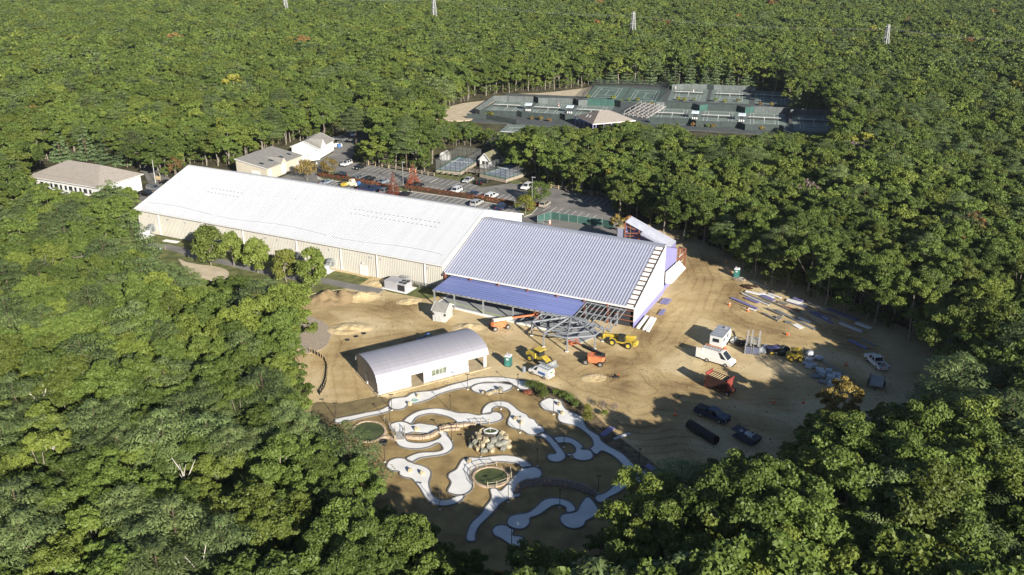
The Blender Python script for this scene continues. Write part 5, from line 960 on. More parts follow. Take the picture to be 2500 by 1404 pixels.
for k, x in enumerate((1067, 1078, 1092, 1105, 1121)): bush(G(x, 421 + (x - 1064) * .13 + 2), .55, LF_spruce, ['first', 'second', 'third', 'fourth', 'fifth'][k] + ' small pale bush from the left below the caged court', 740 + k, grp='small bushes below the cage', n=140, leaf=.14)

# ---------------------------------------------------------------- mini golf course
g8 = crop(800, 960, 3.125); g7 = crop(740, 660, 3.51); g5 = crop(1270, 920, 5.4)
def lane(fn, pts, label, k=4):
    P_ = smooth_poly([fn(*p) for p in pts], k); o = sum(P_, Vector()) / len(P_); o.z = 0; t = thing('putting_lane', label, 'putting lane', o, 0, 'pale concrete lanes of the mini golf course')
    pl_ = [(p - o) for p in P_]; MB().prism([(p.x, p.y) for p in pl_], -.1, GZ + .07).obj('slab', M_conc, t)
    e = MB(); n = len(pl_)
    for i in range(n): e.bar(pl_[i] + Vector((0, 0, GZ + .05)), pl_[(i + 1) % n] + Vector((0, 0, GZ + .05)), .2, .2)
    e.obj('edging', M_concedge, t); return t
lane(g8, [(65, 205), (180, 180), (300, 155), (400, 135), (462, 108), (478, 140), (400, 165), (280, 190), (180, 215), (70, 235)], 'narrow pale path leading in from the left to the top greens')
lane(g7, [(735, 1150), (760, 1112), (830, 1098), (885, 1092), (935, 1062), (1010, 1048), (1090, 1042), (1160, 1028), (1270, 990), (1390, 960), (1460, 938), (1580, 925), (1720, 925), (1850, 946), (1985, 978), (1900, 1042), (1840, 1012), (1790, 990), (1600, 965), (1480, 985), (1435, 1005), (1300, 1030), (1180, 1066), (1130, 1088), (1085, 1112), (1000, 1140), (905, 1160), (870, 1190), (800, 1202), (750, 1186)], 'long winding lane along the front of the barrel roofed building')
lane(g7, [(1442, 1012), (1500, 982), (1570, 975), (1640, 972), (1740, 962), (1795, 985), (1795, 1010), (1760, 1035), (1690, 1056), (1600, 1066), (1520, 1062), (1455, 1040)], 'kidney shaped green edged with a row of boulders')
lane(g8, [(580, 222), (612, 188), (680, 150), (760, 130), (850, 124), (930, 140), (1000, 158), (1080, 160), (1150, 175), (1200, 165), (1260, 152), (1310, 155), (1336, 182), (1328, 208), (1285, 226), (1200, 240), (1100, 247), (990, 248), (985, 225), (940, 195), (880, 175), (800, 163), (730, 172), (675, 195), (640, 240), (605, 232)], 'arched lane curving above the waterfall boulders')
lane(g8, [(470, 265), (490, 240), (550, 225), (608, 230), (640, 248), (700, 238), (760, 245), (830, 255), (868, 270), (830, 296), (790, 312), (720, 312), (655, 305), (600, 318), (525, 305), (480, 285)], 'double lobed green beside the green pond')
lane(g8, [(522, 348), (590, 348), (610, 372), (660, 385), (750, 385), (828, 364), (866, 332), (818, 292), (850, 280), (905, 305), (925, 340), (957, 392), (955, 428), (920, 460), (860, 480), (780, 490), (700, 505), (640, 535), (598, 508), (650, 478), (720, 460), (810, 457), (868, 445), (880, 425), (845, 388), (780, 416), (700, 432), (620, 430), (550, 410), (525, 382)], 's shaped lane left of the waterfall boulders')
lane(g8, [(450, 560), (470, 525), (520, 505), (580, 505), (630, 525), (660, 545), (720, 560), (770, 585), (792, 620), (780, 670), (775, 700), (785, 745), (812, 792), (860, 818), (920, 820), (980, 797), (1040, 785), (1035, 815), (990, 845), (920, 865), (850, 865), (790, 845), (745, 800), (710, 740), (670, 690), (640, 660), (590, 650), (550, 630), (545, 605), (490, 600), (460, 585)], 'large hook shaped green at the lower left')
lane(g8, [(915, 755), (942, 692), (920, 650), (930, 620), (980, 590), (1005, 550), (1030, 515), (1080, 498), (1160, 500), (1250, 490), (1340, 482), (1430, 490), (1500, 515), (1560, 562), (1490, 577), (1450, 547), (1390, 536), (1300, 530), (1235, 545), (1150, 572), (1098, 610), (1085, 650), (1110, 700), (1100, 742), (1060, 775), (1010, 786), (950, 776)], 'horseshoe lane wrapping the round pond')
lane(g8, [(1480, 582), (1540, 568), (1600, 575), (1636, 610), (1620, 650), (1570, 670), (1500, 690), (1450, 740), (1422, 772), (1470, 770), (1460, 797), (1390, 812), (1320, 852), (1280, 900), (1220, 960), (1160, 1020), (1130, 1080), (1125, 1135), (1060, 1130), (1065, 1060), (1100, 990), (1160, 935), (1200, 880), (1250, 810), (1240, 740), (1290, 735), (1322, 752), (1380, 692), (1420, 642)], 'long lane running from the round pond to the bottom trees')
lane(g8, [(1368, 985), (1390, 947), (1440, 930), (1530, 915), (1590, 870), (1640, 825), (1700, 806), (1780, 810), (1850, 835), (1890, 880), (1880, 910), (1822, 915), (1815, 880), (1770, 860), (1720, 866), (1680, 890), (1630, 925), (1590, 945), (1545, 960), (1540, 1000), (1500, 1040), (1430, 1042), (1380, 1020)], 'cane shaped shaded lane near the bottom')
lane(g8, [(1255, 1050), (1290, 1015), (1350, 1012), (1420, 1045), (1415, 1090), (1480, 1100), (1522, 1150), (1480, 1178), (1420, 1182), (1330, 1122), (1270, 1090)], 'lowest shaded green partly under the trees')
lane(g8, [(1770, 970), (1790, 930), (1850, 920), (1900, 905), (1930, 850), (1970, 800), (2010, 812), (2060, 880), (2065, 912), (2030, 950), (1970, 985), (1960, 1010), (1920, 1035), (1860, 1040), (1800, 1015)], 'shaded pear shaped green below the brown stone wall')
lane(g8, [(1178, 160), (1190, 120), (1230, 85), (1300, 68), (1370, 75), (1420, 105), (1460, 140), (1520, 170), (1540, 195), (1580, 210), (1600, 240), (1640, 265), (1656, 290), (1640, 312), (1590, 326), (1530, 320), (1480, 290), (1420, 275), (1375, 247), (1380, 200), (1395, 175), (1385, 140), (1350, 115), (1300, 108), (1260, 125), (1250, 160), (1205, 168)], 'question mark shaped lane right of the waterfall')
lane(g8, [(1600, 328), (1650, 308), (1720, 350), (1770, 410), (1815, 480), (1800, 515), (1750, 533), (1690, 520), (1672, 490), (1690, 470), (1740, 465), (1720, 430), (1670, 370), (1640, 347)], 'shaded tail lane ending in a small round green')
lane(g8, [(1720, 347), (1780, 335), (1850, 345), (1910, 375), (1950, 415), (1935, 432), (2000, 440), (2026, 480), (2010, 510), (1950, 522), (1890, 510), (1818, 472), (1880, 462), (1890, 430), (1860, 395), (1800, 385), (1755, 387)], 'small shaded arched lane with a round green')
lane(g5, [(260, 370), (290, 330), (370, 295), (470, 300), (550, 340), (575, 400), (620, 450), (700, 480), (780, 520), (830, 560), (850, 620), (890, 690), (960, 740), (1040, 790), (1080, 860), (1200, 940), (1330, 1010), (1430, 1100), (1530, 1220), (1400, 1245), (1330, 1150), (1230, 1060), (1140, 1010), (1070, 990), (1000, 1035), (920, 962), (955, 920), (960, 870), (920, 800), (850, 740), (780, 690), (700, 650), (600, 630), (520, 600), (495, 550), (500, 500), (450, 470), (370, 460), (300, 430)], 'long right hand lane under the flowering hedge')
lane(g5, [(1400, 1285), (1440, 1235), (1540, 1225), (1640, 1255), (1685, 1330), (1600, 1400), (1480, 1380), (1420, 1345)], 'round green at the foot of the right hand lane')
lane(g8, [(2035, 790), (2100, 770), (2150, 740), (2200, 690), (2260, 650), (2310, 668), (2280, 720), (2210, 770), (2150, 800), (2090, 840), (2050, 830)], 'short shaded strip beside the lower right trees')
lane(g8, [(215, 530), (260, 545), (330, 590), (370, 640), (350, 655), (270, 620), (215, 570)], 'scrap of pale path showing beneath the left trees')
# ponds
def stones_ring(t, pts, closed, s, h, m_, zb=.0, seed=1, jit=.1):
    R = random.Random(seed); n = len(pts)
    for i in range(n if closed else n - 1):
        a, b = pts[i], pts[(i + 1) % n]; d = b - a; k = max(1, round(d.length / s))
        for j in range(k): c = a + d * ((j + .5) / k); MB().box((c.x, c.y, zb + h / 2), (d.length / k * .99, s * R.uniform(.75, 1.0), h * R.uniform(.85, 1.15)), rz=math.atan2(d.y, d.x) + R.uniform(-jit, jit), tap=.86).obj('stone', m_, t)
def pond(fn, pts, label, rim=.7, seed=1):
    P_ = smooth_poly([fn(*p) for p in pts], 3); o = sum(P_, Vector()) / len(P_); o.z = 0; t = thing('pond', label, 'pond', o, 0); pl_ = [p - o for p in P_]
    MB().prism([(p.x, p.y) for p in pl_], -.1, GZ + .09).obj('water', M_water, t); stones_ring(t, [p * 1.05 for p in pl_], True, rim, .22, M_brick, GZ, seed); return t
pond(g8, [(235, 245), (280, 228), (340, 226), (400, 245), (435, 290), (425, 325), (380, 355), (330, 372), (260, 368), (200, 330), (200, 280)], 'green pond at the left edge of the mini golf', .42)
pond(g8, [(1245 + 128 * math.cos(a), 648 + 72 * math.sin(a)) for a in [i * math.pi / 7 for i in range(14)]], 'round green pond ringed by tan stones and railings', .4, 2)
# rock waterfall
wc = g8(1235, 400); wf = thing('rock_waterfall', 'mound of tan boulders with a basin on top in the mini golf', 'waterfall', wc, 0); R = random.Random(4)
for lvl, (n, rad, z, s) in enumerate(((13, 2.55, .35, .62), (11, 2.05, .95, .60), (9, 1.55, 1.5, .55))):
    for i in range(n):
        a = 6.283 * (i + R.random() * .4) / n; rx = rad * R.uniform(.92, 1.08); MB().blob((0, 0, 0), (s * R.uniform(.8, 1.3), s * R.uniform(.8, 1.2), s * R.uniform(.65, 1.0)), lvl * 50 + i, .3, 7).obj('boulder', M_rock if R.random() < .75 else M_rockgrey, wf, loc=(rx * math.cos(a) * 1.15, rx * math.sin(a) * .95 + .5, z), rz=R.uniform(0, 6))
MB().blob((0, 0, 0), (2.0, 1.7, 1.4), 77, .1, 10).obj('core', mat('dark_earth', (.09, .075, .055), .95), wf, loc=(0, .5, .6))
q = MB(); q.lathe([(1.35, 1.75), (1.4, 2.05), (1.15, 2.05), (1.1, 1.95)], n=14); bs_ = q.obj('basin', M_wallgrey, wf, loc=(.15, 1.0, 0)); bs_.scale = (.8, .55, 1); MB().lathe([(1.16, 1.98), (.01, 1.985)], n=14).obj('water', M_water, bs_)
MB().tube((.1, 1.0, 1.9), (.1, 1.0, 2.25), .05, .03, 6).obj('jet', M_wall, wf)
# low boulders on greens
for k, (fn, x, y, l) in enumerate(((g8, 630, 605, 'left'), (g8, 722, 625, 'right'), (g8, 1080, 530, 'top left'), (g8, 1435, 205, 'upper'), (g8, 1475, 237, 'middle'), (g7, 990, 1090, 'tan'), (g7, 915, 1160, 'edge'), (g5, 508, 382, 'a'), (g5, 556, 500, 'b'), (g8, 680, 290, 'c'), (g8, 1860, 500, 'd'))):
    lab = ['small boulder on the left lobe of the hook shaped green', 'upright boulder on the hook shaped green', 'boulder at the top of the horseshoe lane', 'upper boulder on the question mark lane', 'lower boulder on the question mark lane', 'tan boulder beside the teal drain on the top green', 'boulder at the lower edge of the top green', 'upper boulder on the right hand lane', 'lower boulder on the right hand lane', 'boulder behind the tan stone wall', 'boulder beside the small round shaded green'][k]
    c = fn(x, y); tag(MB().blob((0, 0, .2), (.42, .3, .38), 900 + k, .3, 8).obj('boulder', M_rock, loc=(c.x, c.y, GZ + .08)), lab, 'boulder', 'boulders on the putting lanes')
t = thing('green_boulders', 'row of boulders along the kidney shaped green', 'rocks', g7(1610, 1068), 0)
for k in range(7): c = g7(1545 + k * 24, 1060 + 10 * math.sin(k)) - g7(1610, 1068); MB().blob((0, 0, .2), (.38, .32, .42), 950 + k, .3, 7).obj('boulder', M_rock, t, loc=(c.x, c.y, GZ))
MB().blob((0, 0, .3), (.5, .45, .6), 960, .25, 8).obj('boulder', M_rockgrey, t, loc=tuple((g7(1690, 1040) - g7(1610, 1068)) + Vector((0, 0, GZ))))
tag(MB().lathe([(.55, GZ + .09), (.5, GZ + .13), (.32, GZ + .13), (.30, GZ + .09)], n=16).obj('drain_ring', mat('pale_teal', (.30, .46, .40), .7), loc=tuple(g7(958, 1121))), 'pale teal ring set in the top green', 'drain')
tag(MB().lathe([(.62, GZ), (.66, GZ + .25), (.5, GZ + .3), (.36, GZ + .25), (.34, GZ)], n=18).obj('hose_coil', M_black, loc=tuple(g8(425, 378))), 'coil of black hose on the grass by the green pond', 'hose')
# stone walls
def stone_wall(fn, pts, label, m_, w=.55, h=.45, seed=1, rows=1):
    P_ = smooth_poly([fn(*p) for p in pts], 4, False); o = P_[0].copy(); o.z = 0; t = thing('stone_wall', label, 'wall', o, 0, 'low stone walls of the mini golf')
    pl_ = [p - o for p in P_]; stones_ring(t, pl_, False, w, h, m_, GZ, seed, .15); return t
stone_wall(g8, [(600, 345), (650, 350), (720, 352), (790, 335), (835, 310)], 'curved tan stone wall under the double lobed green', M_brick, .7, .5, 3); stone_wall(g8, [(850, 282), (920, 265), (1000, 258), (1065, 250), (1130, 256)], 'tan stone wall running to the waterfall', M_brick, .7, .5, 4); stone_wall(g8, [(850, 300), (930, 285), (1010, 282)], 'lower tan stone course beside the s shaped lane', M_brick, .5, .35, 5)
for k in range(3): stone_wall(g8, [(1430 + k * 8, 765 - k * 14), (1510, 722 - k * 14), (1640, 692 - k * 12 + 14), (1790, 700 - k * 12 + 14), (1930, 735 - k * 12 + 14), (2045, 790 - k * 12 + 8)], ['lowest', 'middle', 'uppermost'][k] + ' course of the long brown stone arc in the shade', M_brickdark, .62, .4 + .12 * k, 6 + k)
stone_wall(g8, [(380, 372), (430, 345), (480, 350), (525, 372)], 'short tan stone wall beside the hose coil', M_brick, .5, .35, 11)
# bridge and rustic railings
t = thing('foot_bridge', 'grey plank foot bridge beside the green pond', 'bridge', g8(522, 365) , 0); d = g8(585, 365) - g8(522, 365); e = g8(520, 305) - g8(522, 365)
for k in range(10): c = e * ((k + .5) / 10); MB().bar(c + Vector((0, 0, GZ + .16)), c + d + Vector((0, 0, GZ + .16)), e.length / 10 * .9, .06).obj('plank', M_greywood, t)
def railing(fn, pts, label, posts=None, h=1.0):
    P_ = [fn(*p) for p in pts]; o = P_[0]; t = thing('log_railing', label, 'railing', o, 0, 'peeled log railings of the mini golf'); ml = mat('peeled_log', (.34, .30, .23), .85, var=.25, scale=4)
    for p in P_: c = p - o; MB().tube(c, c + Vector((0, 0, h + .1)), .075, .065, 7).obj('post', ml, t)
    for a, b in zip(P_[:-1], P_[1:]):
        for z in (.5, h - .05): MB().tube(a - o + Vector((0, 0, z)), b - o + Vector((0, 0, z)), .035, .035, 6).obj('rail', ml, t)
railing(g8, [(514, 296), (518, 365)], 'log railing on the left of the foot bridge'); railing(g8, [(588, 290), (590, 345)], 'log railing on the right of the foot bridge'); railing(g8, [(435, 222), (470, 262), (500, 330), (512, 370)], 'log railing between pond and double lobed green')
railing(g8, [(1112, 248), (1168, 242), (1232, 240)], 'log railing behind the waterfall'); railing(g8, [(1085, 645), (1092, 605), (1140, 580), (1208, 562), (1288, 560)], 'log railing along the upper left of the round pond'); railing(g8, [(1115, 722), (1085, 645)], 'short log railing at the left of the round pond'); railing(g8, [(1220, 728), (1290, 720), (1372, 690), (1402, 650), (1395, 610)], 'log railing along the lower right of the round pond')
# slim golf lamps
def golf_lamp(fn, x, y, h, label, two=True):
    p = fn(x, y); t = thing('golf_lamp', label, 'lamp post', (p.x, p.y, GZ), rnd.uniform(-.3, .3), 'slim dark lamp posts of the mini golf'); MB().tube((0, 0, -.1), (0, 0, h), .05, .045, 6).obj('pole', M_pole, t); MB().box((0, 0, h), (.75 if two else .35, .16, .1)).obj('lamp_head', M_pole, t); MB().tube((0, 0, -.1), (0, 0, .12), .16, .16, 8).obj('base', M_conc, t)
for k, (fn, x, y, l) in enumerate(((g8, 65, 200, 'slim lamp at the far left end of the entry path'), (g8, 475, 240, 'slim lamp between entry path and green pond'), (g8, 490, 135, 'slim lamp at the lobe of the top green'), (g8, 437, 530, 'slim lamp right of the hose coil by the left trees'), (g8, 937, 140, 'slim lamp at the crest of the arched lane'), (g8, 1322, 125, 'slim lamp inside the question mark lane'), (g8, 1722, 165, 'slim lamp left of the right hand lane'), (g8, 1467, 305, 'slim lamp below the question mark lane'), (g8, 947, 370, 'slim lamp right of the s shaped lane'), (g8, 1168, 490, 'slim lamp between waterfall and horseshoe lane'), (g8, 1598, 560, 'slim lamp left of the round tail green'), (g8, 1802, 415, 'slim lamp inside the small arched lane'), (g8, 2062, 770, 'slim lamp at the right end of the brown stone arc'), (g8, 1770, 875, 'slim lamp inside the cane shaped lane'), (g8, 855, 890, 'slim lamp below the hook shaped green'), (g8, 1378, 835, 'slim lamp beside the long lower lane'), (g8, 2375, 560, 'slim lamp right of the right hand lane in shade'), (g8, 1403, 1175, 'slim lamp at the lowest green'), (g7, 1410, 1025, 'slim lamp between barrel roofed building and kidney green'), (g7, 1840, 1025, 'slim lamp left of the flowering hedge'))): golf_lamp(fn, x, y, 2.95, l, k % 3 != 1)
# flowering shrubs along the bed
for k, (x, y, r, h, lf, l) in enumerate(((130, 150, 1.3, 1.5, LF_oak, 'leftmost dark flowering shrub of the planting bed'), (205, 180, 1.6, 1.9, LF_oak, 'tallest flowering shrub above the kidney green'), (280, 230, 1.6, 1.8, LF_oak, 'flowering shrub right of the tallest one'), (320, 290, 1.2, 1.4, LF_oak, 'shrub at the left tip of the right hand lane'), (480, 250, 1.1, 1.2, LF_oak, 'first shrub above the right hand lane'), (560, 290, 1.3, 1.4, LF_oak, 'second shrub above the right hand lane'), (640, 340, 1.4, 1.5, LF_oak, 'third shrub above the right hand lane'), (700, 400, 1.2, 1.3, LF_oak, 'fourth shrub above the right hand lane'), (750, 400, .9, 1.0, LF_oak, 'low shrub at the end of the flowering row'), (880, 490, 1.0, 1.6, LF_yel, 'yellow green bush above the right hand lane'), (885, 640, 1.5, 2.2, LF_yel, 'big yellow green bush on the right hand lane'), (100, 225, .9, .7, LF_red, 'small red flowers at the foot of the flowering shrubs'), (1090, 430, .8, 1.8, LF_grey, 'bare grey bush by the soil bank'), (1230, 470, .9, 1.6, LF_grey, 'second bare grey bush by the soil bank'), (1100, 520, .8, 1.0, LF_oak, 'small green sapling on the soil bank'))):
    p = g5(x, y); bush((p.x, p.y, GZ), r, lf, l, 800 + k, h, grp='shrubs of the planting bed', n=int(420 * r), leaf=.11 if lf is not LF_grey else .07)
t = thing('bare_tree', 'thin leafless sapling standing in the planting bed', 'tree', g5(890, 400), 0); w_ = MB(); w_.tube((0, 0, 0), (0, 0, 1.2), .06, .05, 6); R = random.Random(2)
for k in range(14): a = R.uniform(0, 6.28); w_.tube((0, 0, R.uniform(.5, 1.2)), (math.cos(a) * R.uniform(.4, 1), math.sin(a) * R.uniform(.4, 1), R.uniform(1.4, 2.6)), .025, .008, 4)
w_.obj('branches', M_bark, t)

# ---------------------------------------------------------------- machines and things on the site
s1_ = crop(1150, 740, 5.4); s2_ = crop(1600, 780, 4.13); s3_ = crop(1660, 600, 5.0)
M_tyregrey = mat('dusty_tyre', (.10, .09, .08), .9, var=.2); M_yrim = mat('yellow_rim', (.6, .45, .06), .5)
def boom_lift(w1, w2, tip, tipz, label, joint=.45, flip=1):
    a, b = G(*w1, .0), G(*w2, .0); rz = heading(a, b); c = (a + b) / 2; n = Vector((-math.sin(rz), math.cos(rz), 0)) * 1.0 * flip; c = c + n; t = thing('boom_lift', label, 'boom lift', (c.x, c.y, 0), rz, 'orange boom lifts')
    MB().box((0, 0, .75), (2.6, 1.7, .45)).obj('chassis', M_orange, t)
    q = MB(); q.prism([(-1.6, -.9), (1.0, -.95), (1.3, -.5), (1.3, .5), (1.0, .95), (-1.6, .9), (-1.9, .4), (-1.9, -.4)], .98, 1.75); q.obj('turntable', M_orange, t); MB().box((-1.0, 0, 1.85), (1.4, .5, .35)).obj('engine_cover', M_black, t)
    add_wheels(t, (1.35, -1.35), .95, .5, .38, M_yrim if False else M_rim); M4 = Matrix.Translation(t.location) @ Matrix.Rotation(rz, 4, 'Z'); e = M4.inverted() @ Vector(tip); s = Vector((-1.5, 0, 2.0)); j = s.lerp(e, joint)
    MB().bar(s, j, .5, .5).obj('boom', M_cream if flip > 0 else M_black, t); MB().bar(s.lerp(e, joint * .9), s.lerp(e, .97), .28, .3).obj('boom_extension', M_orange, t); MB().box((-1.6, 0, 1.9), (.6, .6, .7)).obj('boom_pivot', M_black, t)
    k_ = thing_part('basket', t, e, heading(s, e))
    MB().box((.3, 0, -.5), (.9, 1.8, .08)).obj('floor', M_orange, k_)
    for x in (-.1, .7):
        for y in (-.85, .85): MB().bar((x, y, -.5), (x, y, .5), .06).obj('rail_post', M_orange, k_)
    for z in (0, .5): MB().bar((-.1, -.85, z), (.7, -.85, z), .06).bar((.7, -.85, z), (.7, .85, z), .06).bar((-.1, .85, z), (.7, .85, z), .06).bar((-.1, -.85, z), (-.1, .85, z), .06).obj('guard_rail', M_orange, k_)
    return t
boom_lift((1211, 809), (1238, 804), G(1308, 768, 2.2), 2.2, 'orange boom lift reaching under the violet canopy'); boom_lift((1463, 896), (1432, 891), G(1402, 834, 1.2), 1.2, 'orange boom lift parked by the porch skeleton, boom pointing up left', .7, -1)
# wheel loader
a, b = G(1297, 884), G(1323, 896); rz = heading(a, b); c = (a + b) / 2 + Vector((-math.sin(rz), math.cos(rz), 0)) * 1.0
t = thing('wheel_loader', 'yellow wheel loader with a bucket on the dirt track', 'loader', (c.x, c.y, 0), rz)
MB().side_prism([(-2.9, .9), (-.5, .9), (-.5, 1.9), (-2.6, 1.75), (-2.9, 1.5)], -.85, .85).obj('engine_body', M_yellow, t); MB().side_prism([(-.4, .8), (1.8, .8), (1.9, 1.2), (.8, 1.6), (-.4, 1.5)], -.6, .6).obj('front_frame', M_yellow, t)
cb_ = MB().box((-.2, 0, 2.05), (1.3, 1.3, 1.1), tap=.92).obj('cab', M_glass, t); MB().box((-.2, 0, 2.68), (1.6, 1.6, .16)).obj('roof', M_yellow, cb_); MB().box((-1.9, .3, 2.0), (.12, .12, .6)).obj('exhaust', M_black, t)
for y in (-.5, .5): MB().bar((.9, y, 1.5), (2.6, y, .6), .16, .28).obj('lift_arm', M_yellow, t)
q = MB(); q.side_prism([(2.5, .1), (3.3, .05), (3.3, .12), (2.75, .3), (2.6, .85), (2.75, 1.1), (2.65, 1.15), (2.45, .7)], -1.35, 1.35); q.obj('bucket', M_galv, t); add_wheels(t, (1.3, -1.7), .85, .68, .5, M_yrim)
# telehandler
a, b = G(1496, 844), G(1531, 852); rz = heading(a, b); c = (a + b) / 2 + Vector((-math.sin(rz), math.cos(rz), 0)) * 1.0; t = thing('telehandler', 'yellow telehandler with its boom lowered beside the porch frame', 'telehandler', (c.x, c.y, 0), rz)
MB().box((0, 0, .95), (4.6, 1.3, .6)).obj('chassis', M_yellow, t); MB().bar((2.6, .1, 2.2), (-3.4, .1, 1.4), .5, .55).obj('boom', M_yellow, t); MB().box((.2, -.6, 1.8), (1.3, .75, 1.2), tap=.9).obj('cab', M_glass, t); MB().box((.2, -.6, 2.45), (1.35, .8, .1)).obj('cab_roof', M_black, t); MB().box((1.3, .55, 1.3), (1.8, .5, .7)).obj('engine_cover', M_yellow, t); MB().box((-3.6, .1, 1.2), (.25, 1.4, .9)).bar((-3.7, -.4, .8), (-4.7, -.4, .75), .14, .08).bar((-3.7, .6, .8), (-4.7, .6, .75), .14, .08).obj('fork_carriage', M_yellow, t); MB().box((2.7, 0, 1.0), (.5, 1.5, .8)).obj('counterweight', M_yellow, t); add_wheels(t, (1.6, -1.6), .9, .62, .42, M_yrim)
# portable toilets, bin, barrels
def toilet(p, rz, label):
    t = thing('portable_toilet', label, 'portable toilet', p, rz, 'teal portable toilets'); MB().box((0, 0, .95), (1.1, 1.1, 1.95)).obj('cabin', M_teal, t); MB().box((0, 0, 2.02), (1.18, 1.18, .22), tap=.75).obj('roof', M_ltgrey, t); d_ = MB().box((.05, -.57, .95), (.8, .05, 1.75)).obj('door', mat('teal_door', (.05, .2, .17), .5), t); MB().box((.05, -.61, 1.5), (.45, .03, .35)).obj('notice', M_ltgrey, d_); MB().box((0, 0, .0), (1.2, 1.2, .12)).obj('skid', M_black, t); MB().box((-.4, .5, 2.1), (.1, .1, .35)).obj('vent_pipe', M_ltgrey, t)
toilet(G(1241, 892), -.35, 'teal portable toilet right of the barrel roofed building'); toilet(G(1798, 676), -.5, 'teal portable toilet at the forest edge beyond the material stacks')
t = thing('waste_barrel', 'blue grey waste barrel between toilet and small van', 'barrel', G(1279, 908), 0); MB().lathe([(.3, 0), (.33, .45), (.3, .9), (.28, .92)], n=12).obj('drum', mat('blue_grey_plastic', (.20, .23, .27), .6), t); MB().lathe([(.31, .9), (.31, .96), (.05, .98)], n=12).obj('lid', M_hvac, t)
# vans and pickups on the site
def mid(*pts): return sum((Vector(p) for p in pts), Vector()) / len(pts)
a, b = G(1303, 911), G(1341, 927); v = car('smallvan', c_white, Vector(((a.x + b.x) / 2, (a.y + b.y) / 2 + .4, 0)), heading(b, a), 'small white service van with ladder rack and coloured graphics by the shrubs', 'van')
for y in (-.6, .6): MB().bar((-2.2, y, 2.0), (.5, y, 2.0), .07).obj('roof_rack', M_galv, v)
for k in range(5): MB().bar((-2.1 + k * .6, -.6, 2.0), (-2.1 + k * .6, .6, 2.0), .05).obj('rack_bar', M_galv, v)
lad = MB().bar((-2.6, -.75, 2.1), (1.2, -.75, 2.1), .06).bar((-2.6, -.4, 2.1), (1.2, -.4, 2.1), .06)
for k in range(12): lad.bar((-2.5 + k * .32, -.75, 2.1), (-2.5 + k * .32, -.4, 2.1), .04)
lad.obj('ladder', M_galv, v); MB().box((-2.32, 0, 1.35), (.03, 1.0, .45)).obj('graphic', mat('lime_graphic', (.35, .5, .08), .5), v); MB().box((-2.34, .1, 1.42), (.03, .55, .2)).obj('graphic', M_bluebox, v)
for y in (-1, 1): MB().box((-.8, y * .905, 1.0), (1.6, .03, .5)).obj('graphic', mat('lime_graphic', (.35, .5, .08), .5) if y < 0 else M_bluebox, v)
a, b = G(1727.6, 884), G(1768, 896); rz = heading(a, b); c = (a + b) / 2 + Vector((-math.sin(rz), math.cos(rz), 0)) * .9; v = car('van', c_white, Vector((c.x, c.y, 0)), rz, 'big white cargo van with roof rack and open rear door', 'van')
for y in (-.8, .8): MB().bar((-2.8, y, 2.68), (.6, y, 2.68), .07).obj('roof_rack', M_galv, v)
for k in range(7): MB().bar((-2.7 + k * .55, -.8, 2.7), (-2.7 + k * .55, .8, 2.7), .06).obj('rack_bar', M_galv, v)
lad = MB().bar((-2.9, .2, 2.8), (.9, .2, 2.8), .07).bar((-2.9, .6, 2.8), (.9, .6, 2.8), .07)
for k in range(12): lad.bar((-2.8 + k * .32, .2, 2.8), (-2.8 + k * .32, .6, 2.8), .05)
lad.obj('ladder', mat('orange_ladder', (.55, .22, .08), .6), v); MB().box((-3.5, -.98, 1.45), (1.0, .06, 1.9)).obj('rear_door', c_white, v); MB().box((-3.05, .1, 1.45), (.04, 1.7, 1.9)).obj('load_opening', M_dark, v)  # load opening is a dark sheet, the van's inner shade painted on
a, b = s2_(430, 960), s2_(700, 1060); car('pickup', c_blue, Vector((*((a + b) / 2 + Vector((.2, .5, 0)))[:2], 0)), heading(a, b), 'dark navy crew cab pickup in tree shade with black bed cover', 'pickup truck', bed_cap=True)
a, b = s2_(2290, 520), s2_(2160, 400); v = car('pickup', c_white, Vector((*((a + b) / 2)[:2], 0)), heading(a, b), 'white pickup with tools in its bed at the right end of the site', 'pickup truck')
for k in range(5): MB().box((-1.3 - .25 * k, rnd.uniform(-.5, .5), .95), (.35, .4, .35), rz=k).obj('tool_box', rnd.choice([M_orange, M_black, M_galv]), v)
# dark equipment trailer, culvert, skip
p = s2_(2225, 660); t = thing('flatbed_trailer', 'dark flat trailer in shade behind the white pickup', 'trailer', p, heading(s2_(2200, 760), s2_(2240, 570))); MB().box((0, 0, .75), (4.0, 2.4, .2)).obj('deck', M_greywood, t); MB().box((-2.6, 0, .55), (1.4, .15, .15)).obj('tow_bar', M_black, t)
for y in (-1.2, 1.2): MB().box((0, y, .95), (4.0, .1, .4)).obj('side_board', M_black, t)
add_wheels(t, (.4, -.5), 1.3, .38, .3)
a, b = s2_(335, 1090), s2_(610, 1265); d = (b - a); t = thing('culvert_pipe', 'black corrugated culvert pipe lying in the lower shade', 'pipe', a, heading(a, b)); Ln = d.length; MB().tube((0, 0, .75), (Ln, 0, .75), .72, .72, 18, caps=False).obj('pipe_wall', M_black, t)
for k in range(int(Ln / .4)): MB().tube((k * .4 + .1, 0, .75), (k * .4 + .3, 0, .75), .78, .78, 18, caps=False).obj('rib', M_black, t)
p = s2_(910, 1220); t = thing('rubbish_skip', 'dark skip loaded with rubbish half under the lower trees', 'skip', p, heading(s2_(820, 1180), s2_(990, 1270)))
q = MB(); q.side_prism([(-2.0, .3), (1.9, .3), (2.3, 1.4), (-2.3, 1.4), (-2.2, 1.3), (2.15, 1.3), (1.8, .45), (-1.9, .45)], -.95, .95); q.obj('hull', M_bluebox if False else mat('dark_blue_steel', (.02, .025, .045), .5), t)
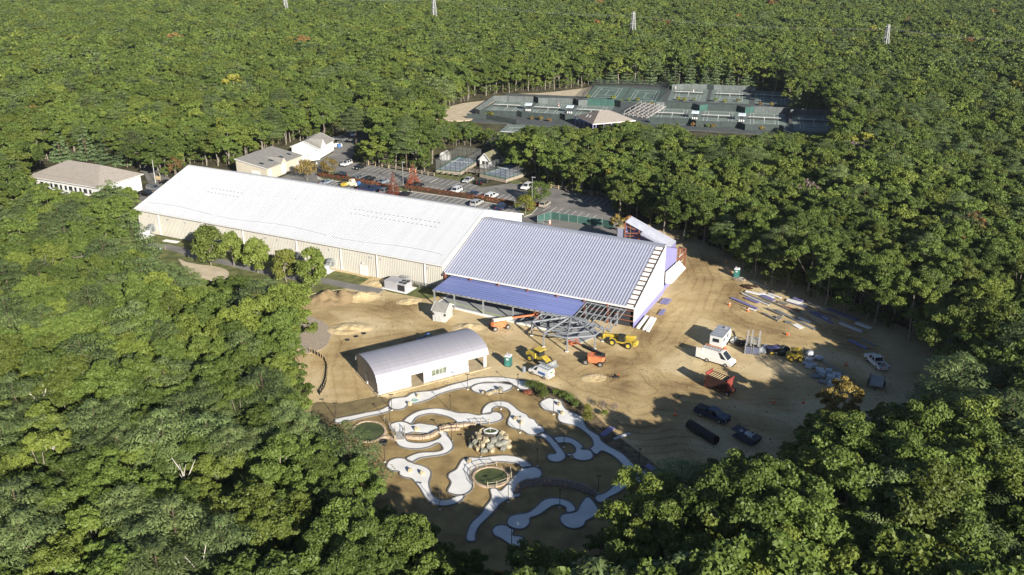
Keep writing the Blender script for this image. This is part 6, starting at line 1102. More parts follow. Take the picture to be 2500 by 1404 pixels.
for k in range(9): MB().box((rnd.uniform(-1.6, 1.6), rnd.uniform(-.6, .6), 1.4), (rnd.uniform(.3, .8), rnd.uniform(.2, .6), rnd.uniform(.2, .5)), rz=k, rx=.4).obj('rubbish', rnd.choice([M_wall, M_lumber, M_bag, M_galv]), t)
# site office trailer
fl, fr, bk = G(1731, 850), G(1761, 857), G(1790, 834); ox = heading(fl, fr); wo_ = (fr - fl).length; lo_ = (bk - fr).length
t = thing('site_office', 'white site office trailer with grey roof', 'site trailer', fl, ox); MB().box((wo_ / 2, lo_ / 2, 1.55), (wo_, lo_, 2.3)).obj('wall', M_wall, t); rf = MB().box((wo_ / 2, lo_ / 2, 2.76), (wo_ + .15, lo_ + .15, .12)).obj('roof', mat('grey_membrane', (.25, .27, .31), .6), t)
for k in range(5): MB().box((wo_ / 2, .6 + k * (lo_ - 1.2) / 4, 2.84), (wo_ + .1, .05, .04)).obj('roof_seam', M_hvac, rf)
for x, y, w, h_ in ((wo_ * .5, -.03, 1.2, .7),): w1 = MB().box((x, y, 1.9), (w, .06, h_)).obj('window', M_glass, t); MB().box((x, y - .03, 1.5), (w + .2, .06, .08)).obj('sill', M_trim, w1)
for y in (1.0, 3.2): w1 = MB().box((wo_ + .03, y, 1.9), (.06, .6, .7)).obj('window', M_glass, t)
MB().box((wo_ + .03, 4.8, 1.35), (.06, .9, 1.8)).obj('door', M_ltgrey, t); MB().box((wo_ + .5, .8, .2), (.5, .4, .4)).obj('step', M_orange, t)
for x in (.2, wo_ - .2):
    for y in (.4, lo_ / 2, lo_ - .4): MB().box((x, y, .2), (.3, .4, .45)).obj('block', M_conc, t)
MB().box((wo_ * .7, lo_ - 1, 2.95), (.4, .4, .3)).obj('roof_vent', M_hvac, t)
# red hopper machine
a, b = s2_(500, 690), s2_(700, 770); rz = heading(a, b); t = thing('screening_hopper', 'faded red screening hopper on wheels below the vans', 'hopper', (a + b) / 2 + Vector((.8, .6, 0)), rz); Lh = (b - a).length + .3
for x in (-Lh / 2, Lh / 2 - .2): q = MB(); q.box((x, 0, 1.55), (.18, 2.0, 2.5)); q.obj('end_plate', M_red, t)
for y in (-.95, .95): MB().box((-.05, y, 1.55), (Lh, .1, 2.2)).obj('hollow_shade_plate', mat('rust_hollow_shade', (.05, .02, .015), .85, var=.3), t)  # dark rust plates, shade of the open hollow put into their colour
MB().box((Lh / 2 - .1, 0, 2.75), (.16, 2.1, .7), ry=.25).obj('hopper_flare', M_red, t); MB().box((-Lh / 2, 0, 2.75), (.16, 2.1, .6), ry=-.2).obj('hopper_flare', M_red, t)
MB().box((-.05, 0, 1.2), (Lh * .9, .9, .2)).obj('conveyor', M_black, t)
for k in range(9): MB().bar((-Lh / 2 + .4 + k * Lh / 9.5, -.9, 2.55), (-Lh / 2 + .4 + k * Lh / 9.5, .9, 2.55), .16, .08).obj('grid_bar', M_lumber, t)
MB().box((Lh / 2 + .3, 0, .9), (.8, 1.2, .8)).obj('engine', M_rust, t); add_wheels(t, (Lh / 2 + .1,), .95, .45, .25); MB().box((-Lh / 2 - .4, 0, .7), (.9, .3, .25)).obj('tow_bar', M_red, t); MB().box((-Lh / 2 - .1, 0, .3), (.2, 1.6, .6)).obj('support_leg', M_red, t)
# propane tank, black box, scaffold rack
t = thing('propane_tank', 'white propane tank beside the site office', 'tank', s2_(790, 235), .9); MB().tube((-.75, 0, .6), (.75, 0, .6), .42, .42, 14).obj('tank', M_ltgrey, t); MB().box((-.5, 0, .1), (.12, .7, .3)).obj('foot', M_hvac, t); MB().box((.5, 0, .1), (.12, .7, .3)).obj('foot', M_hvac, t); MB().lathe([(.15, 1.0), (.15, 1.15), (.05, 1.18)], n=8).obj('valve_cap', M_hvac, t)
t = thing('gang_box', 'low black job box beside the scaffold rack', 'box', s2_(862, 262), -.2); MB().box((0, 0, .4), (1.7, 1.0, .8)).obj('bin', M_black, t); MB().box((0, 0, .85), (1.75, 1.05, .12)).obj('lid', M_black, t); MB().box((0, -.53, .7), (.3, .06, .1)).obj('latch', M_galv, t)
a, b = s2_(900, 345), s2_(1045, 362); rz = heading(a, b); wr_ = (b - a).length; t = thing('scaffold_rack', 'grey rack piled with aluminium scaffolding and planks', 'scaffold rack', a, rz)
for x in (0, wr_):
    for y in (0, 3.4): MB().box((x, y, 1.0), (.14, .14, 2.1)).obj('post', M_galv, t)
MB().box((wr_ / 2, 0, .8), (wr_ - .1, .1, 1.4)).obj('front_panel', M_violet if False else mat('slate_panel', (.10, .11, .17), .6), t); MB().box((wr_, 1.7, .8), (.1, 3.3, 1.4)).obj('side_panel', M_galv, t); MB().box((0, 1.7, .8), (.1, 3.3, 1.4)).obj('side_panel', M_galv, t)
for k in range(14): y = .2 + k * .24; MB().bar((.1, y, 1.9 + rnd.uniform(0, .4)), (wr_ - .1, y + rnd.uniform(-.3, .3), 1.8 + rnd.uniform(0, .5)), .08).obj('scaffold_tube', M_galv, t)
for x in (.15, wr_ * .35, wr_ - .3): MB().bar((x, -.2, 1.9), (x + .2, 4.4, 2.9), .3, .1).obj('plank', M_greywood, t)
for x in (wr_ * .4, wr_ * .55): MB().bar((x, -.12, .1), (x, -.12, 2.6), .07).obj('ladder_rail', M_galv, t)
# trailer, tarp pile, yellow forklift, bagged pallets, truss
t = thing('bundle_of_sheets', 'wrapped bundle of pale sheets next to the scaffold rack', 'bundle', s2_(1105, 330), .8)
for k in range(4): MB().box((k * .12, k * .1, .25 + k * .18), (2.2, .9, .16), rz=.05 * k).obj('sheet', M_bag, t)
t = thing('tool_trailer', 'blue and yellow tool trailer in the row of machines', 'trailer', s2_(1190, 335), .25); MB().box((0, 0, .75), (2.6, 1.6, .9)).obj('box', mat('dark_blue_steel', (.02, .025, .045), .5), t); MB().box((0, -.3, 1.3), (2.7, 1.4, .1), rx=-.15).obj('cover', M_lilacsheet, t); MB().box((0, -.85, .4), (2.4, .1, .35)).obj('bumper', M_yellow, t); add_wheels(t, (0,), .85, .35, .22)
t = thing('tarped_pile', 'pile under a dark green tarpaulin beside the tool trailer', 'pile', s2_(1282, 345), 0); MB().blob((0, 0, .6), (1.3, 1.1, 1.2), 31, .2, 9).obj('tarpaulin', mat('dark_green_tarp', (.02, .03, .025), .6), t); MB().box((-.3, -.5, .35), (1.0, .8, .7), rz=.3).obj('crate', M_black, t)
t = thing('rough_terrain_forklift', 'yellow rough terrain forklift standing in half shade', 'forklift', s2_(1405, 405), -.15); MB().box((0, 0, .95), (2.4, 1.5, .9)).obj('body', M_yellow, t); q = MB(); q.v = [(-.9, -.8, 2.1), (1.0, -.8, 2.1), (1.0, .8, 2.1), (-.9, .8, 2.1), (0, 0, 2.5)]; q.f = [(0, 1, 4), (1, 2, 4), (2, 3, 4), (3, 0, 4), (3, 2, 1, 0)]; q.m = [0] * 5; q.obj('roof', M_yellow, t)
for x in (-.7, .8):
    for y in (-.65, .65): MB().bar((x, y, 1.3), (x, y, 2.1), .08).obj('cab_post', M_black, t)
MB().box((-1.35, -.1, .75), (.4, 1.6, .8)).obj('counterweight', M_yellow, t); MB().box((1.4, .35, 1.3), (.15, .14, 2.4)).box((1.4, -.35, 1.3), (.15, .14, 2.4)).obj('mast', M_black, t); add_wheels(t, (.8, -.8), .85, .5, .35, M_yrim); MB().box((-.2, 0, 1.5), (.6, .6, .3)).obj('seat', M_black, t)
for k, (x, y, w, l, h_, lab) in enumerate(((1560, 370, 1.3, 1.3, .9, 'rounded white wrapped pallet at the top of the pallet group'), (1550, 425, 1.3, 1.1, .6, 'low wrapped pallet below the topmost one'), (1645, 410, 1.5, 1.2, .8, 'rounded wrapped pallet beside the truss end'), (1500, 450, .9, .5, .3, 'small white scrap left of the pallets'), (1545, 485, 1.2, 1.1, .6, 'wrapped pallet at the left edge of the group'), (1595, 480, 1.0, .9, .55, 'wrapped pallet second in the upper row'), (1655, 530, 1.4, 1.1, .6, 'long wrapped pallet in the middle of the group'), (1675, 570, 1.2, 1.2, .9, 'tall wrapped pallet in the middle of the group'), (1745, 550, 1.1, 1.0, .8, 'wrapped pallet right of the tall one'), (1615, 585, 1.6, 1.2, .3, 'flat grey pallet at the left of the lower row'), (1690, 640, 1.7, 1.0, .3, 'flat grey pallet in the lower row'), (1765, 610, 1.5, 1.2, .8, 'boxy white pallet left in the lower block'), (1820, 590, 1.5, 1.1, .8, 'boxy white pallet at the back of the lower block'), (1875, 625, 1.5, 1.2, .8, 'boxy white pallet at the right of the lower block'), (1825, 650, 1.5, 1.2, .8, 'boxy white pallet in the middle of the lower block'), (1780, 675, 1.5, 1.1, .7, 'boxy white pallet nearest the lower trees'))):
    p = s2_(x, y); t = thing('wrapped_pallet', lab, 'pallet', p, -.45 + rnd.uniform(-.1, .1), 'wrapped pallets in shade')
    grey = 'flat grey' in lab; q = MB()
    if 'rounded' in lab: q.blob((0, 0, h_ * .55 + .1), (w * .62, l * .62, h_ * .55), k, .12, 9)
    else: q.box((0, 0, h_ / 2 + .12), (w, l, h_), tap=.94)
    q.obj('wrapped_load', M_greysheet if grey else M_bag, t); q = MB()
    for j in (-1, 0, 1): q.box((0, j * l * .4, .06), (w * .98, .12, .12))
    q.obj('skid', M_wood, t)
def truss(a, b, label, w=.5):
    t = thing('lattice_truss', label, 'truss', a, heading(a, b)); Ln = (b - a).length
    for y in (0, w): MB().bar((0, y, .2), (Ln, y, .2), .09).obj('chord', M_galv, t)
    n = int(Ln / .45)
    for k in range(n): MB().bar((k * Ln / n, 0, .2), (k * Ln / n + .1, w, .2), .07).obj('rung', M_galv, t)
truss(s2_(1685, 430), s2_(1940, 600), 'long aluminium truss lying beside the wrapped pallets', .65)
# loose building materials by the forest
ang_ = heading(s3_(630, 645), s3_(940, 775))
MATL = [((630, 640), (945, 778), .62, .12, M_lilacsheet, 'lilac sheet stack nearest the orange cone'), ((800, 640), (965, 705), .7, .1, M_lilacsheet, 'short lilac sheet behind the long lilac stack'), ((760, 592), (1090, 735), .18, .15, M_whitesheet, 'slim white trim length at the left of the stacks'), ((770, 587), (1100, 722), .3, .25, M_greysheet, 'dark trim bundle beside the slim white length'), ((800, 560), (985, 605), .65, .12, M_whitesheet, 'white sheet lying highest at the left'), ((985, 595), (1045, 590), .7, .1, M_whitesheet, 'small white sheet in the upper row'), ((1055, 605), (1140, 640), .65, .1, M_whitesheet, 'white square sheet in the upper row'), ((1085, 590), (1235, 645), .45, .1, M_whitesheet, 'narrow white sheet in the upper row'), ((985, 612), (1150, 672), .75, .12, M_lilacsheet, 'lilac sheet in the middle of the upper row'), ((1000, 640), (1500, 865), .22, .2, M_greysheet, 'very long dark trim length through the middle'), ((1195, 690), (1310, 725), .6, .12, M_greysheet, 'short grey sheet stack in the middle'), ((1230, 735), (1470, 808), .35, .15, M_rust, 'rust brown channel beside the long dark length'), ((1055, 770), (1260, 862), .3, .2, M_greysheet, 'dark channel bundle left of the long grey sheet'), ((1165, 785), (1645, 1030), .55, .08, M_greysheet, 'longest grey sheet pointing at the scaffold rack'), ((1010, 830), (1205, 930), .3, .2, M_greysheet, 'dark grey bundle nearest the site office'), ((650, 680), (1000, 825), .15, .08, M_lumber, 'thin timber length next to the lilac stack'), ((840, 770), (930, 800), .4, .1, M_whitesheet, 'white offcut beside the cone'), ((1180, 880), (1240, 895), .7, .25, M_greysheet, 'small dark block on the sand'), ((1290, 930), (1370, 955), .7, .1, M_greysheet, 'small grey sheet left of the white square'), ((1400, 965), (1490, 1015), 1.0, .05, M_whitesheet, 'white square sheet nearest the scaffold rack'), ((1445, 885), (1590, 945), .6, .12, M_whitesheet, 'white wrapped sheet beside the longest grey one'), ((1310, 670), (1470, 715), .8, .25, M_whitesheet, 'white sheet stack with lilac sheets behind'), ((1385, 650), (1500, 690), .6, .3, M_lilacsheet, 'lilac stack behind the white stack'), ((1475, 720), (1555, 745), .6, .2, M_whitesheet, 'short white stack end'), ((1310, 690), (1560, 775), .2, .12, M_lilacsheet, 'slim lilac length under the white stack'), ((1550, 690), (1770, 798), .2, .25, M_galv, 'bright gutter length along the forest side'), ((1580, 810), (1870, 960), .5, .12, M_lilacsheet, 'wide lilac strips in the middle right'), ((1640, 815), (1830, 905), .5, .14, M_lilacsheet, 'second lilac strip of the middle right'), ((1680, 805), (1940, 910), .12, .2, M_rust, 'thin rust brown angle on the lilac strips'), ((1740, 880), (1800, 905), .3, .16, M_whitesheet, 'small white offcut on the lilac strips'), ((1800, 840), (1900, 880), .7, .12, M_greysheet, 'grey sheet beside a pale heap'), ((1800, 775), (2170, 920), .8, .12, M_lilacsheet, 'longest lilac stack at the forest edge'), ((1950, 955), (2220, 1065), .5, .4, M_bag, 'long white wrapped bundle at the right'), ((2150, 950), (2325, 1020), .8, .25, M_whitesheet, 'white sheet stack at the far right'), ((1540, 855), (1725, 1000), .1, .1, M_rust, 'thin brown bar on the sand'), ((2060, 1160), (2280, 1260), .7, .15, M_lilacsheet, 'lilac sheet with white band near the shade'), ((2220, 1150), (2380, 1230), .6, .15, M_greysheet, 'grey offcuts beside the lilac sheet in half shade'), ((1930, 1185), (2050, 1160), .12, .1, M_lumber, 'thin timber pointing to the lilac sheet'), ((1810, 1060), (1915, 1000), .15, .1, M_lumber, 'timber length below the white bundle'), ((2050, 1110), (2140, 1075), .12, .1, M_lumber, 'timber stick under the right hand bundle'), ((860, 430), (1095, 530), .25, .2, M_galv, 'bright pipe length near the far portable toilet')]
for k, (a, b, w, h_, mt, lab) in enumerate(MATL):
    a, b = s3_(*a), s3_(*b); d = b - a; rz = heading(a, b); Ln = d.length; t = thing('building_material', lab, 'material', (a + b) / 2, rz, 'building materials laid out by the forest')
    n = max(1, int(round(h_ / .07))) if w > .4 else 1; n = min(n, 4)
    for j in range(n): MB().box((rnd.uniform(-.06, .06), rnd.uniform(-.04, .04), .10 + (j + .5) * h_ / n), (Ln, w * 1.25, h_ / n * .9), rz=rnd.uniform(-.006, .006)).obj('sheet' if w > .4 else 'length', mt, t)
    for f in (-.35, .35): MB().box((Ln * f, 0, .045), (.12, w * 1.3, .09)).obj('bearer', M_lumber, t)
# brush heap, rust panels, stacks beside the hall
t = thing('scrap_heap', 'heap of splintered timber beside the far portable toilet', 'scrap heap', s3_(740, 425), 0)
for k in range(26): MB().bar((rnd.uniform(-1.6, 1.6), rnd.uniform(-1.2, 1.2), rnd.uniform(.05, .5)), (rnd.uniform(-2.2, 2.2), rnd.uniform(-1.4, 1.4), rnd.uniform(.05, .5)), .12, .06).obj('timber', rnd.choice([M_greywood, M_lumber, M_wood]), t)
t = thing('rust_panels', 'dark rust brown panels lying below the scrap heap', 'panels', s3_(850, 505), ang_)
for k in range(6): MB().box((rnd.uniform(-1.2, 1.2), rnd.uniform(-.9, .9), .08 + .05 * k), (1.8, .7, .05), rz=rnd.uniform(-.2, .2)).obj('panel', mat('dark_rust', (.07, .035, .025), .8), t)
def stack(fn, pts, label, mt, n, h_=.3):
    P4 = [fn(*p) for p in pts]; c = sum(P4, Vector()) / 4; rz = heading(P4[0], P4[1]); Ln = (P4[1] - P4[0]).length; w = (P4[2] - P4[1]).length; t = thing('panel_stack', label, 'stack', c, rz, 'panel stacks beside the white gable')
    for k in range(n): MB().box((0, -w / 2 + (k + .5) * w / n, h_ / 2 + .05), (Ln, w / n * .82, h_ * rnd.uniform(.8, 1.1))).obj('panel', mt, t)
c9 = crop(1480, 640, 7.8)
stack(c9, [(570, 1270), (745, 1045), (805, 1050), (640, 1290)], 'left white panel bundle beside the gable wall', M_whitesheet, 2, .4); stack(c9, [(690, 1300), (840, 1070), (900, 1080), (760, 1320)], 'middle white panel bundle beside the gable wall', M_whitesheet, 2, .4); stack(c9, [(765, 1325), (900, 1085), (960, 1100), (810, 1330)], 'right white panel bundle beside the gable wall', M_whitesheet, 2, .35); stack(c9, [(1020, 790), (1105, 700), (1250, 730), (1160, 800)], 'lilac panel stack farther up the gable wall', M_lilacsheet, 4, .2); stack(c9, [(985, 1010), (1055, 910), (1140, 915), (1075, 1020)], 'small lilac panel stack in the middle of the gable wall', M_lilacsheet, 4, .2)
stack(g5, [(1050, 775), (1190, 665), (1265, 690), (1090, 790)], 'lilac panels leaning in the lower shade by the golf lane', M_lilacsheet, 4, .15); stack(g5, [(1220, 820), (1430, 745), (1450, 765), (1260, 835)], 'pale panels on the brown bank by the golf lane', M_bag, 3, .15); stack(g5, [(1660, 1180), (1720, 1150), (1770, 1230), (1720, 1250)], 'fan of blue sheets beside the lower trees', M_lilacsheet, 4, .15)
# cones
for k, (x, y, lab) in enumerate(((1781, 746, 'orange cone left of the lilac stack'), (1826, 760, 'orange cone between the material stacks'), (1772, 641, 'orange cone high up by the forest shadow'), (1783, 665, 'orange cone beside the far portable toilet'), (1922, 818, 'toppled orange cone below the material stacks'), (1648, 1014, 'orange cone left of the navy pickup'), (1889, 983, 'orange cone in lower shade, left'), (1961, 984, 'orange cone in lower shade, right'), (2066, 892, 'orange cone in shade left of the white pickup'))):
    t = thing('traffic_cone', lab, 'traffic cone', G(x, y), k * .4, 'orange traffic cones'); MB().box((0, 0, .03), (.5, .5, .06)).obj('base', M_conecol, t); MB().lathe([(.22, .05), (.05, .85), (.02, .87)], n=10).obj('cone', M_conecol, t); MB().lathe([(.165, .4), (.13, .55)], n=10).obj('band', M_wall, t)
    if 'toppled' in lab: t.rotation_euler = (1.4, 0, .5); t.location.z = .2
# soil heaps
def heap(px, rx, ry, h, label, m_, seed, name='sand_pile'):
    p = G(*px); q = []; n = 40; R = np.random.RandomState(seed); gx, gy = np.meshgrid(np.linspace(-1.15, 1.15, n), np.linspace(-1.15, 1.15, n)); X = gx * rx; Y = gy * ry; r = np.hypot(gx, gy)
    Z = h * np.clip(1 - r ** 1.5, 0, 1) * (1 + .55 * sinnoise(X + seed * 10, Y, seed, .2, 4)) + .10 * sinnoise(X, Y, seed + 1, .6, 2) * np.clip(1.1 - r, 0, 1) - .12
    me_ = bpy.data.meshes.new(name); V = np.stack([X.ravel(), Y.ravel(), Z.ravel()], 1).tolist(); F = [(j * n + i, j * n + i + 1, (j + 1) * n + i + 1, (j + 1) * n + i) for j in range(n - 1) for i in range(n - 1)]; me_.from_pydata(V, [], F); me_.materials.append(m_); me_.polygons.foreach_set('use_smooth', [True] * len(F)); tag(mkobj(name, me_, None, (p.x, p.y, 0), .2), label, 'sand pile')
M_pile = mat('damp_sand', (.27, .195, .105), .95, var=.15, scale=.5, bump=.6, bscale=2.5); M_pile2 = mat('pale_sand_heap', (.43, .34, .21), .95, var=.15, scale=.5, bump=.6, bscale=2.5)
heap((812, 728), 6.0, 4.2, 1.5, 'dark damp sand pile beside the forest edge', M_pile, 4); heap((878, 724), 4.5, 3.5, .8, 'pale flattened sand heap right of the dark pile', M_dirt, 5); heap((852, 802), 5.0, 3.2, .65, 'pale sand mound above the barrel roofed building', M_dirt, 6); heap((1140, 800), 3.5, 2.5, .6, 'low sand bank between shed and boom lift', M_dirt, 7); heap((930, 690), 3.2, 2.0, .6, 'dug sand near the white hall door', M_dirt, 8); heap((1450, 922), 2.6, 1.8, .35, 'shallow sand berm below the second boom lift', M_dirt, 9); heap((1000, 735), 3.0, 2.0, .5, 'small earth heap near the air conditioner', M_dirt, 10)
t = thing('scrap_bundle', 'black scrap bundle on the sand below the second boom lift', 'scrap', s1_(1890, 985), .3)
for k in range(8): MB().bar((rnd.uniform(-.7, .7), rnd.uniform(-.4, .4), .1), (rnd.uniform(-.9, .9), rnd.uniform(-.5, .5), rnd.uniform(.1, .6)), .12).obj('strut', M_black, t)
MB().box((.8, .1, .4), (.2, .2, .2)).obj('flag', M_conecol, t)
for k, (x, y) in enumerate(((380, 597), (453, 568), (520, 542))): tag(MB().lathe([(.42, .0), (.45, .12), (.32, .16), (.26, .05), (.01, .04)], n=14).obj('pipe_stub', M_black, loc=tuple(g7(x, y))), ['nearest', 'middle', 'farthest'][k] + ' of three black pipe stubs in the sand', 'pipe stub', 'pipe stubs')
# silt fence
P_ = smooth_poly([g7(*p) for p in ((60, 700), (150, 745), (205, 805), (207, 900), (190, 990), (140, 1070))], 4, False); t = thing('silt_fence', 'sagging black silt fence at the left sand edge', 'fence', P_[0], 0); o = P_[0]
for a, b in zip(P_[:-1], P_[1:]): MB().face([a - o, b - o, b - o + Vector((.1, 0, .7)), a - o + Vector((.1, 0, .7))]).obj('fabric_panel', M_black, t); MB().bar(a - o, a - o + Vector((0, 0, .95)), .06).obj('stake', M_lumber, t)
# blue lift behind the barrel building
t = thing('articulated_lift', 'blue articulated lift in the shadow behind the barrel roofed building', 'lift', g7(1010, 640), .3); MB().box((0, 0, .6), (1.8, 1.1, .6)).obj('chassis', M_bluebox, t); MB().box((0, 0, 1.1), (1.3, .9, .5)).obj('turntable', M_bluebox, t); MB().bar((0, 0, 1.3), (1.6, 0, 2.2), .22).obj('boom', M_bluebox, t); MB().bar((1.6, 0, 2.2), (2.4, 0, 1.2), .18).obj('jib', M_bluebox, t); add_wheels(t, (.6, -.6), .55, .3, .2)
# mechanical plant beside the white hall
c5 = crop(620, 560, 5.682)
a, b = c5(1820, 815), c5(2100, 880); rz = heading(a, b); t = thing('air_handling_unit', 'large grey air handling unit with four fans beside the white hall', 'hvac unit', a, rz); Lw = (b - a).length
MB().box((Lw * .30, 1.5, .95), (Lw * .62, 3.2, 1.9)).obj('cabinet', M_hvac, t); f_ = MB().box((Lw * .80, 1.3, .9), (Lw * .38, 2.6, 1.8)).obj('condenser', M_hvac, t); MB().box((Lw * .80, -.02, .85), (Lw * .34, .06, 1.3)).obj('coil_panel', M_black, f_)
for x in (.70, .90):
    for y in (.7, 1.9): MB().lathe([(.42, 1.8), (.42, 1.95), (.34, 1.95), (.05, 1.9)], c=(Lw * x, y, 0), n=12).obj('fan', M_black, f_)
MB().box((Lw * .5, 3.6, 1.5), (1.8, 1.5, .8)).obj('hood', M_galv, t); MB().box((Lw * .5, 1.5, -.02), (Lw * 1.25, 4.2, .14)).obj('pad', M_conc, t)
def ducted(px, py, label, s=1.0):
    x = UV(px, py)[0]; t = thing('rooftop_style_unit', label, 'hvac unit', BL(x, -3.2), HA, 'air conditioners with curved ducts'); MB().box((0, 0, .8), (2.0 * s, 2.2, 1.5)).obj('cabinet', M_ltgrey, t); MB().box((.6, -1.13, .85), (.8, .06, 1.0)).obj('coil_panel', M_hvac, t); q = MB(); pr = None
    for k in range(9):
        a_ = math.pi * k / 8; c_ = Vector((.6, 1.2 + 1.0 - 1.0 * math.cos(a_) * .9, .9 + 1.5 * math.sin(a_)))
        if pr is not None: q.bar(pr, c_, 1.0, .9)
        pr = c_
    q.obj('duct', M_galv, t); MB().box((0, .3, .0), (3.2, 4.0, .12)).obj('pad', M_conc, t)
ducted(800, 660, 'pale air conditioner with curved duct right of the row of trees'); ducted(352, 578, 'air conditioner with big curved duct at the left end of the white hall', 1.1); ducted(726, 640, 'air conditioner half hidden behind the row of trees')
t = thing('wire_cage_fence', 'wire fence panel against the white hall beside the canopy', 'fence', BL(-51.5, -1.6), HA)
for k in range(6): MB().bar((k * 1.7, 0, 0), (k * 1.7, 0, 1.7), .07).obj('post', M_galv, t)
for k in range(5): MB().face([(k * 1.7, 0, .1), (k * 1.7 + 1.7, 0, .1), (k * 1.7 + 1.7, 0, 1.6), (k * 1.7, 0, 1.6)]).obj('wire_panel', M_wiredark, t)
t = thing('white_boards', 'two white boards on the grass at the left end of the hall', 'boards', G(418, 590), HA + .1)
for k in range(2): MB().box((0, k * .7 - .35, .1), (4.2, .6, .1)).obj('board', M_whitesheet, t)
t = thing('signposts', 'pair of short posts beside the path left of the trees', 'posts', G(398, 610), 0)
for x in (-.6, .6): MB().box((x, 0, .5), (.1, .1, 1.0)).obj('post', M_wood, t)
MB().box((-.6, -.1, .3), (.4, .1, .35)).obj('plate', mat('pale_teal', (.30, .46, .40)), t)

# loose clods and stones on the sand
R = np.random.RandomState(12); q = MB(); dp = gpoly(DIRT_PX); xs = [p.x for p in dp]; ys = [p.y for p in dp]; gp_ = gpoly(GOLF_PX)
cx = R.uniform(min(xs), max(xs), 14000); cy = R.uniform(min(ys), max(ys), 14000); den = sinnoise(cx, cy, 44, .04, 3); ok = inpoly(cx, cy, dp) & ~inpoly(cx, cy, gp_) & (den > -.05 + R.uniform(-.5, .4, cx.shape))
for x, y in list(zip(cx[ok], cy[ok]))[:5200]:
    s_ = R.uniform(.04, .15) ; k = len(q.v); a = R.uniform(0, 6.28, 4); 
    q.v += [(x + s_ * math.cos(a[0] + i * 1.57) * R.uniform(.7, 1.3), y + s_ * math.sin(a[0] + i * 1.57) * R.uniform(.7, 1.3), -.08) for i in range(4)] + [(x, y, s_ * R.uniform(.5, 1.0))]
    q.f += [(k, k + 1, k + 4), (k + 1, k + 2, k + 4), (k + 2, k + 3, k + 4), (k + 3, k, k + 4)]; q.m += [0] * 4
struct(q.obj('soil_clods', mat('dark_clod', (.22, .16, .09), .95, var=.4, scale=3)), 'stuff')

# ---------------------------------------------------------------- single trees that stand out
def feature(name, px, h, r, lf, label, cat, seed, z=0.0, shape='oak', n=2600, leaf=.2, cb=.2, bark=None, trunk=.14, limbs=8, nb=22, grp=None):
    p = G(px[0], px[1], z); t = thing(name, label, cat, (p.x, p.y, 0), 0, grp)
    if shape == 'oak': cl = oak_shape(seed, h, r, nb, cb)
    elif shape == 'pine': cl = pine_shape(seed, h, r, 8, cb=cb)
    elif shape == 'cone': cl = cone_shape(seed, h, r)
    k = dict(up=1.2, aspect=.45, spread=.55, flat=True) if shape != 'oak' else {}
    if shape == 'ball':
        R = random.Random(seed); cl = []
        for _ in range(26):
            u = R.uniform(-.9, 1); a = R.uniform(0, 6.28); q = math.sqrt(1 - u * u) * .72 * (1 + .18 * -u); cl.append((q * r * math.cos(a), q * r * math.sin(a), h * (cb + (1 - cb) * (.48 + .40 * u)), r * .42, r * .42, h * .15))
        k = {}
    mkobj('crown', leaves('crown', cl, leaf, n, seed, [lf], **k), t); oak_wood(seed, h, cl, trunk, limbs).obj('trunk', bark or M_bark, t); return t
ROW = 'street trees along the white hall wall'
feature('pear_tree', (516, 648), 9.8, 3.6, LF_pear, 'leftmost and largest round tree along the white hall wall', 'tree', 1, shape='ball', n=5600, leaf=.27, cb=.07, grp=ROW); feature('pear_tree', (570, 651), 8.4, 2.9, LF_pear, 'second round tree from the left along the white hall wall', 'tree', 2, shape='ball', n=4800, leaf=.27, cb=.07, grp=ROW); feature('pear_tree', (631, 667), 8.3, 2.85, LF_pear, 'third round tree from the left along the white hall wall', 'tree', 3, shape='ball', n=4800, leaf=.27, cb=.07, grp=ROW); feature('pear_tree', (700, 688), 8.0, 2.8, leaf_mat('pear_leaves_turning', (.105, .145, .027), (.17, .145, .04), (.14, .16, .03)), 'round tree with reddish crown along the white hall wall', 'tree', 4, shape='ball', n=4800, leaf=.27, cb=.07, grp=ROW); feature('pear_tree', (764, 700), 9.2, 3.1, LF_pear, 'rightmost round tree along the white hall wall, bare trunk showing', 'tree', 5, shape='ball', n=5000, leaf=.27, cb=.07, grp=ROW)
feature('autumn_tree', (750, 440), 6.4, 3.2, LF_gold, 'brown gold tree left of the parking island', 'tree', 11, shape='ball', n=1800, leaf=.2, cb=.25); feature('autumn_tree', (804, 430), 5.8, 2.8, LF_gold, 'brown gold tree nearer the white garage', 'tree', 12, shape='ball', n=1500, leaf=.2, cb=.25)
feature('red_maple', (961, 478), 7.0, 2.0, LF_red, 'orange red maple behind the white roof ridge', 'tree', 13, shape='cone', n=2200, leaf=.2); feature('red_maple', (1009, 452), 6.6, 2.1, LF_red, 'bright red maple in the middle of the parking lot', 'tree', 14, shape='cone', n=2600, leaf=.2)
feature('lot_tree', (1281, 525), 5.6, 2.7, LF_yel, 'yellow green tree at the tip of the hedge island', 'tree', 15, shape='ball', n=2000, leaf=.2, cb=.2); feature('lot_tree', (1316, 498), 6.8, 3.2, LF_oak, 'green tree beside the right lamp post in the lot', 'tree', 16, shape='ball', n=2400, leaf=.22, cb=.12)
feature('small_tree', (1415, 478), 5.0, 1.8, LF_oak, 'rounded young tree at the shaded fence of the lot', 'tree', 17, n=1500, leaf=.2, cb=.05, nb=14); feature('small_tree', (1508, 580), 6.5, 2.2, LF_gold, 'thin yellowing tree at the corner of the green site fence', 'tree', 18, n=1000, leaf=.2, cb=.3, nb=14); feature('small_tree', (1530, 575), 5.5, 1.8, LF_rust, 'russet sapling next to the rear steel wing', 'tree', 19, n=500, leaf=.2, cb=.2, nb=10)
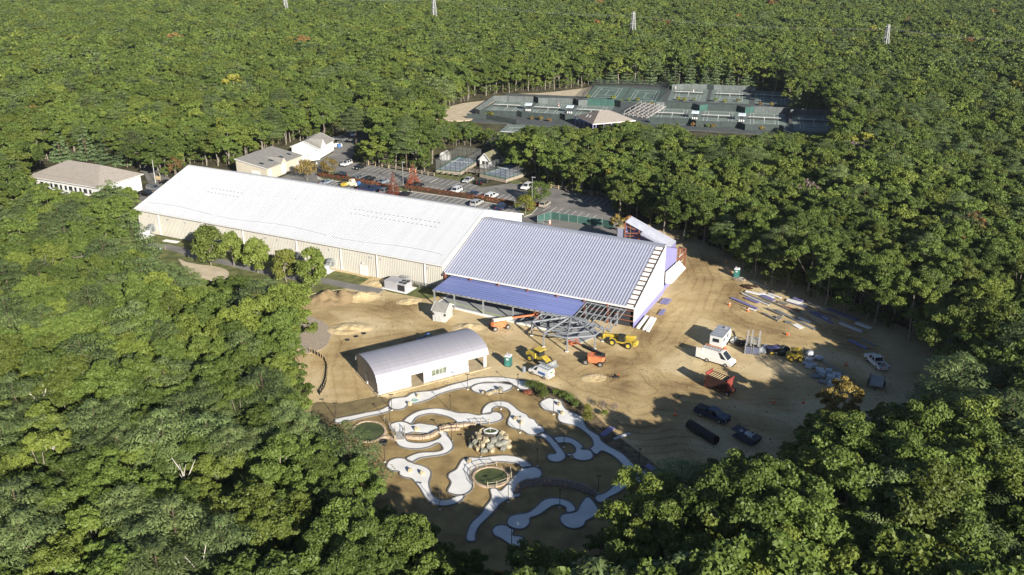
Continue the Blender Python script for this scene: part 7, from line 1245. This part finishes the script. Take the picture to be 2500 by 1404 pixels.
feature('russet_shrub', (618, 425), 3.5, 1.8, LF_rust, 'russet bush at the left corner of the tan workshop', 'tree', 20, n=700, leaf=.18, cb=.05, nb=10); feature('autumn_tree', (432, 432), 6.5, 2.8, LF_rust, 'brown thinning tree behind the left end of the white hall', 'tree', 21, n=1100, leaf=.18, cb=.15, nb=14)
feature('golden_oak', (2050, 1070), 10.6, 3.9, LF_gold, 'golden orange oak at the lower edge of the site', 'tree', 22, n=5500, leaf=.2, nb=34)
for k, (x, y, l) in enumerate(((1990, 1120, 'green oak left of the golden orange oak'), (2055, 1150, 'green oak just below the golden orange oak'))): feature('oak_tree', (x, y), 8.6, 3.9, LF_oak, l, 'oak tree', 140 + k, n=7000, leaf=.19, nb=40)
feature('white_pine', (285, 560), 13.0, 5.0, LF_pine, 'tall pale pine in front of the clubhouse', 'tree', 23, shape='pine', n=6000, leaf=.25, cb=.12, bark=M_barkpine); feature('white_pine', (335, 645), 11.5, 5.0, LF_pine, 'pale pine beside the asphalt path', 'tree', 24, shape='pine', n=6000, leaf=.25, cb=.1, bark=M_barkpine); feature('white_pine', (305, 615), 11.0, 4.2, LF_pine, 'pine between the clubhouse pine and the path', 'tree', 25, shape='pine', n=5000, leaf=.25, cb=.1, bark=M_barkpine)
feature('white_pine', (850, 1085), 11.5, 4.3, LF_pine, 'dark pine leaning over the green pond', 'tree', 26, z=8.0, shape='pine', n=7000, leaf=.2, cb=.3, bark=M_barkpine)
for k, (x, y, h) in enumerate(((150, 390, 11), (215, 388, 12), (265, 395, 13), (310, 400, 12))): feature('spruce_tree', (x, y), h, 4.2, LF_spruce, ['first', 'second', 'third', 'fourth'][k] + ' blue green spruce from the left behind the clubhouse', 'spruce', 30 + k, shape='cone', n=2600, leaf=.3, bark=M_barkpine, grp='spruces behind the clubhouse')
for k in range(14):
    x = 1455 + k * 32 + (k % 3) * 5; feature('evergreen_tree', (x, (204 if x < 1640 else 213) + k * .25), 9.5 + (k * 7 % 5) * .9, 3.4, LF_spruce, ['first','second','third','fourth','fifth','sixth','seventh','eighth','ninth','tenth','eleventh','twelfth','thirteenth','fourteenth'][k] + ' conical evergreen from the left behind the back tennis courts', 'evergreen', 50 + k, shape='cone', n=2200, leaf=.36, bark=M_barkpine, grp='evergreen screen behind the courts')
feature('evergreen_tree', (1945, 262), 9.0, 4.0, LF_spruce, 'broad evergreen between the back courts and the rightmost court', 'evergreen', 70, shape='cone', n=2000, leaf=.42, bark=M_barkpine); feature('evergreen_tree', (1985, 262), 8.0, 3.6, LF_pine, 'lighter evergreen at the corner above the rightmost court', 'evergreen', 71, shape='cone', n=1800, leaf=.42, bark=M_barkpine)
for k, (x, y, lf, l) in enumerate(((160, 57, LF_grey, 'grey leafless crown high in the woods at the upper left'), (131, 142, LF_grey, 'thin grey bare tree in the woods above the clubhouse'), (566, 146, LF_rust, 'reddish brown tree alone in the upper left woods'), (2078, 353, LF_grey, 'grey bare tree right of the rightmost court'), (2150, 388, LF_grey, 'larger grey bare tree in the right hand woods'), (1979, 455, LF_grey, 'grey bare crown above the material stacks'), (1921, 96, LF_rust, 'left one of two brown trees in the far woods'), (1961, 92, LF_rust, 'right one of two brown trees in the far woods'), (1470, 130, LF_grey, 'bare tree in the woods above the hard courts'), (1985, 90, LF_yel, 'yellow green tree beside the two brown ones'), (2310, 100, LF_rust, 'small red brown tree near the right hand pylon'))):
    feature('bare_tree' if lf is LF_grey else 'russet_tree', (x, y), 12.5, 4.6, lf, l, 'tree', 80 + k, z=10.5, n=1100 if lf is LF_grey else 1500, leaf=.3 if y > 300 else .55, nb=20, limbs=14, trunk=.25)
# white snags and pale limbs showing in the canopy
M_snag = mat('bleached_wood', (.50, .47, .42), .8, var=.1)
for k, (x, y, l) in enumerate(((370, 1040, 'bleached forked snag left of the pond'), (480, 1350, 'tall bleached snag at the bottom edge'), (115, 1065, 'small bleached snag in the left woods'), (1225, 372, 'pale dead trunk above the white hut'), (445, 1115, 'bleached twig snag in the lower left woods'), (85, 945, 'bleached snag at the far left'))):
    p = G(x, y, 11) if x != 1225 else G(1219, 366); t = thing('dead_snag', l, 'dead tree', (p.x, p.y, -.2), k, 'bleached snags', .55 if x == 1225 else 1.0); q = MB(); R = random.Random(k); q.tube((0, 0, 0), (.2, 0, 9), .2, .12, 6)
    for j in range(5): z0 = R.uniform(7, 9); a = R.uniform(0, 6.28); q.tube((.2, 0, z0), (.2 + math.cos(a) * R.uniform(.8, 1.8), math.sin(a) * 1.5, z0 + R.uniform(1.8, 3.8)), .09, .03, 5)
    q.obj('trunk', M_snag, t)
# ---------------------------------------------------------------- power line pylons
M_pylon = mat('pale_galvanised', (.40, .40, .40), .5, metal=.1, var=.05)
def pylon(px, py, h, label):
    p = G(px, py); t = thing('power_pylon', label, 'pylon', p, .5, 'steel lattice pylons of the power line'); w0, w1 = 2.0, .45; lv = [0, .22, .42, .60, .76, .90, 1.0]
    cor = lambda f, i: Vector(((w0 + (w1 - w0) * f) * (1 if i in (0, 1) else -1), (w0 + (w1 - w0) * f) * (1 if i in (0, 3) else -1), h * f))
    for i in range(4): MB().bar(cor(0, i), cor(1, i), .3).obj('leg', M_pylon, t)
    q = MB()
    for a, b in zip(lv[:-1], lv[1:]):
        for i in range(4): j = (i + 1) % 4; q.bar(cor(a, i), cor(b, j), .16).bar(cor(a, j), cor(b, i), .16).bar(cor(b, i), cor(b, j), .16)
    q.obj('lattice', M_pylon, t)
    for f in (.70, .83, .96): MB().bar((-1.7, 0, h * f), (1.7, 0, h * f), .2, .2).obj('cross_arm', M_pylon, t)
    return t
def pyl(px, yvis, ytop):
    b = G(px, yvis, 13.5); lo, hi = 10.0, 60.0
    for _ in range(40):
        m_ = (lo + hi) / 2
        if PX((b.x, b.y, m_))[1] > ytop: lo = m_
        else: hi = m_
    q = PX((b.x, b.y, 0)); return q[0], q[1], lo
PY = [(*pyl(697, 14, -25), 'leftmost pylon cut off by the top edge'), (*pyl(1060, 36, -12), 'second pylon from the left at the top edge'), (*pyl(1545, 67, 29), 'white lattice pylon above the tennis courts'), (*pyl(2163, 100, 60), 'rightmost white pylon in the right hand woods')]
pys = [pylon(*a) for a in PY]
pts = [Vector(o.location) + Vector((0, 0, PY[i][2] * .9)) for i, o in enumerate(pys)]; pts.append(pts[-1] + (pts[-1] - pts[-2]) * .9)
for k, (a, b) in enumerate(zip(pts[:-1], pts[1:])):
    q = MB(); pv = None
    for j in range(17):
        f = j / 16; c = a.lerp(b, f) - Vector((0, 0, 4 * f * (1 - f) * 2.5)); c -= a
        for s in (-3, 0, 3):
            if pv is not None: q.bar(pv + Vector((s * .5, s, 0)), c + Vector((s * .5, s, 0)), .022)
        pv = c
    o = q.obj('power_cables', M_hvac, loc=tuple(a)); tag(o, ['cables strung left of the second pylon', 'cables strung between the second and third pylons', 'cables strung between the two right hand pylons', 'cables leaving the rightmost pylon to the right'][k], 'cables', 'spans of the power line')

# ---------------------------------------------------------------- thin autumn haze
q = MB(); q.box((0, 1900, 37.6), (5200, 5200, 78)); hz = q.obj('haze', None); struct(hz, 'stuff'); hm = bpy.data.materials.new('thin_haze'); hm.use_nodes = True; hn = hm.node_tree
for n_ in list(hn.nodes):
    if n_.type != 'OUTPUT_MATERIAL': hn.nodes.remove(n_)
pv_ = hn.nodes.new('ShaderNodeVolumePrincipled'); pv_.inputs['Color'].default_value = (.86, .92, 1, 1); pv_.inputs['Density'].default_value = 0.00006; pv_.inputs['Anisotropy'].default_value = .2
hn.links.new(pv_.outputs[0], [n_ for n_ in hn.nodes if n_.type == 'OUTPUT_MATERIAL'][0].inputs['Volume']); hz.data.materials.clear(); hz.data.materials.append(hm)
